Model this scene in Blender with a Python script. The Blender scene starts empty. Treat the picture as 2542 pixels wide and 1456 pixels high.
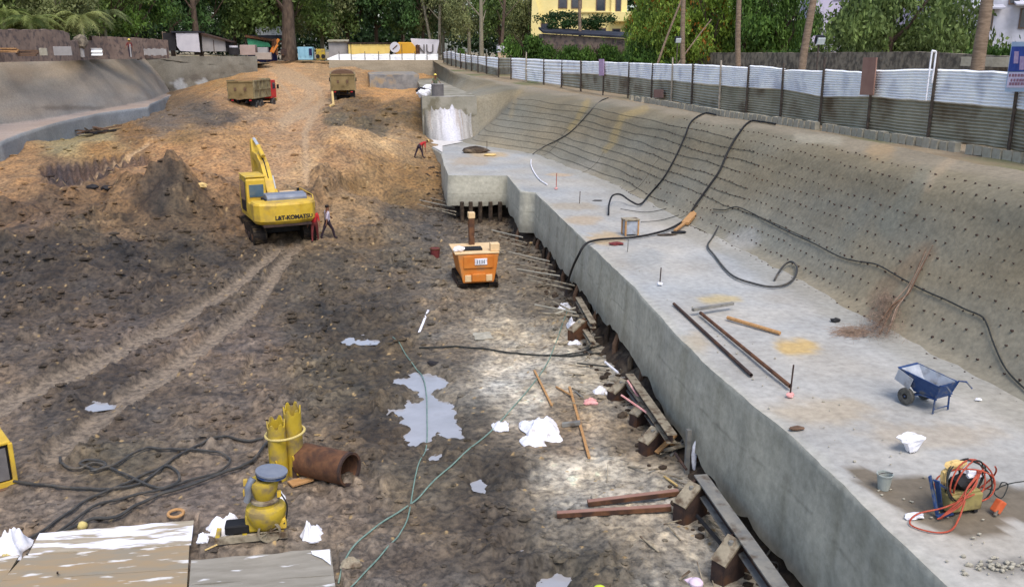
import bpy, bmesh, math, random
import numpy as np
from mathutils import Vector, Matrix, Euler
random.seed(7); np.random.seed(7)
R = math.radians
sc = bpy.context.scene
COL = sc.collection

# ---------------------------------------------------------------- camera, sky, sun, exposure
FPX, CXP, CYP = 2200.0, 1270.5, 728.0          # focal length and centre in reference pixels
PITCH = math.atan(600.0 / FPX); YAW = R(8.48); CAMH = 10.0
cam_d = bpy.data.cameras.new('camera'); cam = bpy.data.objects.new('camera', cam_d); COL.objects.link(cam)
cam.location = (0, 0, CAMH); cam.rotation_euler = (R(90) - PITCH, 0, -YAW)
cam_d.sensor_width = 36; cam_d.lens = 36 * FPX / 2541.0; cam_d.clip_start = 0.1; cam_d.clip_end = 3000
sc.camera = cam
SUN_EL, SUN_AZ = R(60), R(168)                   # azimuth from +Y towards +X
w = bpy.data.worlds.new('World'); sc.world = w; w.use_nodes = True
nt = w.node_tree; bg = nt.nodes['Background']
sky = nt.nodes.new('ShaderNodeTexSky'); sky.sky_type = 'NISHITA'; sky.sun_disc = False
sky.sun_elevation = SUN_EL; sky.sun_rotation = SUN_AZ; sky.air_density = 1.0; sky.dust_density = 2.5; sky.ozone_density = 1.0
nt.links.new(sky.outputs[0], bg.inputs[0]); bg.inputs[1].default_value = 0.13
sun_d = bpy.data.lights.new('sun', 'SUN'); sun_d.energy = 1.15; sun_d.angle = R(28); sun_d.color = (1.0, 0.96, 0.91)
sun = bpy.data.objects.new('sun', sun_d); COL.objects.link(sun)
sd = Vector((math.sin(SUN_AZ) * math.cos(SUN_EL), math.cos(SUN_AZ) * math.cos(SUN_EL), math.sin(SUN_EL)))
sun.rotation_euler = sd.to_track_quat('Z', 'Y').to_euler(); sun.location = (30, 0, 60)
sc.view_settings.view_transform = 'Standard'; sc.view_settings.look = 'None'
sc.view_settings.gamma = 1.0; sc.view_settings.use_curve_mapping = False; sc.view_settings.exposure = 0.9
sc.render.engine = 'CYCLES'

# ---------------------------------------------------------------- surveying: photo pixels <-> places
sp, cp_, sy, cy = math.sin(PITCH), math.cos(PITCH), math.sin(YAW), math.cos(YAW)
FW = np.array([sy * cp_, cy * cp_, -sp]); RT = np.array([cy, -sy, 0.0]); UP = np.cross(RT, FW)
def ray(px, py): return FW + RT * ((px - CXP) / FPX) + UP * ((CYP - py) / FPX)
def at(px, py, z):
    d = ray(px, py); t = (z - CAMH) / d[2]; return Vector((d[0] * t, d[1] * t, z))
def atY(px, py, Y):
    d = ray(px, py); t = Y / d[1]; return Vector((d[0] * t, Y, CAMH + d[2] * t))
def proj(x, y, z):
    x = np.asarray(x, float); y = np.asarray(y, float); z = np.asarray(z, float) - CAMH
    dep = x * FW[0] + y * FW[1] + z * FW[2]; dep = np.where(dep < .1, .1, dep)
    return CXP + FPX * (x * RT[0] + y * RT[1]) / dep, CYP - FPX * (x * UP[0] + y * UP[1] + z * UP[2]) / dep
def zAt(P, py):
    """height on the vertical through P that shows at picture row py"""
    k = (CYP - py) / FPX; x, y = P[0], P[1]
    a = x * UP[0] + y * UP[1] - k * (x * FW[0] + y * FW[1]); b = UP[2] - k * FW[2]
    return CAMH - a / b
def ppm(P):
    return FPX / (P[0] * FW[0] + P[1] * FW[1] + (P[2] - CAMH) * FW[2])

# ---------------------------------------------------------------- noise
def _h(ix, iy, s):
    n = (ix.astype(np.int64) * 374761393 + iy.astype(np.int64) * 668265263 + s * 974634777) & 0xffffffff
    n = ((n ^ (n >> 13)) * 1274126177) & 0xffffffff
    return ((n ^ (n >> 16)) & 0xffff) / 65535.0
def perlin(x, y, s=0):
    x = np.asarray(x, float); y = np.asarray(y, float)
    ix = np.floor(x); iy = np.floor(y); fx = x - ix; fy = y - iy
    u = fx * fx * (3 - 2 * fx); v = fy * fy * (3 - 2 * fy)
    def g(dx, dy):
        a = _h(ix + dx, iy + dy, s) * 2 * math.pi
        return np.cos(a) * (fx - dx) + np.sin(a) * (fy - dy)
    return ((g(0, 0) * (1 - u) + g(1, 0) * u) * (1 - v) + (g(0, 1) * (1 - u) + g(1, 1) * u) * v) * 1.5
def fbm(x, y, s=0, o=4, gain=.5):
    r = 0; a = 1; f = 1; t = 0
    for k in range(o):
        r = r + a * perlin(x * f, y * f, s + k * 17); t += a; a *= gain; f *= 2.03
    return r / t
def worley(x, y, s=0):
    x = np.asarray(x, float); y = np.asarray(y, float)
    ix = np.floor(x); iy = np.floor(y); best = np.full(x.shape, 9.0); val = np.zeros(x.shape)
    for dx in (-1, 0, 1):
        for dy in (-1, 0, 1):
            cx = ix + dx; cyy = iy + dy
            d = (cx + _h(cx, cyy, s) - x) ** 2 + (cyy + _h(cx, cyy, s + 5) - y) ** 2
            m = d < best; best = np.where(m, d, best); val = np.where(m, _h(cx, cyy, s + 9), val)
    return np.sqrt(best), val
def sstep(a, b, x):
    t = np.clip((x - a) / (b - a), 0, 1); return t * t * (3 - 2 * t)
def lin(c):
    c = np.asarray(c, float) / 255.0
    return np.where(c <= .04045, c / 12.92, ((c + .055) / 1.055) ** 2.4)
def seg_dist(x, y, pts):
    """distance to a polyline"""
    best = np.full(np.shape(x), 1e9)
    for (ax, ay), (bx, by) in zip(pts[:-1], pts[1:]):
        dx, dy = bx - ax, by - ay
        t = np.clip(((x - ax) * dx + (y - ay) * dy) / (dx * dx + dy * dy + 1e-9), 0, 1)
        best = np.minimum(best, np.hypot(x - ax - t * dx, y - ay - t * dy))
    return best
def in_poly(x, y, pts):
    r = np.zeros(np.shape(x), bool); n = len(pts)
    for i in range(n):
        ax, ay = pts[i]; bx, by = pts[(i + 1) % n]
        c = ((ay > y) != (by > y)) & (x < (bx - ax) * (y - ay) / (by - ay + 1e-12) + ax)
        r ^= c
    return r

# ---------------------------------------------------------------- materials
def _n(t, k, **kw):
    n = t.nodes.new(k)
    for a, b in kw.items(): setattr(n, a, b)
    return n
def M(name, c1, c2=None, scale=4.0, rough=.85, metal=0.0, bump=0.0, bscale=None, ramp=(.35, .65), attr=False,
      stretch=None, c3=None, s3=1.0, ramp3=(.5, .6), spec=.3, trans=0.0, geo=False, brick=None, wave=None):
    """procedural material: c1/c2 mixed by noise, c3 as blotches on top; attr multiplies in the mesh colour"""
    m = bpy.data.materials.new(name); m.use_nodes = True; t = m.node_tree
    b = t.nodes['Principled BSDF']; b.inputs['Roughness'].default_value = rough
    b.inputs['Metallic'].default_value = metal; b.inputs['Specular IOR Level'].default_value = spec
    c1 = tuple(lin(c1)) + (1,); c2 = tuple(lin(c2)) + (1,) if c2 is not None else c1
    if geo: co = _n(t, 'ShaderNodeNewGeometry').outputs['Position']
    else: co = _n(t, 'ShaderNodeTexCoord').outputs['Object']
    mp = _n(t, 'ShaderNodeMapping'); t.links.new(co, mp.inputs[0])
    if stretch: mp.inputs['Scale'].default_value = stretch
    n1 = _n(t, 'ShaderNodeTexNoise'); n1.inputs['Scale'].default_value = scale; n1.inputs['Detail'].default_value = 7
    n1.inputs['Roughness'].default_value = .62
    t.links.new(mp.outputs[0], n1.inputs[0])
    cr = _n(t, 'ShaderNodeValToRGB'); cr.color_ramp.elements[0].position = ramp[0]; cr.color_ramp.elements[1].position = ramp[1]
    cr.color_ramp.elements[0].color = c1; cr.color_ramp.elements[1].color = c2
    t.links.new(n1.outputs[0], cr.inputs[0]); out = cr.outputs[0]
    if c3 is not None:
        n3 = _n(t, 'ShaderNodeTexNoise'); n3.inputs['Scale'].default_value = s3; n3.inputs['Detail'].default_value = 5
        t.links.new(mp.outputs[0], n3.inputs[0])
        r3 = _n(t, 'ShaderNodeMapRange'); r3.inputs[1].default_value = ramp3[0]; r3.inputs[2].default_value = ramp3[1]
        t.links.new(n3.outputs[0], r3.inputs[0])
        mx = _n(t, 'ShaderNodeMix', data_type='RGBA'); t.links.new(r3.outputs[0], mx.inputs[0])
        t.links.new(out, mx.inputs[6]); mx.inputs[7].default_value = tuple(lin(c3)) + (1,); out = mx.outputs[2]
    if attr:
        at_ = _n(t, 'ShaderNodeAttribute'); at_.attribute_name = 'col'
        mx = _n(t, 'ShaderNodeMix', data_type='RGBA', blend_type='MULTIPLY'); mx.inputs[0].default_value = 1
        t.links.new(at_.outputs[0], mx.inputs[6]); t.links.new(out, mx.inputs[7])
        sc_ = _n(t, 'ShaderNodeVectorMath', operation='SCALE'); sc_.inputs['Scale'].default_value = 1.0
        t.links.new(mx.outputs[2], sc_.inputs[0]); out = sc_.outputs[0]
    t.links.new(out, b.inputs['Base Color'])
    if bump:
        nb = _n(t, 'ShaderNodeTexNoise'); nb.inputs['Scale'].default_value = bscale or scale * 4; nb.inputs['Detail'].default_value = 6
        t.links.new(mp.outputs[0], nb.inputs[0])
        bp = _n(t, 'ShaderNodeBump'); bp.inputs['Distance'].default_value = bump; bp.inputs['Strength'].default_value = 1.0
        t.links.new(nb.outputs[0], bp.inputs['Height']); t.links.new(bp.outputs[0], b.inputs['Normal'])
    if trans:
        b.inputs['Subsurface Weight'].default_value = 0
        tr = _n(t, 'ShaderNodeBsdfTranslucent'); t.links.new(out, tr.inputs[0])
        ms = _n(t, 'ShaderNodeMixShader'); ms.inputs[0].default_value = trans
        t.links.new(b.outputs[0], ms.inputs[1]); t.links.new(tr.outputs[0], ms.inputs[2])
        t.links.new(ms.outputs[0], t.nodes['Material Output'].inputs[0])
    return m
W3 = (255, 255, 255)
MAT = dict(
    mud=M('mud', (158, 158, 160), W3, scale=5.5, attr=True, rough=.7, bump=.035, bscale=13, geo=True, spec=.4, ramp=(.36, .6)),
    clod=M('clod', (190, 190, 190), W3, scale=9, attr=True, rough=.85, bump=.01, bscale=30, geo=True),
    shot=M('shotcrete', (205, 205, 205), W3, scale=7, ramp=(.25, .75), attr=True, rough=.92, bump=.022, bscale=6, geo=True, spec=.2),
    conc=M('concrete', (206, 206, 205), W3, scale=5, ramp=(.25, .75), attr=True, rough=.8, bump=.008, bscale=14, geo=True, spec=.3),
    ground=M('street_earth', (128, 112, 88), (150, 135, 112), scale=.6, rough=.95, bump=.05, bscale=5, c3=(92, 98, 62), s3=.15, ramp3=(.52, .66), geo=True),
    water=M('puddle_water', (150, 149, 150), (166, 165, 168), scale=.7, rough=.06, spec=1.0, geo=True, c3=(138, 132, 128), s3=.8, ramp3=(.55, .85)),  # pale base colour stands in for bright sky reflected by the water
    zinc=M('new_zinc_sheet', (253, 252, 248), (240, 240, 242), scale=1.3, rough=.5, metal=.0, c3=(196, 198, 208), s3=.9, ramp3=(.52, .75), geo=True),
    zinc_dull=M('dull_zinc_sheet', (150, 144, 124), (178, 172, 152), scale=.8, rough=.6, metal=.15, c3=(116, 100, 78), s3=.7, ramp3=(.5, .7), geo=True),
    slopeline=M('slope_line_grey', (92, 88, 76), (110, 104, 90), scale=6),  # own grey of the thin mesh wire and joint lines on the slope
    post=M('weathered_post', (62, 54, 50), (92, 80, 70), scale=6, rough=.85, bump=.01),
    pole=M('palm_trunk', (112, 94, 78), (146, 126, 106), scale=2.5, stretch=(1, 1, 5), rough=.9, bump=.03),
    block=M('cement_block', (150, 144, 128), (172, 166, 150), scale=3, rough=.9, bump=.01),
    stone=M('rubble_stone', (92, 84, 74), (142, 130, 112), scale=2.2, rough=.95, bump=.06, bscale=4, ramp=(.42, .58), geo=True),
    brickw=M('weathered_brick_wall', (118, 100, 90), (142, 122, 108), scale=.7, rough=.95, bump=.03, c3=(96, 84, 80), s3=2.2, ramp3=(.5, .62), geo=True),
    yellow=M('machine_yellow', (198, 160, 44), (212, 178, 64), scale=2.5, rough=.5, spec=.4, c3=(158, 130, 72), s3=1.6, ramp3=(.5, .72)),
    yellow_dirty=M('muddy_yellow', (174, 148, 42), (194, 166, 56), scale=3, rough=.6, c3=(136, 118, 76), s3=3.0, ramp3=(.46, .62), bump=.004),
    orange=M('machine_orange', (196, 112, 40), (208, 130, 54), scale=1.5, rough=.6, c3=(160, 124, 88), s3=1.6, ramp3=(.55, .75)),
    cream=M('cream_paint', (226, 196, 150), (212, 180, 134), scale=2, rough=.6),
    track=M('track_steel', (26, 22, 20), (46, 38, 32), scale=5, rough=.7, metal=.3, c3=(98, 82, 60), s3=2.5, ramp3=(.5, .7)),
    black=M('black_rubber', (22, 22, 24), (34, 33, 34), scale=5, rough=.65),
    hose=M('hose_rubber', (50, 50, 50), (74, 72, 68), scale=5, rough=.5, c3=(104, 94, 80), s3=2, ramp3=(.55, .75)),
    glass=M('window_glass', (60, 84, 100), (84, 104, 116), scale=1, rough=.12, spec=.9),
    hood=M('grey_hood', (112, 118, 132), (138, 142, 150), scale=2, rough=.5, metal=.2),
    chrome=M('cylinder_rod', (226, 224, 220), (200, 198, 194), scale=3, rough=.25, metal=.5),
    red=M('truck_red', (186, 34, 40), (206, 52, 52), scale=2, rough=.45, c3=(150, 90, 70), s3=1.4, ramp3=(.6, .85)),
    tipper=M('tipper_body', (128, 116, 84), (152, 140, 108), scale=1.4, rough=.75, c3=(98, 82, 58), s3=1.6, ramp3=(.5, .7)),
    tailgate=M('muddy_tailgate', (120, 102, 66), (142, 122, 84), scale=1.4, rough=.8, c3=(96, 78, 50), s3=2, ramp3=(.5, .7)),
    rust=M('rusty_steel', (84, 56, 40), (112, 78, 54), scale=5, rough=.85, c3=(64, 46, 38), s3=2.2, ramp3=(.5, .65), bump=.006),
    rustd=M('dark_rusty_steel', (52, 42, 40), (76, 58, 50), scale=5, rough=.85, c3=(98, 66, 42), s3=2.2, ramp3=(.56, .72), bump=.006),
    steelg=M('mud_grey_steel', (118, 118, 116), (146, 142, 132), scale=3, rough=.7, metal=.15, c3=(90, 78, 66), s3=2.5, ramp3=(.54, .7), bump=.004),
    steeltan=M('mud_tan_steel', (138, 128, 108), (164, 152, 130), scale=5, rough=.8, c3=(92, 76, 60), s3=4, ramp3=(.48, .66), bump=.004),
    wood=M('raw_timber', (160, 118, 74), (190, 148, 100), scale=3, stretch=(1, 8, 8), rough=.85, bump=.004),
    woodd=M('dark_timber', (88, 68, 54), (118, 92, 72), scale=3, stretch=(1, 8, 8), rough=.9, bump=.004),
    ply=M('painted_plywood', (146, 134, 114), (170, 158, 138), scale=1.6, stretch=(.7, 3.5, 1), rough=.85, c3=(226, 224, 228), s3=1.1, ramp3=(.47, .53), bump=.004),
    ply2=M('tan_plywood', (158, 134, 100), (138, 130, 114), scale=1.1, stretch=(.6, 2.6, 1), rough=.85, c3=(210, 206, 200), s3=1.9, ramp3=(.6, .66), bump=.004),
    ply3=M('grey_plywood', (128, 122, 110), (150, 144, 132), scale=1.4, stretch=(.6, 2.6, 1), rough=.85, c3=(204, 202, 200), s3=1.9, ramp3=(.64, .68), bump=.004),
    white=M('white_sack', (222, 220, 226), (240, 240, 244), scale=6, rough=.75, c3=(176, 170, 168), s3=5, ramp3=(.55, .75)),
    pink=M('pink_cloth', (206, 140, 136), (226, 176, 170), scale=6, rough=.8),
    rope=M('green_rope', (98, 128, 118), (128, 150, 138), scale=9, rough=.8),
    tanrope=M('tan_rope', (190, 170, 104), (206, 188, 124), scale=30, rough=.85),
    rope_blk=M('black_cable', (34, 38, 36), (52, 52, 48), scale=9, rough=.6),
    bluep=M('barrow_blue', (38, 62, 106), (52, 78, 122), scale=5, rough=.65, c3=(96, 98, 104), s3=5, ramp3=(.52, .66)),
    tray=M('barrow_tray_zinc', (150, 156, 166), (176, 180, 186), scale=5, rough=.6, c3=(120, 118, 116), s3=4, ramp3=(.5, .7)),
    tyre=M('grey_tyre', (66, 66, 64), (96, 94, 88), scale=9, rough=.9),
    redcable=M('red_cable', (148, 58, 44), (178, 84, 58), scale=9, rough=.6),
    olive=M('welder_olive', (138, 126, 76), (160, 146, 96), scale=4, rough=.7, c3=(104, 92, 60), s3=4, ramp3=(.5, .7)),
    orangep=M('orange_plug', (190, 84, 48), (206, 104, 62), scale=5, rough=.6),
    bucketg=M('grey_bucket', (150, 156, 150), (168, 172, 164), scale=5, rough=.7),
    skin=M('skin', (112, 74, 54), (124, 84, 62), scale=6, rough=.6),
    hair=M('black_hair', (20, 16, 16), (30, 24, 22), scale=20, rough=.6),
    c_red=M('red_shirt', (164, 34, 40), (186, 52, 50), scale=5, rough=.9),
    c_lilac=M('pale_checked_shirt', (168, 158, 172), (190, 180, 190), scale=8, rough=.9),
    c_dark=M('dark_cloth', (44, 34, 44), (60, 48, 58), scale=6, rough=.9),
    c_maroon=M('maroon_cloth', (96, 40, 44), (120, 56, 52), scale=6, rough=.9),
    c_green=M('olive_shirt', (86, 92, 70), (104, 108, 84), scale=6, rough=.9),
    c_white=M('white_shirt', (200, 196, 200), (216, 212, 214), scale=6, rough=.9),
    helm=M('yellow_helmet', (226, 200, 86), (236, 212, 104), scale=3, rough=.35, spec=.5),
    lime=M('lime_helmet', (196, 214, 40), (208, 224, 60), scale=3, rough=.35, spec=.5),
    cap=M('pale_pink_cap', (206, 178, 196), (224, 204, 214), scale=6, rough=.6),
    brown=M('dead_brush', (118, 100, 86), (146, 124, 106), scale=6, rough=.95),
    straw=M('straw', (200, 168, 108), (214, 186, 126), scale=14, rough=.95),
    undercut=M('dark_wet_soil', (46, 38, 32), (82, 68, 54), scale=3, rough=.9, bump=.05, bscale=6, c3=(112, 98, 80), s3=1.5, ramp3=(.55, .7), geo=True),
    bark=M('bark', (66, 54, 46), (100, 84, 70), scale=2, stretch=(2, 2, .6), rough=.95, bump=.05),
    barkpale=M('pale_bark', (120, 112, 96), (146, 138, 118), scale=2, stretch=(2, 2, .6), rough=.95, bump=.03),
    leaf=M('foliage', (190, 190, 190), W3, scale=.35, attr=True, rough=.6, trans=.3, geo=True, spec=.25, ramp=(.4, .6)),
    housey=M('yellow_wall', (226, 206, 138), (236, 218, 152), scale=.8, rough=.85),
    housew=M('grey_white_wall', (182, 182, 194), (198, 198, 208), scale=.6, rough=.85, c3=(156, 156, 164), s3=.5, ramp3=(.5, .7)),
    housep=M('pale_violet_wall', (190, 180, 204), (204, 196, 214), scale=.6, rough=.85),
    darkroof=M('dark_roof', (32, 34, 44), (52, 54, 62), scale=1, rough=.7),
    winfr=M('window_frame', (96, 78, 70), (112, 92, 82), scale=2, rough=.7),
    winglass=M('dark_pane', (38, 44, 58), (60, 64, 76), scale=1, rough=.15, spec=.8),
    green=M('green_tarpaulin', (62, 142, 104), (78, 160, 120), scale=2, rough=.7, bump=.02),
    hutgrey=M('hut_sheet', (142, 138, 136), (164, 160, 158), scale=.8, rough=.8),
    hutwhite=M('hut_white', (186, 182, 188), (202, 198, 202), scale=.8, rough=.8),
    ctan=M('yellow_container', (222, 192, 108), (232, 204, 122), scale=.8, rough=.7),
    corange=M('orange_tank', (204, 150, 42), (216, 164, 54), scale=.8, rough=.6),
    cblue=M('blue_tanker', (124, 170, 190), (146, 190, 206), scale=.8, rough=.6),
    navy=M('navy_tarpaulin', (26, 26, 62), (40, 38, 80), scale=1, rough=.8),
    banner=M('banner_white', (196, 192, 198), (210, 206, 210), scale=.8, rough=.8),
    ink=M('dark_ink', (36, 34, 36), (48, 46, 48), scale=3, rough=.8),
    inkred=M('red_ink', (196, 120, 132), (206, 134, 144), scale=20, rough=.8),
    posterblue=M('poster_blue', (44, 66, 140), (60, 84, 166), scale=4, rough=.6),
    posterpink=M('poster_pink', (176, 140, 178), (200, 176, 200), scale=9, rough=.6),
    signframe=M('pale_blue_frame', (168, 186, 206), (184, 200, 216), scale=3, rough=.6),
    signbrown=M('brown_board', (138, 104, 92), (152, 118, 104), scale=2, rough=.85),
    backc=M('dull_steel_plate', (96, 92, 92), (112, 108, 106), scale=3, rough=.8),
    lightm=M('lamp_glass', (196, 204, 204), (214, 220, 220), scale=2, rough=.3),
)

# ---------------------------------------------------------------- mesh building
def rotz(a): return Matrix.Rotation(a, 3, 'Z')
class MB:
    def __init__(s): s.v = []; s.f = []
    def add(s, vs, fs):
        o = len(s.v); s.v += [tuple(p) for p in vs]; s.f += [tuple(i + o for i in f) for f in fs]; return s
    def box(s, c, d, rot=None, taper=1.0, shift=(0, 0)):
        c = Vector(c); hx, hy, hz = d[0] / 2, d[1] / 2, d[2] / 2; vs = []
        for z in (-1, 1):
            k = taper if z > 0 else 1; ox, oy = shift if z > 0 else (0, 0)
            for x, y in ((-1, -1), (1, -1), (1, 1), (-1, 1)):
                p = Vector((x * hx * k + ox, y * hy * k + oy, z * hz))
                if rot is not None: p = rot @ p
                vs.append(c + p)
        return s.add(vs, [(3, 2, 1, 0), (4, 5, 6, 7), (0, 1, 5, 4), (1, 2, 6, 5), (2, 3, 7, 6), (3, 0, 4, 7)])
    def bar(s, a, b, wd, ht=None, upv=(0, 0, 1)):
        a = Vector(a); b = Vector(b); ht = ht or wd; d = (b - a); L = d.length; d.normalize()
        u = Vector(upv); sd_ = d.cross(u)
        if sd_.length < 1e-4: sd_ = d.cross(Vector((1, 0, 0)))
        sd_.normalize(); u = sd_.cross(d)
        m = Matrix((sd_, d, u)).transposed()
        return s.box((a + b) / 2, (wd, L, ht), m)
    def cyl(s, a, b, r0, r1=None, n=12, caps=True):
        a = Vector(a); b = Vector(b); r1 = r0 if r1 is None else r1; d = (b - a).normalized()
        x = d.orthogonal().normalized(); y = d.cross(x); vs = []
        for p, r in ((a, r0), (b, r1)):
            for i in range(n):
                t = 2 * math.pi * i / n; vs.append(p + x * math.cos(t) * r + y * math.sin(t) * r)
        fs = [(i, (i + 1) % n, n + (i + 1) % n, n + i) for i in range(n)]
        if caps: fs += [tuple(range(n - 1, -1, -1)), tuple(range(n, 2 * n))]
        return s.add(vs, fs)
    def ring(s, a, b, ro, ri, n=16):
        a = Vector(a); b = Vector(b); d = (b - a).normalized(); x = d.orthogonal().normalized(); y = d.cross(x); vs = []
        for p in (a, b):
            for r in (ro, ri):
                for i in range(n):
                    t = 2 * math.pi * i / n; vs.append(p + x * math.cos(t) * r + y * math.sin(t) * r)
        fs = []
        for i in range(n):
            j = (i + 1) % n
            fs += [(i, j, 2 * n + j, 2 * n + i), (n + j, n + i, 3 * n + i, 3 * n + j), (j, i, n + i, n + j), (2 * n + i, 2 * n + j, 3 * n + j, 3 * n + i)]
        return s.add(vs, fs)
    def tube(s, pts, r, n=6, caps=True):
        pts = [Vector(p) for p in pts]; N = len(pts); vs = []; pr = None
        for i, p in enumerate(pts):
            d = (pts[min(i + 1, N - 1)] - pts[max(i - 1, 0)])
            if d.length < 1e-6: d = Vector((0, 0, 1))
            d.normalize()
            x = d.orthogonal().normalized() if pr is None else (pr - d * pr.dot(d))
            if x.length < 1e-4: x = d.orthogonal()
            x.normalize(); pr = x; y = d.cross(x); rr = r[i] if isinstance(r, (list, tuple)) else r
            for k in range(n):
                t = 2 * math.pi * k / n; vs.append(p + x * math.cos(t) * rr + y * math.sin(t) * rr)
        fs = [(i * n + k, i * n + (k + 1) % n, (i + 1) * n + (k + 1) % n, (i + 1) * n + k) for i in range(N - 1) for k in range(n)]
        if caps: fs += [tuple(range(n - 1, -1, -1)), tuple((N - 1) * n + k for k in range(n))]
        return s.add(vs, fs)
    def lathe(s, prof, c=(0, 0, 0), n=20):
        vs = []
        for r, z in prof:
            for i in range(n):
                t = 2 * math.pi * i / n; vs.append((c[0] + r * math.cos(t), c[1] + r * math.sin(t), c[2] + z))
        fs = [(j * n + i, j * n + (i + 1) % n, (j + 1) * n + (i + 1) % n, (j + 1) * n + i) for j in range(len(prof) - 1) for i in range(n)]
        fs += [tuple(range(n - 1, -1, -1)), tuple((len(prof) - 1) * n + i for i in range(n))]
        return s.add(vs, fs)
    def prism(s, prof, x0, x1, axis='x'):
        """profile in (y,z) extruded along x, or (x,z) along y, or (x,y) along z"""
        n = len(prof); vs = []
        for t in (x0, x1):
            for a, b in prof:
                vs.append({'x': (t, a, b), 'y': (a, t, b), 'z': (a, b, t)}[axis])
        fs = [(i, (i + 1) % n, n + (i + 1) % n, n + i) for i in range(n)] + [tuple(range(n - 1, -1, -1)), tuple(range(n, 2 * n))]
        return s.add(vs, fs)
    def lump(s, c, rad, seed=0, amp=.25, sub=2, fl=None):
        bm = bmesh.new(); bmesh.ops.create_icosphere(bm, subdivisions=sub, radius=1)
        rs = random.Random(seed); off = (rs.random() * 50, rs.random() * 50)
        vs = []
        for v in bm.verts:
            p = v.co; k = 1 + amp * float(fbm((p.x + p.z * .7) * 1.7 + off[0], (p.y - p.z * .6) * 1.7 + off[1], seed, 3)) * 1.6
            q = Vector((p.x * rad[0] * k, p.y * rad[1] * k, p.z * rad[2] * k))
            if fl is not None and q.z < fl: q.z = fl
            vs.append(Vector(c) + q)
        s.add(vs, [tuple(v.index for v in f.verts) for f in bm.faces]); bm.free(); return s
    def mesh(s, name, mat, smooth=False):
        me = bpy.data.meshes.new(name); me.from_pydata(s.v, [], s.f); me.materials.append(MAT[mat] if isinstance(mat, str) else mat)
        bm = bmesh.new(); bm.from_mesh(me); bmesh.ops.recalc_face_normals(bm, faces=bm.faces); bm.to_mesh(me); bm.free()
        if smooth:
            me.polygons.foreach_set('use_smooth', [True] * len(me.polygons))
            try: me.set_sharp_from_angle(angle=R(38))
            except Exception: pass
        me.update(); return me
    def build(s, name, mat, parent=None, smooth=False, bevel=0, loc=None):
        o = bpy.data.objects.new(name, s.mesh(name, mat, smooth)); COL.objects.link(o)
        if parent: o.parent = parent
        if loc is not None: o.location = loc
        if bevel:
            b = o.modifiers.new('bevel', 'BEVEL'); b.width = bevel; b.segments = 2; b.limit_method = 'ANGLE'; b.angle_limit = R(40)
        return o
def tag(o, label, cat, group=None):
    o['label'] = label; o['category'] = cat
    if group: o['group'] = group
    return o
def struct(o): o['kind'] = 'structure'; return o
def thing(name, label, cat, loc=(0, 0, 0), rz=0, group=None):
    o = bpy.data.objects.new(name, None); COL.objects.link(o); o.empty_display_size = .2
    o.location = loc; o.rotation_euler = (0, 0, rz); return tag(o, label, cat, group)
def copy_tree(o, parent=None):
    c = o.copy(); COL.objects.link(c); c.parent = parent
    for ch in list(o.children): copy_tree(ch, c)
    return c
def np_mesh(name, V, F, mat, col=None, parent=None, smooth=True):
    """V (n,3), F (m,3|4) arrays, col (n,3)"""
    me = bpy.data.meshes.new(name); V = np.ascontiguousarray(V, np.float32); F = np.ascontiguousarray(F, np.int32); k = F.shape[1]
    me.vertices.add(len(V)); me.vertices.foreach_set('co', V.ravel())
    me.loops.add(F.size); me.loops.foreach_set('vertex_index', F.ravel())
    me.polygons.add(len(F)); me.polygons.foreach_set('loop_start', np.arange(0, F.size, k, dtype=np.int32))
    me.update(calc_edges=True)
    me.polygons.foreach_set('use_smooth', np.full(len(F), smooth))
    if col is not None:
        a = me.color_attributes.new('col', 'FLOAT_COLOR', 'POINT')
        c4 = np.ones((len(V), 4), np.float32); c4[:, :3] = col; a.data.foreach_set('color', c4.ravel())
    me.materials.append(MAT[mat] if isinstance(mat, str) else mat); me.validate()
    o = bpy.data.objects.new(name, me); COL.objects.link(o)
    if parent: o.parent = parent
    return o
def grid_faces(nr, nc, closed=False):
    i = np.arange(nr - 1)[:, None]; j = np.arange(nc - 1)[None, :]; a = i * nc + j
    return np.stack([a, a + 1, a + nc + 1, a + nc], -1).reshape(-1, 4)
def spline(pts, n=8):
    P = [Vector(p) for p in pts]; out = []
    for i in range(len(P) - 1):
        p0 = P[max(i - 1, 0)]; p1 = P[i]; p2 = P[i + 1]; p3 = P[min(i + 2, len(P) - 1)]
        for k in range(n):
            t = k / n
            out.append(.5 * ((2 * p1) + (p2 - p0) * t + (2 * p0 - 5 * p1 + 4 * p2 - p3) * t * t + (3 * p1 - p0 - 3 * p2 + p3) * t ** 3))
    return out + [P[-1]]
# ================================================================ THE PIT: survey points
ZB = 3.0                       # height of the right bench above the pit floor
ZL = 4.5                       # height of the left bench
def zstreet(Y): return 6.8 + 1.9 * np.clip((np.asarray(Y, float) - 72) / 64.0, 0, 1)
def on_street(px, py):
    z = 7.0
    for _ in range(12):
        P = at(px, py, z); z = .5 * z + .5 * float(zstreet(P.y))
    return at(px, py, z)
edge_px = [(1038, 346), (1060, 360), (1085, 374), (1096, 381), (1102, 409), (1113, 435), (1259, 436), (1275, 455), (1293, 475), (1328, 478), (1375, 523), (1420, 567),
           (1466, 610), (1515, 656), (1575, 713), (1625, 769), (1677, 828), (1756, 907), (1858, 997), (1957, 1073), (2093, 1202), (2197, 1304), (2353, 1456), (2600, 1690)]
EDGE = [at(x, y, ZB) for x, y in edge_px]
foot_px = [(1110, 352), (1174, 362), (1250, 372), (1326, 385), (1400, 417), (1500, 452), (1578, 494), (1679, 552), (1800, 612), (1962, 698), (2218, 845), (2371, 926), (2513, 1004), (2700, 1110)]
FOOT = [at(x, y, ZB) for x, y in foot_px][::-1]
FY = np.array([p.y for p in FOOT]); FX = np.array([p.x for p in FOOT])
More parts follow.
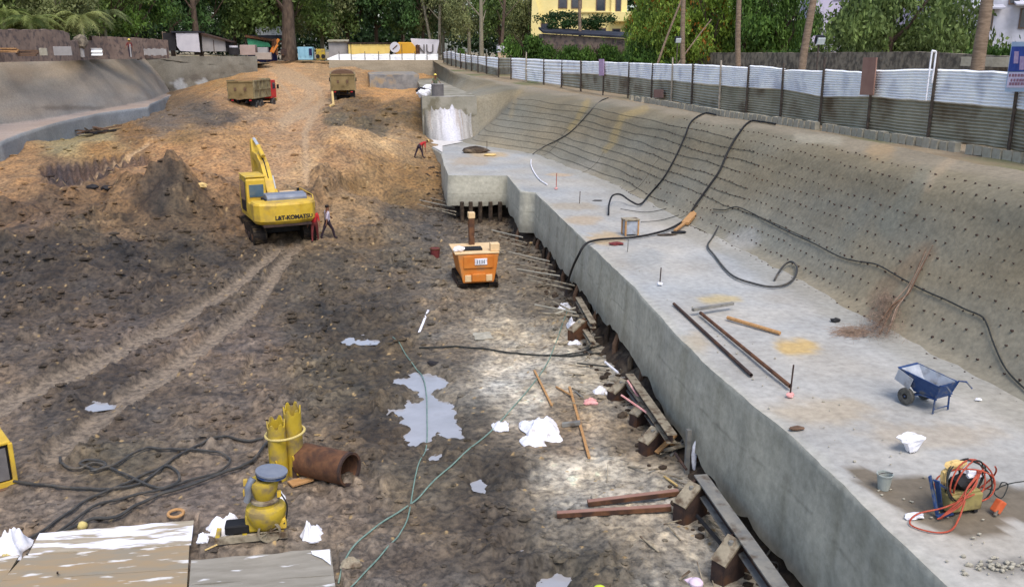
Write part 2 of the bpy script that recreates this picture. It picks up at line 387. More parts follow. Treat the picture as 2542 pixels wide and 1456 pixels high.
crest_px = [(2541, 425), (2400, 402), (2200, 358), (2000, 322), (1780, 289), (1600, 258), (1450, 234), (1270, 207), (1190, 193), (1130, 180), (1096, 164)]
CREST = [on_street(x, y) for x, y in crest_px]
CY = np.array([p.y for p in CREST]); CX = np.array([p.x for p in CREST])
o_ = np.argsort(CY); CY = CY[o_]; CX = CX[o_]
def ext(Y, ys, xs):
    Y = np.asarray(Y, float); r = np.interp(Y, ys, xs)
    k0 = (xs[2] - xs[0]) / (ys[2] - ys[0]); return np.where(Y < ys[0], xs[0] + (Y - ys[0]) * k0 * .5, r)
def xcrest(Y): return ext(Y, CY, CX)
YEND = 76.0                    # where the cut bench stops against the upper platform
ZP = 6.35                      # platform height
PLAT_L = [(at(1052, 345, ZB).x, YEND), (atY(1042, 232, 100).x, 100), (atY(1037, 222, 118).x, 118)]
def xfoot(Y):
    Y = np.asarray(Y, float); a = ext(Y, FY, FX)
    b = np.interp(Y, [YEND, 100, 136], [atY(1150, 238, YEND).x, atY(1118, 208, 100).x, atY(1085, 188, 134).x])
    t = sstep(FY[-1] - 3, YEND + 1, Y); return a * (1 - t) + b * t

# ---------------------------------------------------------------- height field of the pit floor, mounds and ramp
ctrl = []
def C(px, py, z=None, Y=None):
    P = at(px, py, z) if Y is None else atY(px, py, Y); ctrl.append((P.x, P.y, P.z))
for a in [(-300, 1456, 0), (0, 1456, 0), (600, 1456, 0), (1100, 1456, 0), (1700, 1456, 0), (1960, 1456, 0), (-300, 1100, 0), (0, 1100, 0), (400, 1100, 0),
          (900, 1100, 0), (1400, 1100, 0), (1640, 1100, .05), (-300, 850, .3), (0, 850, .3), (400, 850, .1), (800, 850, 0), (1200, 850, 0), (1480, 850, .05),
          (-300, 700, .8), (0, 700, .7), (300, 700, .5), (600, 700, .35), (900, 700, .1), (1150, 700, 0), (1350, 700, .05), (600, 615, .75), (740, 615, .8),
          (670, 590, .85), (0, 620, 1.2), (300, 600, 1.1), (450, 600, 1.1), (900, 620, .4), (1100, 610, .2), (1250, 600, .2), (930, 515, .35), (1050, 515, .5), (1100, 560, .3),
          (0, 540, 1.9), (100, 500, 2.3), (200, 530, 1.7), (300, 520, 1.9), (450, 500, 2.2), (560, 520, 1.8), (60, 430, 3.1), (150, 455, 2.35), (230, 440, 2.6), (120, 410, 3.2),
          (820, 560, .9), (700, 560, 1.3), (780, 520, 1.5)]: C(*a)
for px, py, Y in [(200, 352, 61), (270, 345, 64), (350, 345, 62), (450, 335, 62), (560, 330, 63), (650, 330, 64), (750, 340, 64), (300, 430, 54), (450, 420, 55), (600, 450, 53),
                  (600, 400, 57), (750, 460, 54), (750, 400, 58), (870, 352, 64), (950, 350, 65), (1010, 350, 67), (900, 420, 59), (1000, 420, 61), (1040, 400, 64), (1060, 440, 60),
                  (830, 285, 80), (940, 338, 73), (1010, 336, 72), (700, 300, 76), (650, 280, 88), (560, 262, 86), (850, 258, 92), (930, 254, 88), (1000, 248, 88), (750, 220, 105),
                  (700, 180, 128), (720, 158, 140), (630, 160, 140), (800, 160, 138), (560, 218, 97), (620, 230, 108), (500, 272, 84), (440, 297, 78), (400, 318, 74), (590, 292, 80),
                  (560, 240, 90), (1000, 226, 114), (920, 226, 114), (880, 200, 120), (820, 190, 125), (640, 200, 118), (350, 0, -69.5), (450, 0, -70), (550, 0, -71), (630, 0, -71), (680, 262, 97), (720, 255, 97), (640, 262, 96)]:
    if Y < 0: ctrl.append((float(atY(px, 330, -Y).x), -Y, 3.5))
    else: C(px, py, Y=Y)
for px, py, z in [(0, 405, 3.3), (57, 387, 3.3), (135, 352, 3.3), (229, 344, 3.0), (327, 318, 2.7), (401, 290, 2.6), (473, 254, 2.3)]: C(px, py, z)
for Y in (14, 20, 30, 40, 50): ctrl.append((float(np.interp(Y, [p.y for p in EDGE][::-1], [p.x for p in EDGE][::-1])) + 1.5, Y, .3))
for x, y, z in [(30, 20, .3), (30, 60, .5), (12, 60, 1.0), (14, 100, 5), (14, 140, 6), (-40, 60, 2.6), (-50, 90, 2.4), (-70, 130, 2.2), (-30, 25, .2), (-45, 30, .5), (0, 150, 8.2), (-20, 150, 8.3), (5, 90, 4.9), (3, 80, 4.0), (6, 74, 2.2), (9, 68, 1.5)]: ctrl.append((x, y, z))
CT = np.array(ctrl)
def _phi(d): return d
_A = _phi(np.hypot(CT[:, None, 0] - CT[None, :, 0], CT[:, None, 1] - CT[None, :, 1])) ; n_ = len(CT)
_S = np.zeros((n_ + 1, n_ + 1)); _S[:n_, :n_] = _A - np.eye(n_) * .25
_S[:n_, n_] = 1; _S[n_, :n_] = 1
NCT = n_
_W = np.linalg.solve(_S, np.append(CT[:, 2], 0))
def hbase(x, y):
    x = np.asarray(x, float); y = np.asarray(y, float); sh = x.shape; x = x.ravel(); y = y.ravel(); out = np.empty(x.shape)
    for i in range(0, len(x), 60000):
        d = np.hypot(x[i:i + 60000, None] - CT[None, :, 0], y[i:i + 60000, None] - CT[None, :, 1])
        out[i:i + 60000] = _phi(d) @ _W[:NCT] + _W[NCT]
    return out.reshape(sh)
# puddles: outlines in picture pixels on the floor, water level
PUD = {
 'main': ([(952, 1010), (985, 1000), (1000, 990), (1060, 975), (1075, 985), (1115, 990), (1138, 1025), (1140, 1075), (1110, 1085), (1085, 1070), (1060, 1100), (1030, 1100), (1000, 1060), (985, 1035)], .0),
 'upper': ([(975, 948), (985, 925), (1015, 922), (1060, 918), (1112, 926), (1120, 950), (1080, 962), (1070, 985), (1010, 955)], .0),
 'far': ([(830, 842), (865, 832), (915, 832), (945, 838), (930, 852), (860, 854)], .0),
 'small': ([(1055, 1120), (1090, 1112), (1095, 1135), (1065, 1143)], .0),
 'near': ([(1300, 1460), (1330, 1425), (1380, 1395), (1430, 1410), (1415, 1450), (1390, 1480), (1300, 1490)], .0),
 'mid': ([(1165, 1190), (1190, 1168), (1212, 1185), (1200, 1218), (1175, 1212)], .0),
 'left': ([(200, 990), (235, 975), (290, 985), (275, 1010), (215, 1018)], .0),
 'low': ([(1255, 1352), (1290, 1338), (1312, 1355), (1275, 1372)], .0)}
colz = [  # px, py, r, g, b (photo colour of the soil), roughness of the clods
 (0, 450, 150, 118, 80, .35), (100, 560, 106, 86, 66, .8), (0, 560, 110, 88, 64, .8), (0, 640, 70, 62, 52, 1.0), (150, 640, 62, 54, 46, 1.0), (300, 640, 58, 52, 46, 1.0), (450, 620, 68, 60, 48, 1.0),
 (600, 640, 78, 68, 56, 1.0), (0, 700, 76, 66, 56, 1.0), (300, 720, 82, 72, 62, .9), (600, 720, 92, 82, 70, .8), (800, 680, 92, 82, 66, .9), (1000, 640, 92, 84, 70, .9), (1080, 560, 86, 80, 72, .7),
 (1000, 540, 92, 84, 72, .8), (900, 600, 104, 88, 64, .9), (0, 850, 86, 76, 66, .8), (300, 850, 98, 86, 76, .6), (600, 850, 96, 84, 74, .7), (800, 800, 98, 88, 74, .8), (0, 1000, 104, 92, 80, .45),
 (300, 1050, 108, 96, 84, .45), (600, 1000, 98, 86, 74, .8), (850, 950, 98, 88, 70, .9), (950, 870, 112, 98, 76, .7), (900, 1100, 104, 90, 72, .8), (100, 1250, 110, 98, 86, .35), (500, 1250, 108, 96, 86, .4),
 (300, 1150, 104, 94, 76, .55), (850, 1250, 112, 100, 88, .6), (1050, 1200, 126, 114, 94, .5), (700, 1430, 108, 98, 86, .5), (1000, 1400, 98, 88, 78, .6), (1200, 1300, 106, 94, 80, .6), (1250, 1180, 96, 86, 72, .6),
 (1180, 1080, 122, 110, 92, .35), (1230, 930, 184, 178, 164, .18), (1330, 960, 180, 174, 160, .2), (1250, 1000, 176, 170, 156, .15), (1440, 930, 160, 154, 140, .3), (1560, 1230, 156, 150, 138, .25), (1480, 1290, 158, 152, 140, .25), (1150, 880, 138, 126, 108, .4), (1250, 830, 160, 150, 130, .4), (1100, 760, 104, 94, 80, .7), (1300, 760, 106, 98, 84, .5),
 (1420, 1000, 124, 112, 94, .35), (1380, 1180, 174, 168, 154, .25), (1500, 1170, 170, 164, 150, .3), (1600, 1320, 150, 144, 132, .3), (1400, 1330, 150, 144, 132, .35), (1700, 1400, 142, 136, 124, .25), (1250, 1420, 112, 102, 90, .6),
 (1400, 1100, 122, 108, 90, .25), (1560, 1110, 118, 106, 88, .25), (1450, 1420, 116, 106, 88, .6), (1100, 1300, 114, 102, 86, .5), (1150, 700, 108, 100, 86, .5), (1300, 660, 110, 100, 84, .6), (1000, 720, 98, 88, 74, .7),
 (450, 540, 96, 80, 58, .9), (300, 560, 116, 94, 66, .9), (200, 600, 92, 78, 58, .9), (420, 530, 56, 48, 40, 1.0), (600, 540, 112, 88, 60, .8), (300, 480, 128, 100, 66, .8), (500, 470, 148, 116, 78, .5), (550, 400, 166, 128, 84, .25),
 (420, 380, 164, 126, 82, .25), (350, 430, 158, 122, 80, .35), (250, 370, 146, 112, 64, .35), (180, 355, 150, 138, 98, .25), (250, 345, 148, 134, 94, .3), (450, 345, 146, 116, 70, .3), (150, 430, 100, 80, 60, .4), (210, 440, 118, 92, 62, .4),
 (60, 420, 158, 124, 82, .3), (20, 400, 160, 126, 84, .3), (330, 335, 128, 98, 56, .5), (400, 310, 108, 96, 82, .5), (500, 280, 96, 86, 72, .6), (560, 300, 92, 82, 70, .6), (600, 340, 164, 128, 80, .3), (700, 400, 172, 138, 98, .2),
 (650, 320, 168, 134, 94, .2), (780, 320, 166, 132, 92, .25), (760, 420, 184, 154, 112, .15), (800, 480, 140, 114, 80, .7), (850, 400, 156, 122, 82, .4), (950, 420, 146, 116, 72, .4), (1020, 440, 138, 108, 62, .4), (1000, 500, 116, 94, 58, .5), (900, 480, 148, 120, 78, .5),
 (880, 540, 142, 118, 84, .6), (960, 350, 196, 164, 116, .1), (880, 350, 190, 156, 108, .15), (830, 300, 104, 94, 72, .5), (900, 290, 112, 90, 54, .5), (960, 280, 108, 88, 50, .5), (950, 330, 98, 88, 66, .4), (1010, 300, 108, 90, 58, .4), (870, 280, 118, 96, 60, .5), (900, 318, 96, 86, 64, .5), (930, 268, 116, 92, 56, .4), (990, 268, 110, 90, 56, .4), (1000, 335, 152, 126, 88, .3),
 (700, 260, 182, 148, 106, .12), (760, 270, 172, 140, 102, .2), (720, 200, 192, 154, 108, .1), (690, 190, 196, 156, 110, .1), (680, 160, 176, 138, 94, .1), (800, 180, 166, 136, 96, .1), (620, 240, 176, 138, 92, .2), (570, 215, 164, 128, 76, .2), (950, 240, 186, 142, 84, .15), (1000, 228, 190, 146, 88, .15),
 (780, 230, 190, 154, 110, .12), (750, 300, 178, 144, 104, .2), (560, 250, 160, 126, 84, .3), (640, 290, 150, 124, 92, .3)]
CZ = np.array(colz, float); CZL = np.concatenate([CZ[:, :2], lin(CZ[:, 2:5]), CZ[:, 5:6]], 1)
def zones(px, py):
    """soil colour and roughness as fields over the site"""
    out = np.empty(px.shape + (4,)); pf = px.ravel(); qf = py.ravel(); of = out.reshape(-1, 4)
    for i in range(0, len(pf), 60000):
        dx = pf[i:i + 60000, None] - CZL[None, :, 0]; dy = (qf[i:i + 60000, None] - CZL[None, :, 1]) * 1.6
        w_ = 1.0 / (dx * dx + dy * dy + 120.0) ** 1.9
        of[i:i + 60000] = (w_ @ CZL[:, 2:]) / w_.sum(1)[:, None]
    return out
RUTS = [([(700, 612), (650, 655), (580, 715), (440, 800), (250, 895), (0, 1012)], 21), ([(742, 612), (690, 670), (620, 770), (480, 880), (320, 985), (130, 1140)], 23), ([(625, 900), (600, 950)], 10)]
ROADS = [([(655, 160), (700, 185), (760, 215), (775, 240), (740, 270), (700, 300)], 15), ([(690, 165), (745, 190), (790, 220), (800, 245), (775, 290), (757, 330), (760, 460)], 13),
         ([(700, 175), (690, 200), (730, 250)], 6), ([(820, 250), (760, 280), (700, 310)], 12), ([(270, 420), (370, 360)], 5), ([(180, 470), (300, 400)], 5)]
HEAPS = []
LFB = [(0, 405), (57, 387), (135, 352), (229, 344), (327, 318), (401, 290), (473, 254)]
for a_, b_, c_, d_ in [(440, 552, 1.25, 2.2), (505, 300, .1, 4.5), (400, 325, .1, 3), (250, 372, .1, 2.4), (860, 450, .6, 2.0), (900, 520, .7, 2.0), (820, 500, .5, 1.5), (100, 620, .5, 2.5), (230, 650, .5, 2.2), (950, 560, .4, 1.6), (30, 450, .7, 2.4), (560, 480, .4, 2)]:
    q_ = at(a_, b_, 1.0) if b_ > 440 else atY(a_, b_, 84 if b_ < 310 else 70 if b_ < 340 else 62); HEAPS.append((q_.x, q_.y, c_, d_))
BRD = [(-150, 1395), (80, 1312), (495, 1282), (495, 1380), (835, 1350), (860, 1520), (-250, 1530)]
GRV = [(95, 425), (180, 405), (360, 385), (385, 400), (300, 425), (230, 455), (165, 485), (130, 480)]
def terrain(x, y):
    x = np.asarray(x, float); y = np.asarray(y, float)
    hb = hbase(x, y); px, py = proj(x, y, hb)
    wx = px + 26 * fbm(x * .22, y * .22, 3) * np.clip(400 / (py - 60), .3, 3); wy = py + 12 * fbm(x * .25 + 9, y * .25, 4)
    Z = zones(wx, wy); rgh = Z[..., 3].copy()
    dist = np.hypot(x, y)
    rut = np.zeros(x.shape)
    for pts, wd in RUTS:
        rut = np.maximum(rut, 1 - sstep(.45, 1.0, seg_dist(px + 5 * fbm(x * .8, y * .8, 6), py, pts) / (wd * np.clip((py - 128) / 600, .5, 2))))
    road = np.zeros(x.shape)
    for pts, wd in ROADS: road = np.maximum(road, 1 - sstep(.3, 1.0, seg_dist(px, py + 3 * fbm(x * .4, y * .4, 8), pts) / wd))
    smooth = np.maximum(rut * .85, road * .8); rgh *= (1 - smooth)
    patch = sstep(-.25, .35, fbm(x * .55, y * .55, 21, 3))
    rgh *= (.45 + .75 * patch)
    near = np.clip(1.15 - dist / 90, .35, 1)
    f1, v1 = worley(x * 1.5 + .3 * perlin(x * 3, y * 3, 2), y * 1.5, 11); f2, v2 = worley(x * 3.6, y * 3.6, 12); f3, v3 = worley(x * 8.5, y * 8.5, 13)
    big = np.clip(1 - f1 / .62, 0, 1) ** .7 * (v1 > .45) * v1; med = np.clip(1 - f2 / .6, 0, 1) ** .5 * (v2 > .4) * v2; sml = np.clip(1 - f3 / .6, 0, 1) * (v3 > .35) * v3
    h = hb + .22 * fbm(x * .3, y * .3, 31, 4) * (.4 + rgh) + rgh * (.26 * big * (rgh > 0) + .19 * med + .09 * sml) + .035 * fbm(x * 2.6, y * 2.6, 33, 4) * (.6 + rgh) + .03 * fbm(x * 9, y * 9, 35, 3) * rgh
    ridge = 1 - np.abs(fbm(x * .9, y * .5, 41, 3)) * 2.2
    h += .12 * rgh * np.clip(ridge, -.3, 1) * near
    f4, v4 = worley(x * .55 + .4 * perlin(x, y, 7), y * .5, 17); mnd = sstep(.9, 2.0, hb) * sstep(8, 90, seg_dist(px, py, LFB)) * np.clip(rgh * 1.6, 0, 1); h += mnd * .5 * np.clip(1 - f4 / .6, 0, 1) ** .7 * v4
    for gx, gy, gh, gr in HEAPS: h += gh * np.exp(-(((x - gx) ** 2 + (y - gy) ** 2 * .7) / gr ** 2) ** 1.3) * (1 + .35 * fbm(x * .9, y * .9, 57, 3))
    h -= (.13 * rut - .09 * np.exp(-((rut - .12) / .12) ** 2) * (rut > .001)) * (py > 500) + .05 * road
    h += np.where((py < 560) & (hb > 1.5), .95 * (fbm(x * .2, y * .17, 51, 5) + .45 * np.clip(1 - np.abs(fbm(x * .28, y * .2, 53, 3)) * 4, 0, 1) * rgh) * (.45 + rgh * .8) * (1 - road) * sstep(8, 100, seg_dist(px, py, LFB)), 0)
    PR_ = np.zeros(x.shape)
    for k, (pts, lvl) in PUD.items():
        qx = px + 22 * fbm(x * 1.9, y * 1.9, 62, 5) * (1 + (k == 'main')); qy = py + 15 * fbm(x * 1.9, y * 1.9, 63, 5) * (1 + (k == 'main'))
        m = in_poly(qx, qy, pts); d = seg_dist(qx, qy, pts + pts[:1]); sd_ = np.where(m, d, -d) / np.clip((py - 128) / 60, 8, 30)
        q = sstep(-1.3, 1.1, sd_); h = h * (1 - q) + (-.26 + .1 * rgh * big + .05 * fbm(x * 2.5, y * 2.5, 61, 3) + .09 * med + .05 * sml) * q
        rim = sstep(-16, -1.0, sd_ + 4 * fbm(x * 3, y * 3, 64, 3)) * (1 - sstep(.5, 1.5, sd_)); PR_[...] = np.maximum(PR_, rim)
    bq = in_poly(px, py, BRD); h = np.where(bq, h * .25 - .06, h)
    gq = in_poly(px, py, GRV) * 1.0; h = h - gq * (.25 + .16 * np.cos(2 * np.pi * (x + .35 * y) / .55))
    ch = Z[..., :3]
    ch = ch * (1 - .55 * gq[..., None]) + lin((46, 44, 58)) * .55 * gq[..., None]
    ch = ch * (1 - .35 * mnd[..., None] * sstep(.35, .6, f4)[..., None])  # cavity shade between the mound lumps, put into the soil colour
    sh = 1 + .38 * fbm(x * 1.1, y * 1.1, 71, 4) + .55 * rgh * (v2 - .5) * (f2 < .55) + .4 * rgh * (v1 - .5) + .25 * (v3 - .5) * rgh
    sh = np.clip(sh, .3, 1.8); dk = sstep(.05, .45, fbm(x * .9 + 3, y * .9, 73, 3)) * np.clip(Z[..., 3] * 1.5 - .3, 0, 1); sh = sh * (1.16 - .6 * dk)
    sl = sstep(.0, .3, fbm(x * .8 + 11, y * .8, 75, 3)) * sstep(.5, .3, Z[..., 3]) * (px > 1050) * (py > 780); sh = sh * (1 + .35 * sl)
    wet = sstep(.12, .42, fbm(x * .45 + 5, y * .45, 81, 4)) * sstep(.6, .15, Z[..., 3]) * (py > 800)
    ch = ch * sh[..., None]; ch = ch * (1 - .42 * wet[..., None]) * 1.08; g_ = ch.mean(-1, keepdims=True); qf = sstep(640, 520, py)[..., None]; ch = ch + (g_ - ch) * (.14 * (1 - qf) + .08 * qf); ch = np.clip(ch, .004, 1) * (1 - .14 * qf * np.array([.9, 1.0, 1.1])); dz_ = sstep(600, 640, py) * sstep(860, 780, py) * sstep(1100, 950, px); ch = ch * (1 - .26 * dz_[..., None]) 
    ch = ch * (1 - .58 * PR_[..., None])
    tone = fbm(x * .7, y * .7, 91, 3)[..., None]
    ch = ch * (1 + tone * np.array([.2, .08, -.1]))
    spk = sstep(.1, .5, fbm(x * 3.1 + 9, y * 3.1, 95, 3)); ch = ch * (1 + .5 * spk[..., None] * (py > 620)[..., None] * np.array([1.05, 1, .85])) * np.array([1.1, 1.04, .95])
    tk = lin((146, 130, 110)); ch = ch * (1 - .75 * rut[..., None]) + tk * 1.05 * .75 * rut[..., None]
    tr_ = lin((190, 160, 122)); ch = ch * (1 - .8 * road[..., None]) + tr_ * .8 * road[..., None]
    # orange and pale spoil fragments
    odd = (v3 > .988) & (f3 < .4); ch = np.where(odd[..., None], lin((178, 150, 104)), ch)
    return h, np.clip(ch, .004, .8), rgh
def hh(x, y):
    h, c, r = terrain(np.array([x]), np.array([y])); return float(h[0])
def G(px, py, dz=0.0):
    """place on the soil seen at a picture pixel"""
    d = ray(px, py); ts = np.linspace(14, 150, 700) if py < 700 else np.linspace(12, 75, 600)
    X = d[0] / d[1] * ts; Z = CAMH + d[2] / d[1] * ts; H = hbase(X, ts)
    k = np.argmax(Z <= H); P = Vector((X[k], ts[k], 0)); P.z = hh(P.x, P.y) + dz; return P
def GF(px, py, dz=0.0):
    P = at(px, py, 0.0); z = hh(P.x, P.y); P = at(px, py, z); P.z = hh(P.x, P.y) + dz; return P

na, nd = 780, 860
az = np.radians(np.linspace(-40, 46, na)); dist = 12.2 * np.exp(np.linspace(0, math.log(156 / 12.2), nd))
AZ, DD = np.meshgrid(az, dist); X = DD * np.sin(AZ); Y = DD * np.cos(AZ)
H, CC, RG = terrain(X, Y)
F = grid_faces(nd, na)
ex = np.interp(Y, [p.y for p in EDGE][::-1], [p.x for p in EDGE][::-1])
drop = ((X > ex + 4) & (Y < YEND - 3)) | (X > 24) | (Y > 147)
keep = ~(drop.ravel()[F].all(1)); F = F[keep]
struct(np_mesh('pit_ground', np.stack([X, Y, H], -1).reshape(-1, 3), F, 'mud', CC.reshape(-1, 3)))

# loose clods of soil lying on the mud: nobody could count them
rs = np.random.RandomState(3); ico = bmesh.new(); bmesh.ops.create_icosphere(ico, subdivisions=1, radius=1)
iv = np.array([v.co[:] for v in ico.verts]); jf = np.array([[v.index for v in f.verts] for f in ico.faces]); ico.free()
# thin ico to 20 faces
ico = bmesh.new(); bmesh.ops.create_icosphere(ico, subdivisions=0 + 1, radius=1); ico.free()
N = 30000
a_ = rs.uniform(R(-26), R(36), N); d_ = 13 * np.exp(rs.uniform(0, 1, N) ** .8 * math.log(95 / 13))
cx_, cy_2 = d_ * np.sin(a_), d_ * np.cos(a_); h_, c_, r_ = terrain(cx_, cy_2)
exx = np.interp(cy_2, [p.y for p in EDGE][::-1], [p.x for p in EDGE][::-1])
ok = (rs.uniform(0, 1, N) < (r_ ** 1.6 * 1.1 + .01)) & (h_ > .0) & (cx_ < exx - .2)
cx_, cy_2, h_, c_, r_ = [q[ok] for q in (cx_, cy_2, h_, c_, r_)]
n = min(len(cx_), 13000); cx_, cy_2, h_, c_, r_ = [q[:n] for q in (cx_, cy_2, h_, c_, r_)]
t_ = (1 + 5 ** .5) / 2
iv = np.array([(-1, t_, 0), (1, t_, 0), (-1, -t_, 0), (1, -t_, 0), (0, -1, t_), (0, 1, t_), (0, -1, -t_), (0, 1, -t_), (t_, 0, -1), (t_, 0, 1), (-t_, 0, -1), (-t_, 0, 1)]) / math.hypot(1, t_)
jf = np.array([(0, 11, 5), (0, 5, 1), (0, 1, 7), (0, 7, 10), (0, 10, 11), (1, 5, 9), (5, 11, 4), (11, 10, 2), (10, 7, 6), (7, 1, 8), (3, 9, 4), (3, 4, 2), (3, 2, 6), (3, 6, 8), (3, 8, 9), (4, 9, 5), (2, 4, 11), (6, 2, 10), (8, 6, 7), (9, 8, 1)])
sz = .018 + .10 * rs.uniform(0, 1, n) ** 3.5 * (.5 + np.hypot(cx_, cy_2) / 40); sz = np.clip(sz, .015, .2)
V = iv[None] * (sz[:, None, None] * rs.uniform(.6, 1.3, (n, 12, 3)))
V[..., 0] *= rs.uniform(.8, 1.7, (n, 1)); V[..., 2] *= .5; V += np.stack([cx_, cy_2, h_ + sz * .2], -1)[:, None]
Fc = (jf[None] + (np.arange(n) * 12)[:, None, None]).reshape(-1, 3)
colr = np.repeat(c_ * rs.uniform(.55, 1.15, (n, 1)), 12, 0)
o = np_mesh('soil_clods', V.reshape(-1, 3), Fc, 'clod', colr, smooth=False); o['kind'] = 'stuff'
tag(o, 'loose clods and crumbs of dark wet soil strewn over the pit floor', 'soil')

# puddle water
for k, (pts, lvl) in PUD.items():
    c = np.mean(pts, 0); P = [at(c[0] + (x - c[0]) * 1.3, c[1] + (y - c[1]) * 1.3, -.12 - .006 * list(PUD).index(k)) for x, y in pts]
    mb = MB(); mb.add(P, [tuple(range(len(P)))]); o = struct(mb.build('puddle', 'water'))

# ================================================================ RIGHT BENCH (concrete slab), its face, the soil under it
def resample(P, step):
    out = [P[0].copy()]
    for a, b in zip(P[:-1], P[1:]):
        m = max(1, int(round((b - a).length / (step * (.35 + a.y / 45))))); out += [a.lerp(b, k / m) for k in range(1, m + 1)]
    return out
E = resample(EDGE, .35); E = [p for p in E]
nE = len(E); eY = np.array([p.y for p in E]); eX = np.array([p.x for p in E])
jog = .05 * fbm(eX * .8 + eY * .7, eY * .3, 101, 3); eX = eX + jog; eX = eX - .04 * np.abs(fbm(eY * 2, eX * 0, 102, 2))
nc = 90; fx = xfoot(eY) + .6
T = np.linspace(0, 1, nc)[None, :] ** .8; BX = eX[:, None] * (1 - T) + fx[:, None] * T; BY = np.repeat(eY[:, None], nc, 1)
BZ = ZB + .02 * fbm(BX * .7, BY * .7, 103, 4) + .01 * fbm(BX * 4, BY * 4, 104, 3) - .02 * (1 - sstep(0, .12, BX - eX[:, None]))
bqx, bqy = proj(BX, BY, np.full(BX.shape, ZB))
base = lin((180, 177, 170)) * (1 + .3 * fbm(BX * .45, BY * .45, 105, 4) + .1 * fbm(BX * 2.6, BY * 2.6, 106, 3))[..., None]
tn = fbm(BX * .3 + 4, BY * .3, 107, 3)[..., None]; base = base * (1 + tn * np.array([.14, .04, -.1]))
far_ = sstep(26, 45, BY)[..., None]; base = base * (1 - .04 * far_)
def stain(cx, cy_, rx, ry, col, k, seed, frag=.5):
    global base
    d = np.hypot((bqx - cx) / rx, (bqy - cy_) / ry) + frag * fbm(BX * 1.6, BY * 1.6, seed, 4)
    q = (k * (1 - sstep(.55, 1.05, d)))[..., None]; base = base * (1 - q) + lin(col) * q
for a in [(1980, 862, 66, 24, (206, 174, 112), .9, 1), (1785, 743, 60, 14, (198, 176, 124), .75, 2), (1215, 384, 60, 9, (196, 168, 124), .7, 3), (1450, 545, 60, 14, (190, 164, 128), .6, 4), (1500, 592, 60, 20, (200, 168, 116), .65, 5),
          (1390, 434, 40, 5, (202, 170, 130), .6, 6), (1420, 512, 80, 12, (172, 156, 130), .6, 7), (1720, 850, 50, 30, (190, 166, 124), .45, 8), (1840, 600, 70, 30, (206, 204, 200), .6, 9), (2050, 1020, 160, 40, (184, 164, 132), .5, 10),
          (2300, 1080, 200, 40, (182, 162, 132), .45, 11), (1530, 690, 60, 20, (196, 196, 194), .5, 12), (1750, 930, 26, 8, (228, 214, 190), .8, 13), (1600, 640, 60, 30, (150, 154, 154), .4, 14), (2480, 1400, 80, 20, (150, 148, 142), .6, 15), (1870, 1010, 60, 30, (196, 190, 180), .5, 17),
          (1170, 400, 60, 14, (178, 158, 132), .6, 18), (1700, 700, 70, 24, (186, 186, 182), .4, 19)]: stain(*a)
wetp = [(2090, 1160), (2130, 1158), (2200, 1180), (2330, 1185), (2440, 1180), (2545, 1215), (2700, 1230), (2700, 1320), (2500, 1290), (2490, 1330), (2350, 1325), (2270, 1290), (2190, 1235), (2130, 1200)]
m = in_poly(bqx, bqy, wetp); d = seg_dist(bqx, bqy, wetp + wetp[:1]); sdq = np.where(m, d, -d) + 10 * fbm(BX * 3, BY * 3, 111, 3)
wq = sstep(-5, 5, sdq)[..., None] * .92; base = base * (1 - wq) + lin((116, 104, 86)) * wq
wetp2 = [(2400, 1400), (2450, 1380), (2560, 1385), (2560, 1430), (2440, 1425)]
m = in_poly(bqx, bqy, wetp2); d = seg_dist(bqx, bqy, wetp2 + wetp2[:1]); wq = (sstep(-6, 6, np.where(m, d, -d) + 14 * fbm(BX * 4, BY * 4, 112, 3)) * .55)[..., None]; base = base * (1 - wq) + lin((110, 106, 100)) * wq
edgew = (1 - sstep(.02, .3, BX - eX[:, None] + .15 * fbm(BX, BY, 113, 3)))[..., None] * .5; base = base * (1 - edgew) + lin((192, 188, 172)) * edgew
footw = (sstep(1.1, .3, fx[:, None] - .6 - BX + .4 * fbm(BX * .8, BY * .8, 114, 3)))[..., None] * .5; base = base * (1 - footw) + lin((150, 146, 132)) * footw
o = np_mesh('bench_slab', np.stack([BX, BY, BZ], -1).reshape(-1, 3), grid_faces(nE, nc), 'conc', np.clip(base, .01, .85).reshape(-1, 3)); struct(o); BENCH = o
# face: from the edge down, irregular lower lip, slightly battered; then the undercut soil behind it
ev = np.stack([np.gradient(eX), np.gradient(eY)], -1); nn = np.stack([ev[:, 1], -ev[:, 0]], -1); nn /= np.linalg.norm(nn, axis=1)[:, None] + 1e-9   # towards the pit
nn = np.where((nn[:, :1] > 0) & (nn[:, 1:] > 0), -nn, nn)
chk = nn[:, 0] + nn[:, 1] > 0; nn[chk] *= -1
zbot = np.interp(eY, [12, 20, 27, 35, 45, 50, 60, 76], [.3, .75, .95, .95, 1.0, 1.15, 1.5, 2.2]) + .5 * fbm(eY * .9 + eX * .8, eX * .5, 121, 4)
inn = (eX > EDGE[5].x - .05) & (eX < EDGE[6].x + .1) & (np.abs(eY - EDGE[5].y) < 1.6); zbot[inn] = 1.25 + .2 * fbm(eX[inn] * 1.4, eY[inn], 122, 3)
nr = 40; S_ = np.linspace(0, 1, nr)[:, None]
FZ = ZB * (1 - S_) + zbot[None, :] * S_
bulge = .02 + .10 * S_ + .05 * fbm(eX[None] * .6 + eY[None] * .5, FZ * .8, 123, 3)
bulge[0] = 0
FXX = eX[None] + nn[None, :, 0] * bulge; FYY = eY[None] + nn[None, :, 1] * bulge
s_al = eX * .8 + eY
cface = lin((198, 193, 174)) * (1 + .2 * fbm(s_al[None] * 1.6 + 0 * FZ, FZ * .35, 124, 4) + .12 * fbm(s_al[None] * 5 + 0 * FZ, FZ * 1.5, 125, 3))[..., None]
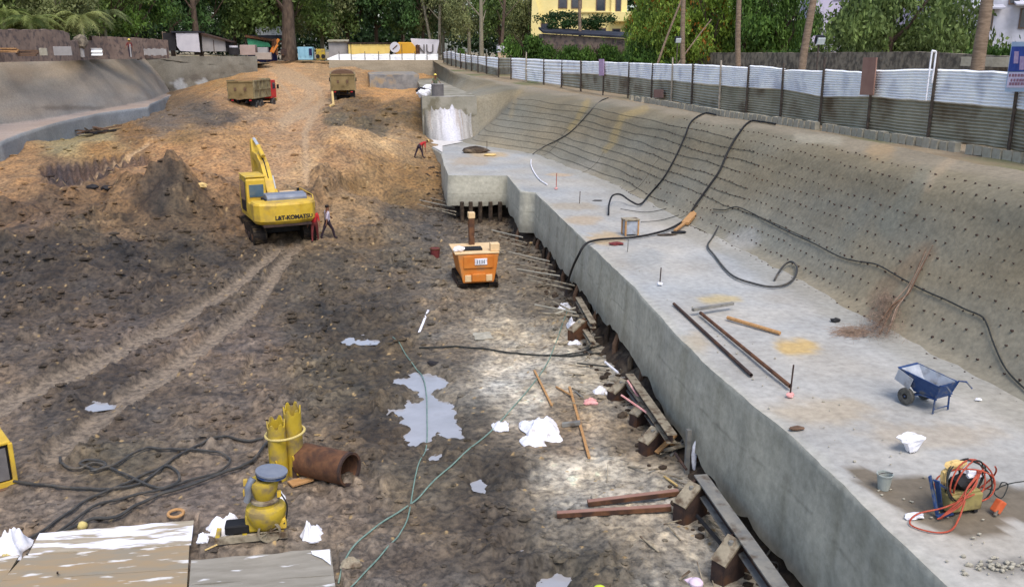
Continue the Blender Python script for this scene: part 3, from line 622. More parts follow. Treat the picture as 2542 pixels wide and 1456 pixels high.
streak = sstep(.05, .4, fbm(s_al[None] * 3.3 + 0 * FZ, FZ * .14, 126, 3))[..., None] * .34; dr = sstep(.42, .55, fbm(s_al[None] * 9 + 0 * FZ, FZ * .1, 128, 2))[..., None] * .3; cface = cface * (1 - dr) + lin((214, 210, 200)) * dr; cface = cface * (1 - streak) + lin((122, 116, 90)) * streak
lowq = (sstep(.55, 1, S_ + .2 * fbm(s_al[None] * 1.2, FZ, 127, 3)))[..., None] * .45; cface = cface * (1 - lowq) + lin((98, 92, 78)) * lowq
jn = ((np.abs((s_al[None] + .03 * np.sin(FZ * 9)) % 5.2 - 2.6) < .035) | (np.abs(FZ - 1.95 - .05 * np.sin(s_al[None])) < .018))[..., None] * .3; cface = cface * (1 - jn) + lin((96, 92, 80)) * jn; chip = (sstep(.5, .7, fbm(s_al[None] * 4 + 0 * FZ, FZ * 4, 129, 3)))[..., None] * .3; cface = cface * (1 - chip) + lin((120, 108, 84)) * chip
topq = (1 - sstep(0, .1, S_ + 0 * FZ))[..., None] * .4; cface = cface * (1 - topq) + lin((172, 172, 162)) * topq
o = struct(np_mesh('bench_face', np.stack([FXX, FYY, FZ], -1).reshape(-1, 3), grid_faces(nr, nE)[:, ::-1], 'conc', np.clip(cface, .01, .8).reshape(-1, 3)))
dep = np.interp(eY, [12, 25, 40, 50, 76], [.3, .5, .6, .8, .9]); dep[inn] = 2.6
K = 14; UX, UY, UZ = [], [], []
for k in range(K):
    t = k / (K - 1)
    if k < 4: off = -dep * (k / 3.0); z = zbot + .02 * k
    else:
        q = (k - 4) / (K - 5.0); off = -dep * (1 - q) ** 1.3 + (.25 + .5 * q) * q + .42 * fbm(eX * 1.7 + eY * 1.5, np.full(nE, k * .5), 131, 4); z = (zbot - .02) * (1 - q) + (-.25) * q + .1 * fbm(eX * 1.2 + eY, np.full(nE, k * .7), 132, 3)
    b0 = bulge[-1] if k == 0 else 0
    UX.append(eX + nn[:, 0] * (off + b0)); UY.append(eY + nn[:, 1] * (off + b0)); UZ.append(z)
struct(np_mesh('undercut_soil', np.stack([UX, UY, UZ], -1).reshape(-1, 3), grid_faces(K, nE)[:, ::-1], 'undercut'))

# ================================================================ RIGHT SHOTCRETE SLOPE
ys = np.concatenate([9 * np.exp(np.linspace(0, math.log(138 / 9), 760))])
nt_ = 84; tt = np.linspace(0, 1, nt_)
PT = np.linspace(0, 1, 201)
def _sm(ys_): a = np.interp(PT, [0, .1, .78, .88, 1], ys_); k = np.hanning(31); k /= k.sum(); b = np.convolve(np.pad(a, 15, mode='reflect', reflect_type='odd'), k, 'valid'); return b
PU = _sm([0, .14, .60, .74, 1]); PV = _sm([0, .04, .87, .955, 1])
def slope_pt(Yv, t, seed_off=0):
    """Yv (n,), t (m,) -> arrays (n,m)"""
    Yv = np.asarray(Yv, float)[:, None]; t = np.asarray(t, float)[None, :]
    xf = xfoot(Yv); xc = xcrest(Yv); zf = ZB + (ZP - ZB) * sstep(YEND - .6, YEND + .6, Yv) - .1; zc = zstreet(Yv)
    # steep lower part, rounding over the shoulder
    u = np.interp(t, PT, PU); v = np.interp(t, PT, PV)
    und = .2 * fbm(Yv * .16 + 0 * t, t * .6 + 0 * Yv, 141, 3) * np.sin(np.pi * np.clip(t * .9 + .05, 0, 1))
    X = xf + (xc - xf) * u + und + .03 * fbm(Yv * .9, t * 6, 142, 4); Z = zf + (zc - zf) * v + .04 * fbm(Yv * .9 + 7, t * 6, 143, 3)
    X = X - .35 * np.exp(-t * 14) * (.5 + .5 * perlin(Yv * .3, 0 * t, 144))
    return X, Yv + 0 * t, Z
SX, SY, SZ = slope_pt(ys, tt)
spx, spy = proj(SX, SY, SZ)
tg = tt[None] + .12 * fbm(SY * .2, SZ, 151, 3)
cs = lin((130, 121, 100))[None, None] * (1 - sstep(.1, .9, 1 - tg))[..., None] + lin((146, 139, 121))[None, None] * sstep(.1, .9, 1 - tg)[..., None]
cs = cs * (1 + .26 * fbm(SY * .3, SZ * .5 + SX * .2, 152, 4) + .1 * fbm(SY * 1.5, SZ * 2.5, 153, 3))[..., None]
cs = cs * (1 + fbm(SY * .12 + 3, SZ * .5, 154, 3)[..., None] * np.array([.2, .06, -.14]))
crq = sstep(.86, .95, tg)[..., None] * .75; cs = cs * (1 - crq) + lin((154, 143, 124)) * (1 + .2 * fbm(SY * .5, SZ * 2, 155, 3))[..., None] * crq
for pts, wd, col, k in [([(1458, 252), (1430, 300), (1412, 322)], 9, (170, 148, 96), .55), ([(1600, 270), (1545, 290), (1520, 350), (1505, 372)], 11, (172, 150, 100), .55), ([(1300, 215), (1280, 240), (1268, 290)], 7, (168, 148, 110), .3),
                        ([(2370, 390), (2310, 440), (2300, 470)], 12, (176, 156, 128), .5), ([(2300, 620), (2170, 740)], 26, (140, 116, 92), .45), ([(2290, 440), (2200, 560)], 30, (128, 132, 122), .3), ([(2140, 520), (2080, 620)], 26, (126, 128, 118), .3),
                        ([(1480, 410), (1425, 420)], 20, (164, 158, 146), .4), ([(1860, 590), (1830, 600)], 30, (178, 176, 172), .5), ([(2200, 372), (2170, 376)], 24, (182, 152, 110), .5), ([(2080, 350), (1980, 340)], 14, (184, 176, 156), .5), ([(1160, 250), (1175, 350)], 16, (152, 146, 132), .5)]:
    d = seg_dist(spx + 6 * fbm(SY * .5, SZ * 2, 157, 3), spy, pts) / wd; q = (k * (1 - sstep(.3, 1.3, d + .4 * fbm(SY * 1.2, SZ * 2, 156, 3))))[..., None]; cs = cs * (1 - q) + lin(col) * q
SLOPE = struct(np_mesh('shotcrete_slope', np.stack([SX, SY, SZ], -1).reshape(-1, 3), grid_faces(len(ys), nt_)[:, ::-1], 'shot', np.clip(cs, .01, .8).reshape(-1, 3)))
_sf = np.stack([SX, SY, SZ], -1)
def on_slope(px, py, off=.03):
    i = np.unravel_index(np.argmin((spx - px) ** 2 + (spy - py) ** 2), spx.shape); P = Vector(_sf[i]); return P + Vector((-.8, -.1, .6)) * off
# nails: rows of short dark stubs
rows = np.linspace(.05, .86, 11); nails = []
for ri, t0 in enumerate(rows):
    Yv = 15.0 + ri * .13
    while Yv < 70:
        if Yv < 47 and random.random() < .94 - .3 * (Yv > 38): nails.append((Yv + random.uniform(-.07, .07), t0 + random.uniform(-.007, .007) + .018 * float(perlin(Yv * .25, ri * 3.1, 161))))
        Yv += .44 + (.1 if Yv > 45 else 0)
nm = MB(); nm.cyl((0, 0, 0), (-.06, -.02, .03), .034, .022, n=6); nme = nm.mesh('nail', 'rustd')
cand = []
for Yv, t0 in nails:
    x, y, z = slope_pt([Yv], [t0]); x, y, z = float(x[0, 0]), float(y[0, 0]), float(z[0, 0]); px, py = proj(x, y, z)
    if px < 2570: cand.append((y, x, z, float(px)))
cand.sort(); rest = MB()
for i, (y, x, z, px) in enumerate(cand):
    if i < 290:
        o = bpy.data.objects.new('nail', nme); COL.objects.link(o); o.parent = SLOPE; o.location = (x, y, z); s = random.uniform(.55, 1.0); o.scale = (s, s, s); o.rotation_euler = (random.uniform(-.3, .3), random.uniform(-.3, .3), random.uniform(-.6, .6))
    else: rest.cyl((x, y, z), (x - .05, y - .02, z + .03), .026, .018, n=5)
o = rest.build('nail_rows', 'rustd', SLOPE); o['kind'] = 'stuff'
# reinforcement lines showing through the shotcrete
for ri, t0 in enumerate(rows):
    y0 = 33 + 3.0 * abs(perlin(ri * 1.7, 0, 5)) * 6 + (0 if ri not in (3,) else -8)
    if ri == 10: continue
    Yv = np.arange(y0, 74, .5); tv = t0 + .018 * perlin(Yv * .25, np.full(len(Yv), ri * 3.1), 161)
    X_, Y_, Z_ = [], [], []
    pts = []
    for a, b in zip(Yv, tv):
        x, y, z = slope_pt([a], [b]); pts.append((float(x[0, 0]) - .012, a, float(z[0, 0]) + .012))
    MB().tube(pts, .012, n=4).build('joint_line', 'slopeline', SLOPE)
for k, Yv in enumerate((36.5, 44, 52, 61)):
    pts = []
    for b in np.linspace(.05, .35 + .1 * (k % 2), 12):
        x, y, z = slope_pt([Yv + .1 * math.sin(b * 20)], [b]); pts.append((float(x[0, 0]) - .01, float(y[0, 0]), float(z[0, 0]) + .01))
    MB().tube(pts, .012, n=4).build('joint_line', 'slopeline', SLOPE)

# upper platform at the far end with the white slurry face
pl = MB()
PR = [(float(xfoot(y)) + 1.2, y) for y in (YEND, 90, 100, 118, 134)]
LL = PLAT_L + [(PLAT_L[-1][0], 134)]
poly = [(x, y) for x, y in LL] + PR[::-1]
pl.prism(poly, 0.5, ZP, 'z'); struct(pl.build('upper_platform', M('platform_concrete', (134, 130, 114), (158, 152, 138), scale=.5, rough=.9, bump=.05, bscale=4, geo=True, c3=(112, 106, 88), s3=.7)))
# slurry fan
fl = PLAT_L[0][0]; fr = float(xfoot(YEND + .5)) + .5
u = np.linspace(0, 1, 90); v = np.linspace(0, 1, 60); U, V_ = np.meshgrid(u, v)
FXs = fl + .15 + (fr - fl) * U + .25 * fbm(U * 6, V_ * 2, 171, 3) * V_ ; FYs = YEND + .25 - 3.4 * V_ ** 2.6 * (.35 + .9 * np.sin(np.pi * np.clip(U * 1.05, 0, 1)) ** .8) - .25 * fbm(U * 9, V_ * 1.2, 172, 3) - .12
FZs = ZP + .03 - (ZP - ZB + .0) * V_ ** .92
FZs = np.maximum(FZs, ZB + .03 + .0 * U)
g = fbm(U * 10, V_ * 1.0, 173, 4); cw = lin((176, 172, 166))[None, None] * (1 + .35 * g[..., None])
wq = (np.exp(-((U - .52) / .2) ** 2) * .85)[..., None]; cw = cw * (1 - wq) + lin((226, 224, 232)) * wq
bq = (sstep(.15, .35, fbm(U * 14 + 3, V_ * .8, 174, 3)) * .4)[..., None]; cw = cw * (1 - bq) + lin((150, 128, 100)) * bq
lq = ((1 - sstep(.02, .14, U)) * .8)[..., None]; cw = cw * (1 - lq) + lin((108, 104, 90)) * lq
struct(np_mesh('slurry_face', np.stack([FXs, FYs, FZs], -1).reshape(-1, 3), grid_faces(60, 90)[:, ::-1], 'shot', np.clip(cw, .01, .85).reshape(-1, 3)))
# white slurry spilled on the bench tip in front of it
sp_ = MB(); P = [at(x, y, ZB + .05) for x, y in [(1042, 347), (1062, 343), (1110, 345), (1150, 352), (1120, 358), (1098, 362), (1098, 378), (1070, 362)]]
sp_.add(P, [tuple(range(len(P)))]); struct(sp_.build('spilled_slurry', M('slurry_pale', (196, 190, 182), (214, 208, 202), scale=3, rough=.8, geo=True)))

# ================================================================ STREET LEVEL GROUND
ysg = np.concatenate([np.linspace(4, 70, 80), np.linspace(71, 138, 60)]); offs = np.array([0, .25, .6, 1, 1.6, 2.4, 3.5, 5, 8, 12, 18, 30, 60, 120, 300, 700])
GX = xcrest(ysg)[:, None] + offs[None] - .05; GY = np.repeat(ysg[:, None], len(offs), 1)
GZ = zstreet(GY) - .03 + .10 * fbm(GX * .5, GY * .5, 181, 3) * np.minimum(offs[None] / 2, 1)
struct(np_mesh('street_ground', np.stack([GX, GY, GZ], -1).reshape(-1, 3), grid_faces(len(ysg), len(offs))[:, ::-1], 'ground'))
# ================================================================ LEFT SIDE: bench, face, slope, ground
lf = [(0, 354), (57, 330), (143, 304), (247, 281), (300, 274), (367, 266), (372, 259), (430, 234), (473, 222)]
LE = [at(x, y, ZL) for x, y in lf]; li = [at(x, y, ZL) for x, y in [(0, 312), (95, 301), (186, 284), (258, 273), (367, 252), (447, 221)]]
lY = np.array([p.y for p in LE]); lX = np.array([p.x for p in LE]); iY = np.array([p.y for p in li]); iX = np.array([p.x for p in li])
k = (lX[1] - lX[0]) / (lY[1] - lY[0])
yl = np.linspace(30, 133, 240)
def lxe(Y): return np.where(Y < lY[0], lX[0] - .3 + (Y - lY[0]) * .12, np.interp(Y, lY, lX))
def lxi(Y): return np.where(Y < iY[0], iX[0] + (Y - iY[0]) * .12, np.interp(Y, iY, iX))
ex_l = lxe(yl) + .12 * fbm(yl * .3, yl * 0, 191, 3); ix_l = np.minimum(lxi(yl), ex_l - .6)
prof = []   # across: face bottom -> edge -> bench -> slope crest
zbl = 1.2 + 0 * yl
cols = []
def add_col(x, z, c): prof.append((x, z)); cols.append(c)
for q in np.linspace(0, 1, 14): add_col(ex_l + .25 * (1 - q) + .08 * fbm(yl * .5, np.full(len(yl), q * 2), 192, 3), zbl + (ZL - zbl) * q, (146, 148, 148))
for q in np.linspace(.04, 1, 8): add_col(ex_l + (ix_l - ex_l) * q, ZL + .02 + 0 * yl, (168, 152, 140))
for q in np.linspace(.03, 1, 34):
    vq = q if q < .8 else .8 + (q - .8)
    add_col(ix_l - 3.6 * (q ** 1.15) + .16 * fbm(yl * .15, np.full(len(yl), q * 3), 193, 4), ZL + (9.5 - ZL) * (1 - (1 - q) ** 1.1) + .05 * fbm(yl * .5, np.full(len(yl), q * 4), 194, 3), None)
LXg = np.array([p[0] for p in prof]); LZg = np.array([p[1] for p in prof]); LYg = np.repeat(yl[None], len(prof), 0)
cl = np.zeros(LXg.shape + (3,))
for i, c in enumerate(cols):
    q = (i - 22) / 34.0
    cc_ = lin(c) if c else lin((150, 142, 132)) * (1 - max(q, 0)) + lin((166, 152, 132)) * max(q, 0)
    n1 = .7 * fbm(yl * .25, np.full(len(yl), i * .12), 195, 4); n2 = fbm(yl * .9, np.full(len(yl), i * .05), 196, 3)
    cl[i] = cc_ * (1 + .28 * n1 + .14 * n2)[:, None] * (1 + fbm(yl * .1, np.full(len(yl), i * .1), 197, 3)[:, None] * np.array([.16, .04, -.1]))
lpx, lpy = proj(LXg, LYg, LZg)
for (cx, cyy, rx, ry, c, kq) in [(440, 268 / 1, 0, 0, 0, 0), (175, 268, 90, 8, (84, 72, 62), .5), (430, 168, 50, 16, (128, 124, 118), .4), (440, 272, 1, 1, (0, 0, 0), 0), (445, 178, 22, 5, (206, 190, 168), .85), (50, 190, 40, 30, (140, 122, 104), .4), (210, 185, 20, 20, (142, 130, 118), .4)]:
    if kq: q = (kq * (1 - sstep(.5, 1.1, np.hypot((lpx - cx) / rx, (lpy - cyy) / ry) + .4 * fbm(LYg * .4, LZg, 198, 3))))[..., None]; cl = cl * (1 - q) + lin(c) * q
struct(np_mesh('left_pit_wall', np.stack([LXg, LYg, LZg], -1).reshape(-1, 3), grid_faces(len(prof), len(yl)), 'shot', np.clip(cl, .01, .8).reshape(-1, 3)))
# left end wall across the far corner
xa, xb = atY(330, 215, 131).x, atY(637, 190, 131).x
nu = 90; u = np.linspace(0, 1, nu); v = np.linspace(0, 1, 30); U, V_ = np.meshgrid(u, v)
WX = xa + (xb - xa) * U; WYY = 131 + 2.2 * V_ + .6 * fbm(U * 7, V_ * 3, 201, 4) - 2.5 * np.exp(-((U - .35) / .16) ** 2) * (1 - V_); WZ = 2.0 + (9.35 - 2.0) * V_
cw = lin((124, 118, 106))[None, None] * (1 + .2 * fbm(U * 8, V_ * 4, 202, 3))[..., None]
q = (sstep(.0, .25, fbm(U * 5 + 2, V_ * 3 + 1, 203, 4)) * (V_ < .72) * sstep(.02, .12, U) * .75)[..., None]; cw = cw * (1 - q) + lin((86, 78, 70)) * q
q = (sstep(.05, .3, fbm(U * 9 + 5, V_ * 5, 204, 3)) * (V_ < .6) * (U > .15) * .8)[..., None]; cw = cw * (1 - q) + lin((172, 172, 170)) * q
struct(np_mesh('end_wall', np.stack([WX, WYY, WZ], -1).reshape(-1, 3), grid_faces(30, nu)[:, ::-1], 'shot', np.clip(cw, .01, .8).reshape(-1, 3)))
# far wall and the grey block under it
xa, xb = atY(815, 160, 134).x, atY(1100, 160, 134).x
U, V_ = np.meshgrid(np.linspace(0, 1, 80), np.linspace(0, 1, 24))
WX = xa + (xb - xa) * U; WYY = 133 + 3 * V_ + .3 * fbm(U * 8, V_ * 3, 211, 3); WZ = 5.6 + (8.78 - 5.6) * V_
cw = (lin((132, 122, 104)) * (1 - V_[..., None]) + lin((150, 136, 114)) * V_[..., None]) * (1 + .25 * fbm(U * 6, V_ * 6, 212, 4))[..., None]
struct(np_mesh('far_wall', np.stack([WX, WYY, WZ], -1).reshape(-1, 3), grid_faces(24, 80)[:, ::-1], 'shot', np.clip(cw, .01, .8).reshape(-1, 3)))
a = atY(917, 186, 116); b = atY(1040, 186, 116)
bl = MB(); bl.prism([(a.x, a.y), (b.x, b.y), (b.x, 134), (a.x - .5, 134)], 4.5, a.z, 'z'); struct(bl.build('grey_ledge', M('ledge_concrete', (112, 112, 112), (146, 144, 140), scale=1.2, rough=.85, geo=True, bump=.05, bscale=3, c3=(158, 140, 112), s3=.6)))
# left and far ground out to the horizon
ysl = np.linspace(10, 133, 120); off2 = np.array([0, .6, 1.5, 3, 6, 10, 18, 30, 60, 120, 300, 700])
cxl = np.interp(ysl, yl, LXg[-1])
GX = cxl[:, None] - off2[None] + .05; GY = np.repeat(ysl[:, None], len(off2), 1); GZ = 9.47 + .08 * fbm(GX * .4, GY * .4, 221, 3) + 0 * GX
struct(np_mesh('left_ground', np.stack([GX, GY, GZ], -1).reshape(-1, 3), grid_faces(len(ysl), len(off2)), 'ground'))
def zfar(X): return np.interp(X, [-45, -32, -24, -8, 5], [9.45, 9.35, 8.3, 8.35, 8.68])
xs_ = np.concatenate([[-900, -500, -300, -150, -90], np.linspace(-60, 40, 90), [60, 100, 200, 400, 900]]); yf = np.array([132.6, 134, 136, 137.5, 139, 142, 146, 152, 160, 175, 200, 260, 400, 1000])
GX, GY = np.meshgrid(xs_, yf); ymin = np.where((GX > float(atY(815, 160, 134).x)) & (GX < 14), 136.0, np.where(GX < float(atY(637, 190, 131).x), 132.8, 140.0))
GY2 = np.maximum(GY, ymin); GZ = zfar(GX) - .02 + 0 * GY2
struct(np_mesh('far_ground', np.stack([GX, GY2, GZ], -1).reshape(-1, 3), grid_faces(len(yf), len(xs_)), 'ground'))
# ================================================================ RIGHT FENCE: posts, two rows of zinc sheets, block kerb
fence = thing('sheet_fence', 'long zinc sheet fence above the nailed slope, white upper row over dull lower row', 'fence')
# base x,y ; post top y ; (for the panel that starts here and runs to the next post on the left) sheet top, seam, sheet bottom at this post
FP = [(2640, 420, 120, 182, 295, 405), (2500, 392, 150, 180, 273, 372), (2300, 360, 128, 172, 255, 348), (2150, 338, 165, 174, 243, 326), (2032, 318, 143, 180, 243, 312), (1935, 303, 158, 165, 224, 298),
      (1850, 291, 165, 168, 220, 284), (1783, 282, 150, 163, 214, 276), (1715, 270, 158, 160, 208, 262), (1665, 260, 143, 160, 202, 252), (1615, 251, 158, 158, 200, 246), (1558, 243, 155, 156, 193, 237), (1496, 235, 148, 154, 186, 228),
      (1441, 227, 150, 152, 184, 221), (1393, 217, 148, 150, 183, 213), (1349, 210, 146, 148, 181, 207), (1305, 203, 130, 146, 176, 201), (1268, 197, 142, 144, 172, 195), (1237, 191, 142, 144, 172, 190), (1207, 184, 138, 141, 166, 183),
      (1186, 180, 137, 140, 160, 179), (1170, 176, 135, 138, 158, 175), (1156, 173, 128, 136, 156, 172), (1143, 170, 126, 134, 154, 169), (1131, 167, 120, 131, 150, 166), (1120, 164, 120, 128, 147, 163), (1110, 160, 122, 128, 146, 159), (1101, 156, 124, 130, 146, 155)]
def fbase(px, py):
    P = on_street(px, py); return P
FB = [fbase(a[0], a[1]) for a in FP]
def corr(A, B, za0, za1, zb0, zb1, n_ribs, amp, lean=0.0, far=False):
    """corrugated sheet from vertical A to vertical B with horizontal ribs; real front and back"""
    mb = MB(); nz = max(2, n_ribs * 6); nx = 7 if not far else 3; d = (B - A); d.z = 0; L = d.length; d.normalize(); nrm = Vector((d.y, -d.x, 0)); vs = []; rr = random.Random(int(A.x * 100))
    bow = rr.uniform(-.05, .05)
    for side in (0, 1):
        for i in range(nx):
            t = i / (nx - 1); x = A.x + (B.x - A.x) * t; y = A.y + (B.y - A.y) * t
            z0 = za0 + (zb0 - za0) * t + rr.uniform(-.02, .02); z1 = za1 + (zb1 - za1) * t + rr.uniform(-.02, .02)
            for j in range(nz + 1):
                q = j / nz; off = amp * math.cos(2 * math.pi * q * n_ribs) + bow * math.sin(math.pi * t) + lean * q + side * .004
                vs.append((x + nrm.x * off, y + nrm.y * off, z0 + (z1 - z0) * q))
    fs = []; m = nz + 1
    for side in (0, 1):
        for i in range(nx - 1):
            for j in range(nz):
                a = side * nx * m + i * m + j; fs.append((a, a + m, a + m + 1, a + 1))
    mb.add(vs, fs); return mb
def tocam(A, B, s):
    d = (B - A); d.z = 0; d.normalize(); n = Vector((d.y, -d.x, 0)); 
    if n.dot(Vector((-A.x, -A.y, 0))) < 0: n = -n
    return n * s
for i in range(len(FP) - 1):
    A, B = FB[i].copy(), FB[i + 1].copy(); a, b = FP[i], FP[i + 1]; far = i > 12
    z = [zAt(A, a[3]), zAt(A, a[4]), zAt(A, a[5]), zAt(B, b[3]), zAt(B, b[4]), zAt(B, b[5])]
    if i in (3, 5): z[0] -= .1; z[3] += .12
    if i == 4: z[0] += .06; z[3] -= .16
    n1 = 11 if i < 7 else (8 if i < 13 else 4); amp = .034
    back = tocam(A, B, -.05)
    up_kind = 'zinc'
    if i in (8, 17): up_kind = 'zinc_dull' if i == 17 else 'zinc'
    corr(A + back, B + back, z[1] + .02, z[0], z[4] + .02, z[3], n1, amp, random.uniform(-.05, .05), far).build('upper_sheet', up_kind, fence, smooth=True)
    back2 = tocam(A, B, -.09); lo = 'zinc_dull'
    if i in (14, 15, 16): lo = 'zinc'
    zb_l, zb_r = z[2], z[5]
    if i == 17: zb_l += .35; zb_r += .2
    corr(A + back2, B + back2, zb_l, z[1] + .06, zb_r, z[4] + .06, n1 + 1, amp, 0, far).build('lower_sheet', lo, fence, smooth=True)
for i, a in enumerate(FP):
    P = FB[i]; zt = zAt(P, a[2]); r = .055 if i < 13 else .07
    mb = MB(); ln = random.uniform(-.05, .05)
    mb.tube([P + Vector((0, 0, -.4)), P.lerp(Vector((P.x + ln * .5, P.y, zt)), .5), Vector((P.x + ln, P.y, zt))], [r * 1.1, r, r * .9], n=7)
    o = mb.build('post', 'post' if i not in (7, 9, 16) else M('pale_post_%d' % i, (150, 138, 122), (176, 164, 148), scale=4, rough=.9), fence)
# looped white strip on the third post, the brown board, the blue poster, brown patch
P = FB[2]; zt = zAt(P, 128); z0 = zAt(P, 250); n = tocam(FB[2], FB[3], .2); X_ = Vector((.07, 0, 0))
pts = [P + n + Vector((-.06, 0, z0 - P.z)), P + n + Vector((-.05, 0, zt - P.z - .12)), P + n + Vector((-.01, 0, zt - P.z)), P + n + Vector((.07, 0, zt - P.z)), P + n + Vector((.11, 0, zt - P.z - .12)), P + n + Vector((.09, 0, z0 - P.z + .6))]
MB().tube(spline(pts, 6), .03, n=6).build('strip', 'white'); bpy.context.view_layer.update(); tag(bpy.data.objects['strip'], 'white looped plastic strip tied to the fence post left of the last sheet', 'strip')
def panel(name, px0, px1, py0, py1, ref, mat, label, cat, off, th=.03, slant=0.0):
    z0, z1 = 0, 0; A = FB[ref]; B = FB[ref + 1]; pl_n = tocam(A, B, off); d = (B - A); d.z = 0; d.normalize()
    C_ = A + pl_n
    def hit(px, py):
        dr = Vector(ray(px, py)); n = Vector((d.y, -d.x, 0)); t = (C_ - cam.location).dot(n) / dr.dot(n); return cam.location + dr * t
    q = [hit(px0, py1), hit(px1, py1), hit(px1 + slant, py0), hit(px0 + slant, py0)]
    th_v = tocam(A, B, -th); mb = MB(); mb.add([*q, *[p + th_v for p in q]], [(0, 1, 2, 3), (7, 6, 5, 4), (0, 4, 5, 1), (1, 5, 6, 2), (2, 6, 7, 3), (3, 7, 4, 0)])
    return mb.build(name, mat), hit, tocam(A, B, 1)
o, h_, n_v = panel('notice_board', 2133, 2166, 143, 236, 2, 'signbrown', '', '', .22, .05, 9); tag(o, 'blank brown board on the fence post, with dull back to the pit', 'board')
brd = thing('poster_board', 'tall framed poster with blue picture over pale lettering on the rightmost fence post', 'sign', FB[1])
def rel(o): o.location = -FB[1]; o.parent = brd; return o
o, h_, n_v = panel('frame', 2493, 2560, 104, 228, 0, 'signframe', '', '', .30, .05, 18); rel(o)
o, _, _ = panel('picture', 2502, 2554, 116, 178, 0, 'posterblue', '', '', .31, .012, 10); rel(o); o.location += n_v * .012
for (a, b, c_, d_, s_) in [(2516, 2527, 128, 158, 2), (2530, 2541, 140, 174, 2)]:
    o, _, _ = panel('figure', a, b, c_, d_, 0, 'posterpink', '', '', .32, .006, s_); rel(o); o.location += n_v * .012
o, _, _ = panel('caption', 2498, 2550, 180, 218, 0, M('caption_pale', (222, 206, 226), (232, 218, 234), scale=3, rough=.6), '', '', .31, .012, 6); rel(o); o.location += n_v * .012
for k, (yy, m_) in enumerate([(184, 'inkred'), (196, 'ink'), (205, 'inkred')]):
    for j in range(6 - (k == 1)):
        x0 = 2504 + j * 7.2 + (4 if k == 1 else 0); o, _, _ = panel('print', x0, x0 + random.uniform(4, 6), yy, yy + 7, 0, M('faded_print_%d' % k, (176, 128, 140), (150, 112, 128), scale=30, rough=.8) if j == 0 else o.data.materials[0], '', '', .325, .004, 1); rel(o); o.location += n_v * .012
o, _, _ = panel('scrap_board', 1486, 1498, 147, 188, 11, 'posterpink', '', '', .14, .03, 0); tag(o, 'small pink and white faded board nailed on a far fence post', 'board')
o, _, _ = panel('rust_patch', 1622, 1646, 222, 243, 9, 'signbrown', '', '', .12, .01, 0); tag(o, 'reddish brown scrap patch on the lower sheet of the fence', 'patch')
# block kerb under the near sheets
kerb = thing('block_kerb', 'low row of grey cement blocks under the zinc fence', 'kerb'); kb = MB(); kb.box((0, 0, 0), (.36, .22, .34)); kme = kb.mesh('block', 'block')
KB = [on_street(x, y) for x, y in [(2640, 424), (2500, 398), (2300, 366), (2150, 343), (2032, 324), (1935, 309), (1850, 297), (1783, 288), (1665, 266), (1558, 248)]]
for A, B in zip(KB[:-1], KB[1:]):
    d = B - A; L = d.length; m = max(1, int(L / .42)); ang = math.atan2(d.y, d.x)
    for k in range(m):
        P = A + d * ((k + .5) / m); 
        if random.random() < .05: continue
        o = bpy.data.objects.new('block', kme); COL.objects.link(o); o.parent = kerb
        o.location = (P.x + .22 + random.uniform(-.03, .03), P.y + random.uniform(-.02, .02), P.z + .12 + random.uniform(-.03, .02)); o.rotation_euler = (random.uniform(-.06, .06), random.uniform(-.06, .06), ang + random.uniform(-.08, .08)); o.scale = (1, 1, random.uniform(.85, 1.05))
for px, py in [(2160, 312), (2283, 338), (1810, 1), ]:
    if py > 10:
        P = on_street(px, py + 10); mb = MB(); mb.lump((0, 0, .12), (.16, .1, .12), px, .35); o = mb.build('paper_scrap', 'white', loc=P + Vector((-.1, 0, 0))); tag(o, 'crumpled white scrap by the block kerb, ' + ('left' if px < 2200 else 'right') + ' one of two', 'litter')

# ---------------------------------------------------------------- compound wall behind the fence
def wall_run(name, pts, ztop, zbot, th, mat, seed, n=140, rag=.1):
    """ragged-topped wall along points (x,y)"""
    L = [0]
    for a, b in zip(pts[:-1], pts[1:]): L.append(L[-1] + math.hypot(b[0] - a[0], b[1] - a[1]))
    s = np.linspace(0, L[-1], n); x = np.interp(s, L, [p[0] for p in pts]); y = np.interp(s, L, [p[1] for p in pts])
    zt = np.interp(s, L, ztop) + rag * fbm(s * .9, s * 0, seed, 4); dx = np.gradient(x); dy = np.gradient(y); k = np.hypot(dx, dy); nx, ny = dy / k, -dx / k
    rowsV = []
    for (o_, q) in ((-.5, 0), (-.5, .33), (-.5, .66), (-.5, 1), (.5, 1), (.5, 0)):
        z = zbot + (zt - zbot) * q; j = .05 * fbm(s * 2, s * 0 + q * 3, seed + 1, 3)
        rowsV.append(np.stack([x + nx * (o_ * th + j), y + ny * (o_ * th + j), z], -1))
    V = np.array(rowsV).reshape(-1, 3); return np_mesh(name, V, grid_faces(6, n), mat, smooth=False)
def W(px, X):
    d = ray(px, 130); t = X / d[0]; return (X, d[1] * t)
wp = [W(2700, 26), W(2290, 27), W(2000, 28), W(1700, 29), W(1600, 29.5)]
def ztop_at(p, py): return zAt(p, py)
o = wall_run('stone_wall', wp, [zAt(p, q) for p, q in zip(wp, [150, 129, 131, 131, 132])], 6.2, .4, 'stone', 301, rag=.06); tag(o, 'long grey brown rubble stone wall behind the right part of the zinc fence', 'wall')
wp = [W(1598, 31), W(1480, 32), W(1340, 33), W(1250, 31)]
o = wall_run('low_broken_wall', wp, [zAt(p, q) for p, q in zip(wp, [150, 141, 146, 150])], 6.2, .4, 'stone', 305, rag=.25); tag(o, 'low broken stone wall in front of the dark shrubs and the yellow house', 'wall')
stp = thing('block_stack', 'two courses of pale blocks on top of the stone wall by the poster', 'blocks', (W(2440, 25.5)[0], W(2440, 25.5)[1], 0))
bm_ = MB(); bm_.box((0, 0, 0), (1.1, .4, .38)); bme = bm_.mesh('block', 'block')
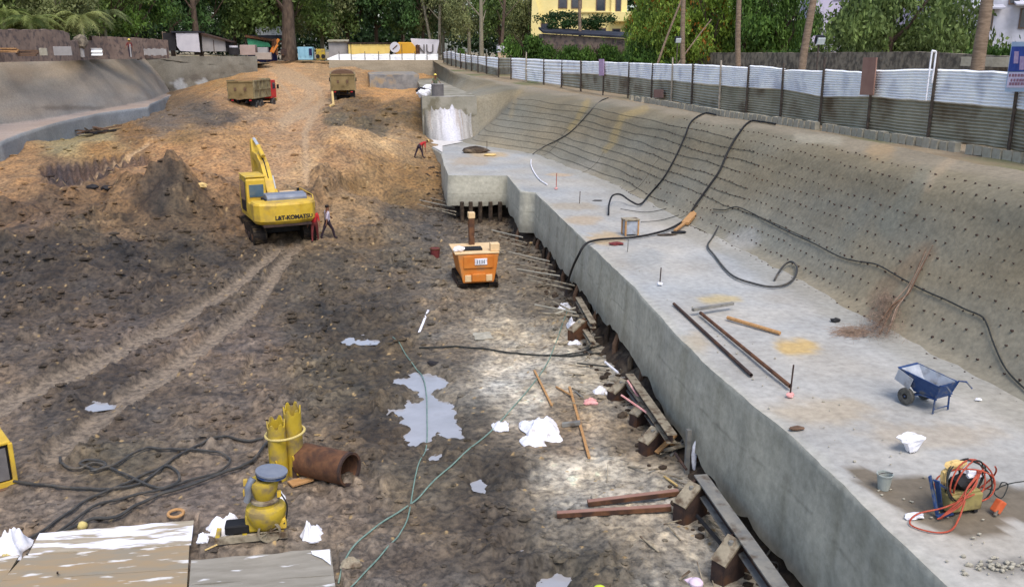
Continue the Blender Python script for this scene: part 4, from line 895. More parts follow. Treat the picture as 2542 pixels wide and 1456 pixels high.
for px, py in [(2425, 153), (2468, 154), (2505, 155)]:
    w_ = W(px, 25.5); P = Vector((w_[0], w_[1], 0)); o = bpy.data.objects.new('block', bme); COL.objects.link(o); o.parent = stp; o.location = (P.x - stp.location.x, P.y - stp.location.y, zAt(P, py)); o.rotation_euler = (0, 0, -1.0)
# leaning bare trunks and posts behind the fence
def trunk(px0, py0, px1, py1, X, r, label, name='bare_trunk', mat='pole'):
    w_ = W(px0, X); A = Vector((w_[0], w_[1], 6.6)); ztp = 16.0
    Bx = Vector((A.x, A.y, 0)); zz = zAt(Bx, py1)
    d = ray(px1, py1); t = A.y / d[1]; B = Vector((d[0] * t, A.y, zz)); zb = zAt(A, py0); A.z = zb
    D = (B - A); B = A + D * 1.35; A = A - D * ((zb - 6.8) / max(D.z, .1)); pts = [A.lerp(B, k / 7) + Vector((.05 * math.sin(k), .04 * math.cos(k * 2), 0)) for k in range(8)]
    t = thing('palm_tree' if name == 'palm_trunk' else name, label, 'trunk' if name == 'palm_trunk' else 'pole'); mb = MB(); mb.tube(pts, [r * (1.15 - .3 * k / 7) for k in range(8)], n=12); mb.build('trunk' if name == 'palm_trunk' else 'pole', mat, t, smooth=True); return t
trunk(1441, 170, 1439, 0, 22, .17, 'straight bare palm trunk in front of the yellow house', 'palm_trunk')
trunk(1694, 155, 1697, 0, 23, .18, 'bare upright trunk with a slanting prop leaning to its left', 'palm_trunk')
trunk(1832, 160, 1835, 0, 23, .17, 'bare upright trunk midway in front of the bright green trees', 'palm_trunk')
trunk(1992, 170, 2020, 0, 22, .2, 'bare leaning trunk right of the middle one, tilted to the right', 'palm_trunk')
trunk(2432, 150, 2452, 0, 24, .26, 'thickest leaning trunk at right in front of the grey white building', 'palm_trunk')
trunk(1655, 90, 1692, 0, 24, .09, 'thin slanting pole propped against the upright trunk', 'prop_pole')
trunk(1690, 150, 1745, 75, 24, .06, 'thin branch leaning to the right in the bright green bush', 'prop_pole')
def floodlight(px, pyt, pyb, label):
    w_ = W(px, 20.5); P = Vector((w_[0], w_[1], 6.8)); zt = zAt(P, pyt); t = thing('floodlight', label, 'floodlight', P)
    mb = MB(); mb.cyl((0, 0, 0), (0, 0, zt - 6.8), .05, .04, n=8); mb.build('pole', 'post', t)
    mb = MB(); mb.box((0, -.05, zt - 6.8 + .1), (.42, .2, .36), Matrix.Rotation(.4, 3, 'X')); mb.build('lamp_housing', 'black', t, bevel=.02)
    mb = MB(); mb.box((0, -.2, zt - 6.8 + .02), (.36, .06, .3), Matrix.Rotation(.4, 3, 'X')); mb.build('lamp_glass', 'lightm', t)
floodlight(1680, 102, 150, 'floodlight on a pole beside the upright trunk with slanting prop'); floodlight(2030, 104, 150, 'floodlight on a pole right of the leaning trunk'); floodlight(1493, 158, 170, 'low floodlight over the far zinc sheets') if False else None

# ================================================================ TREES
def crown_mesh(name, lobes, nleaf, leaf, cA, cB, seed, flat=1.0, cC=None, pc=0.0):
    """lobes: (cx,cy,cz,rx,ry,rz) ; leaf quads in twigs over the lobes"""
    r = np.random.RandomState(seed); wts = np.array([l[3] * l[4] + l[4] * l[5] for l in lobes]); wts = wts / wts.sum()
    ntw = nleaf // 9; li_ = r.choice(len(lobes), ntw, p=wts); L = np.array(lobes)[li_]
    d = r.normal(size=(ntw, 3)); d /= np.linalg.norm(d, axis=1)[:, None]; d[:, 2] = np.where(d[:, 2] < -.35, -d[:, 2] * .6, d[:, 2])
    rad = 1 - .42 * r.uniform(0, 1, ntw) ** 2; rad += .12 * r.normal(size=ntw)
    c = L[:, :3] + d * L[:, 3:] * rad[:, None]
    cc = np.repeat(c, 9, 0) + r.normal(size=(ntw * 9, 3)) * leaf * 1.25; n = len(cc)
    a = r.normal(size=(n, 3)) + np.repeat(d, 9, 0) * .4; a /= np.linalg.norm(a, axis=1)[:, None]; b = np.cross(a, r.normal(size=(n, 3)) + np.array([0, 0, .3])); b /= np.linalg.norm(b, axis=1)[:, None]
    a *= (leaf * r.uniform(.6, 1.2, n))[:, None]; b *= (leaf * .5 * r.uniform(.6, 1.2, n))[:, None]; a[:, 2] *= flat
    V = np.stack([cc - a, cc - b * .9 + a * .1, cc + a, cc + b], 1).reshape(-1, 3); Fq = np.arange(n * 4).reshape(n, 4)
    tw = np.repeat(r.uniform(0, 1, ntw), 9); lb = np.repeat(r.uniform(0, 1, len(lobes))[li_], 9); k = np.clip(.45 * tw + .35 * lb + .2 * r.uniform(0, 1, n), 0, 1)[:, None]
    col = lin(cA) * (1 - k) + lin(cB) * k
    if cC is not None:
        m = np.repeat(r.uniform(0, 1, ntw) < pc * (1 + (lb[::9] > .6) * 1.5), 9); col[m] = lin(cC) * r.uniform(.7, 1.1, (m.sum(), 1))
    me = np_mesh(name, V, Fq, 'leaf', np.repeat(col, 4, 0), smooth=False); return me
def lobeset(n, w, h, seed, base=.35, dome=True):
    r = random.Random(seed); out = []
    for i in range(n):
        a = r.uniform(0, 6.28); q = r.uniform(0, 1) ** .6; z = base + (1 - base) * r.uniform(.15, .85) * (1 - .45 * q * dome)
        s = r.uniform(.24, .42); out.append((math.cos(a) * q * (w - s * .5), math.sin(a) * q * (w - s * .5), z * h, s * w * 1.1, s * w * 1.1, s * h * .55))
    return out
def trunk_mesh(name, h, r0, seed, nb=6, mat='bark', spread=.7, start=.35):
    r = random.Random(seed); mb = MB(); pts = [Vector((0, 0, -.3))]
    for k in range(1, 7): pts.append(Vector((r.uniform(-.2, .2) * k * .35, r.uniform(-.2, .2) * k * .35, h * k / 6)))
    mb.tube(pts, [r0 * (1.2 - .9 * k / 6) for k in range(7)], n=9)
    for i in range(nb):
        k = r.uniform(start, .85); P = pts[int(k * 6)]; a = r.uniform(0, 6.28); L = h * spread * r.uniform(.4, .8)
        Q = P + Vector((math.cos(a) * L, math.sin(a) * L, L * .7)); mid = P.lerp(Q, .5) + Vector((0, 0, -.1 * L)); mb.tube([P, mid, Q], [r0 * .5, r0 * .3, r0 * .12], n=6)
        for j in range(2):
            a2 = a + r.uniform(-.9, .9); Q2 = mid + Vector((math.cos(a2) * L * .6, math.sin(a2) * L * .6, L * .55)); mb.tube([mid, Q2], [r0 * .25, r0 * .08], n=5)
    return mb.build(name, mat, smooth=True)
KIND = {}
def kind(key, w, h, nl, nleaf, leaf, cA, cB, seed, base=.35, r0=.28, cC=None, pc=0, flat=1.0, lobes=None, mat='bark', nb=6):
    t = bpy.data.objects.new('tree', None); COL.objects.link(t)
    c = crown_mesh('crown', lobes or lobeset(nl, w, h, seed, base), nleaf, leaf, cA, cB, seed, flat, cC, pc); c.parent = t
    tr_ = trunk_mesh('trunk', h * .8, r0, seed, nb, mat); tr_.parent = t; KIND[key] = (t, w, h)
    t['_proto'] = 1; t.location = (0, 0, -500)
G1, G2 = (26, 40, 24), (62, 88, 42)
kind('dark', 4.6, 12, 16, 9000, .27, (26, 44, 30), (98, 132, 70), 11, .22)
kind('mid', 4.8, 12, 16, 9000, .26, (48, 70, 36), (146, 170, 88), 12, .15)
kind('olive', 4.6, 12, 15, 8000, .22, (84, 96, 58), (182, 186, 124), 13, .12, mat='barkpale')
kind('bright', 4.6, 9, 18, 12000, .2, (66, 104, 40), (180, 204, 84), 14, .05, cC=(196, 130, 50), pc=.04)
kind('lush', 5.2, 10, 18, 12000, .24, (40, 72, 32), (142, 178, 80), 15, .05)
kind('pale', 4.2, 9, 14, 8000, .26, (96, 120, 58), (196, 206, 120), 16, .08)
kind('spread', 5.5, 6, 20, 14000, .19, (44, 64, 36), (146, 166, 92), 17, .2)
kind('shrub', 1.6, 2.4, 10, 3500, .14, (32, 62, 28), (116, 152, 64), 18, .0, r0=.08, nb=3)
KIND['layer_lobes'] = None
def tree(px, Y, py_top, k, label, name='tree', wx=1.0, zg=None, group=None, cat='tree', py_bot=None, halfpx=None):
    """tree whose crown tops out at picture row py_top, at distance Y"""
    src, w_, h_ = KIND[k]; P = atY(px, 130, Y); zg = zg if zg is not None else (float(zfar(P.x)) if Y > 132 else (9.4 if P.x < -15 else float(zstreet(Y))))
    P.z = zg; zt = zAt(P, py_top); s = (zt - zg) / h_; sx = s * wx if halfpx is None else halfpx / ppm(P) / w_
    c = src.copy(); COL.objects.link(c)
    if '_proto' in c: del c['_proto']
    c.name = name; c.location = P; c.rotation_euler = (0, 0, random.uniform(0, 6.28)); c.scale = (sx, sx, s); c.parent = None
    for ch in list(src.children): d = ch.copy(); COL.objects.link(d); d.parent = c
    tag(c, label, cat, group); return c
FT = [ (-60, 96, -260, 'pale', 'pale yellow green tree at the far left edge behind the brick wall', 150), (40, 100, -140, 'pale', 'light green bushy tree behind the left brick wall, beside the left edge', 110),
 (150, 98, -170, 'olive', 'yellow green feathery tree behind the left end of the brick wall', 100), (255, 112, -160, 'mid', 'green tree with drooping boughs behind the gap between the left walls', 110),
 (345, 120, -150, 'lush', 'layered dark and light green tree left of the white hut panel', 95), (430, 138, -160, 'dark', 'dark tree over the black hut doorway', 85), (500, 145, -170, 'dark', 'darkest tree with trunk beside the white hut panel', 80),
 (585, 150, -160, 'mid', 'tree behind the hut with the sloping roof', 80), (660, 152, -150, 'olive', 'olive tree behind the green tarpaulin', 85), (725, 146, -200, 'mid', 'tall tree with a thick trunk beside the pale blue tanker', 100),
 (800, 156, -150, 'olive', 'loose olive tree right of the thick trunk', 80), (865, 158, -150, 'mid', 'green tree above the grey sheet hut', 80), (935, 160, -150, 'dark', 'dense dark tree above the yellow container', 80),
 (1000, 158, -150, 'mid', 'green tree above the gap between container and orange tank', 72), (1050, 152, -150, 'dark', 'dark tree above the lettered banner', 62), (1100, 150, -150, 'olive', 'thin pale trunked tree behind the far fence corner', 62),
 (1165, 142, -140, 'olive', 'olive feathery tree behind the first fence panels', 68), (1240, 128, -120, 'mid', 'dark stemmed tree left of the yellow house', 70), (1310, 122, -100, 'olive', 'grey green tree hiding the left corner of the yellow house', 60)]
for px, Y, pt, k, lab, hp in FT: tree(px, Y, pt, k, lab, halfpx=hp)
RT_ = [(1600, 86, -120, 'bright', 'bright green bush with orange tips right of the yellow house', 60), (1665, 80, -150, 'bright', 'bright green tree with orange tips behind the propped trunk', 85), (1755, 78, -130, 'bright', 'fresh green tree between the propped and the middle trunk', 80),
 (1845, 76, -160, 'lush', 'dense green tree behind the middle trunk', 85), (1945, 74, -170, 'lush', 'dense green tree behind the leaning trunk', 70),
 (2210, 62, -110, 'spread', 'wide spreading tree in front of the pale violet building', 175), (2330, 60, 30, 'spread', 'low spreading tree right of the wide one', 90), (2120, 60, 60, 'spread', 'low feathery bush below the wide spreading tree', 60)]
for px, Y, pt, k, lab, hp in RT_: tree(px, Y, pt, k, lab, halfpx=hp)
for px, Y, pt, hp, lab in [(1300, 98, 62, 44, 'rounded clipped green bush at the left of the yellow house'), (1375, 96, 92, 34, 'dark shrub under the black roof, next to the rounded bush'), (1430, 95, 94, 34, 'dark shrub under the black roof behind the straight trunk'), (1485, 94, 90, 34, 'dark shrub under the middle of the black roof'),
                           (1535, 93, 96, 30, 'dark shrub under the right part of the black roof'), (1600, 80, 70, 44, 'fresh green shrub at the left foot of the orange tipped tree'), (1650, 78, 110, 40, 'fresh green shrub below the slanting pole'), (2460, 52, 84, 60, 'green shrub on the wall left of the poster'), (2530, 50, 78, 50, 'green shrub behind the poster'),
                           (2390, 54, 100, 40, 'green shrub at the foot of the thick leaning trunk'), (1960, 66, 95, 50, 'leafy shrub rising over the stone wall below the leaning trunk'), (1900, 68, 100, 40, 'leafy shrub rising over the stone wall right of the middle trunk'), (1145, 120, 110, 16, 'yellow green shrub by the far fence corner')]:
    tree(px, Y, pt, 'shrub', lab, name='shrub', halfpx=hp, cat='shrub', zg=7.5 if px > 2300 else None)
# layered dark tree in front of the yellow house: flat tiers
t = thing('tiered_tree', 'small dark tree with flat leafy tiers in front of the yellow house', 'tree', atY(1400, 130, 100)); zc = 7.2; t.location.z = zc
tiers = []
for px, py, hw in [(1360, 50, 34), (1400, 42, 44), (1440, 60, 56), (1490, 52, 40), (1385, 66, 30), (1465, 74, 26)]:
    Q = atY(px, py, 100); s = hw / 22.0 * .9; tiers.append((Q.x - t.location.x, random.uniform(-1, 1), Q.z - zc, s, s * .8, .38))
c = crown_mesh('crown', tiers, 3600, .17, (20, 40, 22), (66, 98, 46), 33); c.parent = t
mb = MB(); mb.tube([(0, 0, 0), (.1, 0, 1.6), (-.1, 0, 3.2), (.2, 0, 4.6)], [.14, .12, .09, .05], n=7)
for q in tiers: mb.tube([(0, 0, 2.4), (q[0] * .5, q[1] * .5, q[2] * .8), (q[0], q[1], q[2] - .1)], [.08, .05, .03], n=5)
mb.build('trunk', 'bark', t)
# palm-like plants at left: bunches of arching fronds
def frond_plant(px, Y, pyt, label, n=20, L=3.4, cA=(70, 92, 42), cB=(140, 150, 84), droop=1.0, trunk_h=None):
    P = atY(px, 130, Y); P.z = 9.4 if Y < 132 else 8.6; zt = zAt(P, pyt) - P.z; t = thing('palm', label, 'palm', P); r = random.Random(px)
    MB().tube([(0, 0, -.2), (.1, 0, zt * .4), (0, 0, zt * .75)], [.24, .18, .14], n=8).build('trunk', 'barkpale', t)
    for i in range(n):
        a = 6.28 * i / n + r.uniform(-.2, .2); up_ = r.uniform(.5, 1.0); pts = []
        for k in range(7):
            q = k / 6; pts.append(Vector((math.cos(a) * L * q * .9, math.sin(a) * L * q * .9, zt * .75 + L * (up_ * q - droop * .95 * q * q))))
        vs = []; fs = []; wv = Vector((-math.sin(a), math.cos(a), 0)); fine = spline(pts, 5)
        for k in range(2, len(fine) - 1):
            p = fine[k]; dr = (fine[k + 1] - fine[k - 1]).normalized(); q = k / len(fine); wd = .75 * math.sin(math.pi * min(.97, q + .08)) + .08
            for sg in (-1, 1):
                tip = p + wv * sg * wd + dr * .35 + Vector((0, 0, -.25 * wd - r.uniform(0, .2))); m = len(vs); vs += [p - dr * .05, p + dr * .05, tip]; fs.append((m, m + 1, m + 2))
        mb = MB(); mb.add(vs, fs); me = mb.mesh('frond', 'leaf'); at_ = me.color_attributes.new('col', 'FLOAT_COLOR', 'POINT'); q = r.random(); cl_ = lin(cA) * (1 - q) + lin(cB) * q
        for d in at_.data: d.color = (*cl_, 1)
        o = bpy.data.objects.new('frond', me); COL.objects.link(o); o.parent = t
frond_plant(85, 92, 30, 'palm with a shaggy brown stem above the left brick wall'); frond_plant(210, 96, 20, 'pale feathery palm over the gap between the left walls', cA=(120, 130, 74), cB=(170, 176, 110)); frond_plant(265, 110, 10, 'taller pale palm right of the gap between the left walls', cA=(110, 124, 80), cB=(160, 168, 118)); frond_plant(20, 94, 10, 'palm beside the left edge above the brick wall')
# thick and thin trunks that show alone under the far crowns
def solo_trunk(px, pyb, Y, r, label, lean=0, mat='bark', top=-40):
    P = atY(px, pyb, Y); zt = zAt(P, top); mb = MB(); h = zt - P.z + .3
    mb.tube([P + Vector((0, 0, -.5)), P + Vector((lean * .3, 0, h * .35)), P + Vector((lean * .6, 0, h * .7)), P + Vector((lean, 0, h))], [r * 1.3, r, r * .85, r * .6], n=10)
    for k in range(3):
        a = k * 2.1 + px; q = P + Vector((lean * .5, 0, h * (.45 + .12 * k))); mb.tube([q, q + Vector((math.cos(a) * 2, math.sin(a), 2.2))], [r * .45, r * .15], n=6)
    t = thing('bare_tree', label, 'tree'); mb.build('trunk', mat, t, smooth=True); return t
solo_trunk(718, 142, 141, .95, 'thickest dark tree trunk left of the pale blue tanker', .4); solo_trunk(492, 128, 136, .42, 'dark trunk between white hut panel and sloping roof hut', -.3); solo_trunk(1090, 130, 146, .25, 'thin pale trunk behind the lettered banner', .5, 'barkpale'); solo_trunk(1073, 125, 148, .2, 'thin pale slanting trunk left of the other by the banner', -2.2, 'barkpale')
solo_trunk(1242, 168, 112, .2, 'dark slender trunk behind the fence left of the clipped bush', .8); solo_trunk(1195, 160, 120, .28, 'grey trunk behind the far fence panels', 0, 'barkpale')
# far wood behind everything
lob = []
rw = random.Random(5)
for i in range(120):
    px = rw.uniform(-300, 2900); Yb = rw.uniform(185, 215) if px < 1350 else rw.uniform(130, 170); P = atY(px, 130, Yb); lob.append((P.x, Yb, rw.uniform(10, 24), rw.uniform(6, 9), 5, rw.uniform(4, 7)))
for i in range(46):
    px = -300 + i * 72 + rw.uniform(-20, 20); Yb = 190 if px < 1350 else 140; P = atY(px, 130, Yb); lob.append((P.x, Yb, 11.5, 7, 4, 4))
o = crown_mesh('far_wood', lob, 90000, .62, (16, 28, 20), (66, 92, 50), 44); o['kind'] = 'stuff'; tag(o, 'dark mass of distant woodland closing the view behind the site', 'woodland')

# ================================================================ BUILDINGS
def building(name, label, P, rz, cat='building'): return thing(name, label, cat, P, rz)
# yellow house
P = atY(1470, 130, 112); P.z = 7.6; hs = building('yellow_house', 'pale yellow house with dark windows and a corner balcony behind the straight trunk', P, R(-8))
kx = ppm(P)
def hx(px): return (px - 1470) / kx / math.cos(R(8))
zz = lambda py: zAt(P, py) - 7.6
mb = MB(); mb.box(((hx(1325) + hx(1525)) / 2, 4, 5), (hx(1525) - hx(1325), 8, 12)); mb.build('wall', 'housey', hs)
mb = MB(); mb.box(((hx(1512) + hx(1550)) / 2, 2.6, 5), (hx(1550) - hx(1512) , 6, 12)); w2 = mb.build('bay_wall', 'housey', hs)
for a, b, c_, d_ in [(1387, 1405, -20, 20), (1418, 1440, -25, 20), (1478, 1497, -20, 27), (1478, 1500, 72, 82), (1345, 1362, 60, 78)]:
    f = MB(); f.box(((hx(a) + hx(b)) / 2, -.04, (zz(c_) + zz(d_)) / 2), (hx(b) - hx(a) + .2, .12, zz(c_) - zz(d_) + .2)); f = f.build('window', 'winfr', hs)
    g = MB(); g.box(((hx(a) + hx(b)) / 2, -.10, (zz(c_) + zz(d_)) / 2), (hx(b) - hx(a) - .04, .05, zz(c_) - zz(d_) - .04)); g.build('pane', 'winglass', f)
for a, b, c_, d_ in [(1524, 1534, -20, 28), (1518, 1534, 74, 84)]:
    f = MB(); f.box(((hx(a) + hx(b)) / 2, -.44, (zz(c_) + zz(d_)) / 2), (hx(b) - hx(a) + .2, .12, zz(c_) - zz(d_) + .2)); f = f.build('window', 'winfr', hs)
    g = MB(); g.box(((hx(a) + hx(b)) / 2, -.51, (zz(c_) + zz(d_)) / 2), (hx(b) - hx(a) - .04, .05, zz(c_) - zz(d_) - .04)); g.build('pane', 'winglass', f)
mb = MB(); mb.box(((hx(1510) + hx(1560)) / 2, -1.0, zz(43)), (hx(1560) - hx(1510), 1.6, zz(31) - zz(55)), None); mb.build('balcony', 'housey', hs, bevel=.05)
mb = MB(); mb.box(((hx(1365) + hx(1512)) / 2, -.15, zz(30)), (hx(1512) - hx(1365), .25, .18)); mb.build('ledge', 'housey', hs)
mb = MB(); mb.prism([(hx(1318), zz(130)), (hx(1352), zz(130)), (hx(1336), zz(20)), (hx(1322), zz(-20))], -.6, 0, 'y'); mb.build('buttress', 'housey', hs)
o = MB(); A, B = atY(1348, 78, 98), atY(1585, 92, 92); o.add([A, B, B + Vector((0, 3, .5)), A + Vector((0, 3, .5)), A - Vector((0, 0, .22)), B - Vector((0, 0, .22)), B + Vector((0, 3, .28)), A + Vector((0, 3, .28))], [(0, 1, 2, 3), (4, 7, 6, 5), (0, 4, 5, 1), (1, 5, 6, 2), (2, 6, 7, 3), (3, 7, 4, 0)])
sh_ = thing('shed', 'long dark roofed shed among shrubs in front of the yellow house', 'shed', (0, 0, 0)); o.build('roof', 'darkroof', sh_)
m_ = MB(); a2 = A.copy(); b2 = B.copy(); a2.z -= .25; b2.z -= .25; m_.add([a2 + Vector((0, .4, 0)), b2 + Vector((0, .4, 0)), Vector((b2.x, b2.y + .4, 7)), Vector((a2.x, a2.y + .4, 7)), a2 + Vector((0, 2.6, 0)), b2 + Vector((0, 2.6, 0)), Vector((b2.x, b2.y + 2.6, 7)), Vector((a2.x, a2.y + 2.6, 7))], [(0, 1, 2, 3), (4, 7, 6, 5), (0, 3, 7, 4), (1, 5, 6, 2)]); m_.build('wall', 'brickw', sh_)
# pinkish pillar house piece left of the clipped bush
P = atY(1250, 150, 104); t = building('gate_pillar', 'tan and white pillar behind the fence left of the clipped bush', P, 0, 'pillar'); t.location.z = 7.4
mb = MB(); mb.box((0, 0, 1.2), (1.4, .8, 2.6)); mb.build('shaft', M('tan_plaster', (186, 160, 128), (200, 176, 146), scale=1), t); mb = MB(); mb.box((0, 0, 2.85), (1.5, .9, .7)); mb.build('cap', 'hutwhite', t)
# grey white apartment building at top right, pale violet one behind the wide tree
P = atY(2470, 60, 74); P.z = 7; ap = building('apartment_building', 'grey white building with shaded windows at the top right corner', P, R(-24)); kx = ppm(P)
zz = lambda py: zAt(P, py) - 7
def ax_(px): return (px - 2470) / kx * 1.1
mb = MB(); mb.box((ax_(2480), 4, 6), (ax_(2640) - ax_(2345), 8, 14)); mb.build('wall', 'housew', ap)
for a, b, c_, d_ in [(2335, 2372, -30, 22), (2445, 2462, 26, 72), (2518, 2560, 24, 70), (2492, 2510, -20, 10)]:
    f = MB(); f.box(((ax_(a) + ax_(b)) / 2, -.04, (zz(c_) + zz(d_)) / 2), (ax_(b) - ax_(a) + .15, .14, zz(c_) - zz(d_) + .15)); f = f.build('window', 'winfr', ap)
    g = MB(); g.box(((ax_(a) + ax_(b)) / 2, -.11, (zz(c_) + zz(d_)) / 2), (ax_(b) - ax_(a) - .06, .05, zz(c_) - zz(d_) - .06)); g.build('pane', 'winglass', f)
for a, b, py in [(2415, 2480, 18), (2500, 2570, 10)]:
    mb = MB(); mb.box(((ax_(a) + ax_(b)) / 2, -.6, zz(py)), (ax_(b) - ax_(a), 1.2, .14), Matrix.Rotation(.25, 3, 'X')); mb.build('sunshade', 'housew', ap)
mb = MB(); mb.box((ax_(2388), -.2, 6), (.5, .5, 14)); mb.build('drain_column', 'housew', ap)
P = atY(2110, 60, 84); P.z = 7; b2 = building('violet_building', 'pale violet building glimpsed behind the wide spreading tree', P, R(-20))
mb = MB(); mb.box((2, 4, 6), (12, 8, 14)); mb.build('wall', 'housep', b2)
for k in range(2):
    f = MB(); f.box((-1 + 4.2 * k, -.04, 8.6), (1.5, .14, 1.6)); f = f.build('window', 'winfr', b2); g = MB(); g.box((-1 + 4.2 * k, -.12, 8.6), (1.3, .05, 1.4)); g.build('pane', 'winglass', f)

# ================================================================ FAR SIDE: fence, containers, huts, tanker
ff = thing('far_sheet_fence', 'low row of pale bent zinc sheets along the far edge of the pit', 'fence')
fx_ = [812, 842, 872, 906, 940, 968, 998, 1030, 1060, 1088]
for i, (a, b) in enumerate(zip(fx_[:-1], fx_[1:])):
    A = atY(a, 147.5, 137.2); B = atY(b, 147.5, 137.2); za, zb_ = zAt(A, 134 + (i == 0) * 12 + (i % 3)), zAt(B, 133 + (i % 2))
    corr(A, B, A.z - .1, za, B.z - .1, zb_, 4, .02, -.1, True).build('sheet', 'zinc', ff, smooth=True)
for a in fx_[1:]:
    A = atY(a, 149, 137.0); MB().cyl(A, A + Vector((0, 0, 2.2 if a in (872, 998) else 1.2)), .05, n=6).build('post', 'post', ff)
def boxy(name, x0, x1, yt, yb, Y, depth, mat, label, cat, part='body', parts=None, taper=1.0):
    P = atY((x0 + x1) / 2, yb, Y); wd = (x1 - x0) / ppm(P); h = zAt(P, yt) - P.z; t = thing(name, label, cat, P)
    mb = MB(); mb.box((0, depth / 2, h / 2 - .2), (wd, depth, h + .4), taper=taper); mb.build(part, mat, t, bevel=.04); return t, wd, h
t, wd, h = boxy('site_container', 866, 968, 110, 140, 142, 3, 'ctan', 'long pale yellow site cabin behind the far zinc sheets', 'container')
mb = MB(); mb.box((0, 1.5, h + .15), (wd + .4, 3.4, .12)); mb.build('roof', 'rustd', t)
for k in range(5): mb = MB(); mb.box((-wd / 2 + wd * (k + .5) / 5, -.05, h / 2), (.1, .1, h)); mb.build('rib', 'ctan', t)
t, wd, h = boxy('sheet_hut', 817, 864, 102, 141, 144, 3, 'hutgrey', 'grey sheet metal hut left of the pale yellow site cabin', 'hut')
mb = MB(); mb.box((0, 1.3, h + .05), (wd + .3, 3.4, .1), Matrix.Rotation(.08, 3, 'X')); mb.build('roof', 'zinc_dull', t)
P = atY(980, 118, 141); t = thing('round_sign', 'round white sign with a red slanted mark beside the pale yellow cabin', 'sign', P); MB().cyl((0, 0, 0), (0, .08, 0), .78, n=20).build('disc', 'banner', t); MB().box((0, -.03, 0), (.9, .04, .16), Matrix.Rotation(-.7, 3, 'Y')).build('stroke', 'rust', t); MB().cyl((0, .15, -2.2), (0, .15, 0), .06, n=6).build('post', 'post', t)
P = atY(1006, 139, 142); t = thing('orange_tank', 'rounded orange yellow tank between the round sign and the banner', 'tank', P); mb = MB(); mb.prism([(-1.6, 0), (1.6, 0), (1.6, 1.3), (1.0, 2.0), (-1.0, 2.0), (-1.5, 1.3)], 0, 3.2, 'y'); mb.build('shell', 'corange', t, bevel=.1); MB().box((1.95, 1.5, .8), (.6, 2.6, 1.6)).build('side_panel', 'rust', t)
P = atY(1050, 124, 143); t = thing('banner', 'white banner with dark letters N and U over a navy cloth at the far corner', 'banner', P); mb = MB(); mb.add([(-1.3, 0, -.9), (2.0, 0, -1.0), (2.6, .3, 1.5), (-1.9, 0, 1.7), (-1.3, .06, -.9), (2.0, .06, -1.0), (2.6, .36, 1.5), (-1.9, .06, 1.7)], [(0, 1, 2, 3), (7, 6, 5, 4), (0, 4, 5, 1), (1, 5, 6, 2), (2, 6, 7, 3), (3, 7, 4, 0)]); mb.build('cloth', 'banner', t)
cu = bpy.data.curves.new('letters', 'FONT'); cu.body = 'NU'; cu.size = 1.9; cu.extrude = .02; cu.align_x = 'CENTER'; tx = bpy.data.objects.new('tmp', cu); COL.objects.link(tx); bpy.context.view_layer.update(); me = bpy.data.meshes.new_from_object(tx); bpy.data.objects.remove(tx); me.name = 'letters'; me.materials.clear(); me.materials.append(MAT['backc']); o = bpy.data.objects.new('letters', me); COL.objects.link(o); o.parent = t; o.rotation_euler = (R(90), 0, 0); o.location = (.3, -.06, -.5)
mb = MB(); mb.add([(-1.6, -.1, -1.1), (2.4, -.1, -1.1), (2.0, -.3, -2.3), (-1.2, -.3, -2.3), (-1.6, .1, -1.1), (2.4, .1, -1.1), (2.0, .1, -2.3), (-1.2, .1, -2.3)], [(0, 1, 2, 3), (7, 6, 5, 4), (0, 4, 5, 1), (1, 5, 6, 2), (2, 6, 7, 3), (3, 7, 4, 0)]); mb.build('navy_cloth', 'navy', t)
for x in (-2.9, 2.6): MB().cyl((x, .3, -2.6), (x, .3, 2.2), .07, n=6).build('post', 'post', t)
t, wd, h = boxy('tanker', 740, 776, 117, 142, 138, 4, 'cblue', 'small pale blue ribbed tanker wagon beside the thickest trunk', 'tanker')
for k in (-1, 1):
    for yq in (.6, 3.2): MB().cyl((k * wd * .32 - .12, yq, .15), (k * wd * .32 + .12, yq, .15), .42, n=14).build('wheel', 'black', t)
for k in range(3): MB().box((-wd / 2 + wd * (k + .5) / 3, -.06, h / 2), (.14, .12, h * .9)).build('rib', 'cblue', t)
MB().box((wd * .36, -.1, h * .5), (wd * .2, .1, h * .7)).build('end_panel', 'navy', t)
t, wd, h = boxy('yellow_compressor', 785, 806, 122, 142, 139, 2, 'yellow_dirty', 'small yellow machine right of the pale blue tanker', 'compressor'); MB().cyl((-.4, -.1, .1), (-.4, .3, .1), .3, n=12).build('wheel', 'black', t); MB().cyl((.4, -.1, .1), (.4, .3, .1), .3, n=12).build('wheel', 'black', t)
P = atY(655, 122, 146); t = thing('tarpaulin_shelter', 'green tarpaulin shelter under a zinc roof with orange beams', 'shelter', P); t.location.z = 8.4
zz = lambda py: zAt(P, py) - 8.4
k = ppm(P)
mb = MB(); q = [(616, 96), (668, 107), (672, 117), (618, 116)]; vs = [((a - 655) / k, 0, zz(b)) for a, b in q]; mb.add(vs + [(x, .1, z) for x, y, z in vs], [(0, 1, 2, 3), (7, 6, 5, 4), (0, 4, 5, 1), (1, 5, 6, 2), (2, 6, 7, 3), (3, 7, 4, 0)]); mb.build('tarpaulin', 'green', t)
mb = MB(); q = [(680, 98), (704, 95), (704, 106), (684, 106)]; vs = [((a - 655) / k, 0, zz(b)) for a, b in q]; mb.add(vs + [(x, .1, z) for x, y, z in vs], [(0, 1, 2, 3), (7, 6, 5, 4), (0, 4, 5, 1), (1, 5, 6, 2), (2, 6, 7, 3), (3, 7, 4, 0)]); mb.build('tarpaulin', 'green', t)
MB().box(((675 - 655) / k, 2, zz(92)), (6.4, 4.4, .5)).build('roof_edge', 'darkroof', t); MB().box(((678 - 655) / k, 2.6, zz(78)), (5.2, 3.2, 1.4)).build('roof', 'zinc', t)
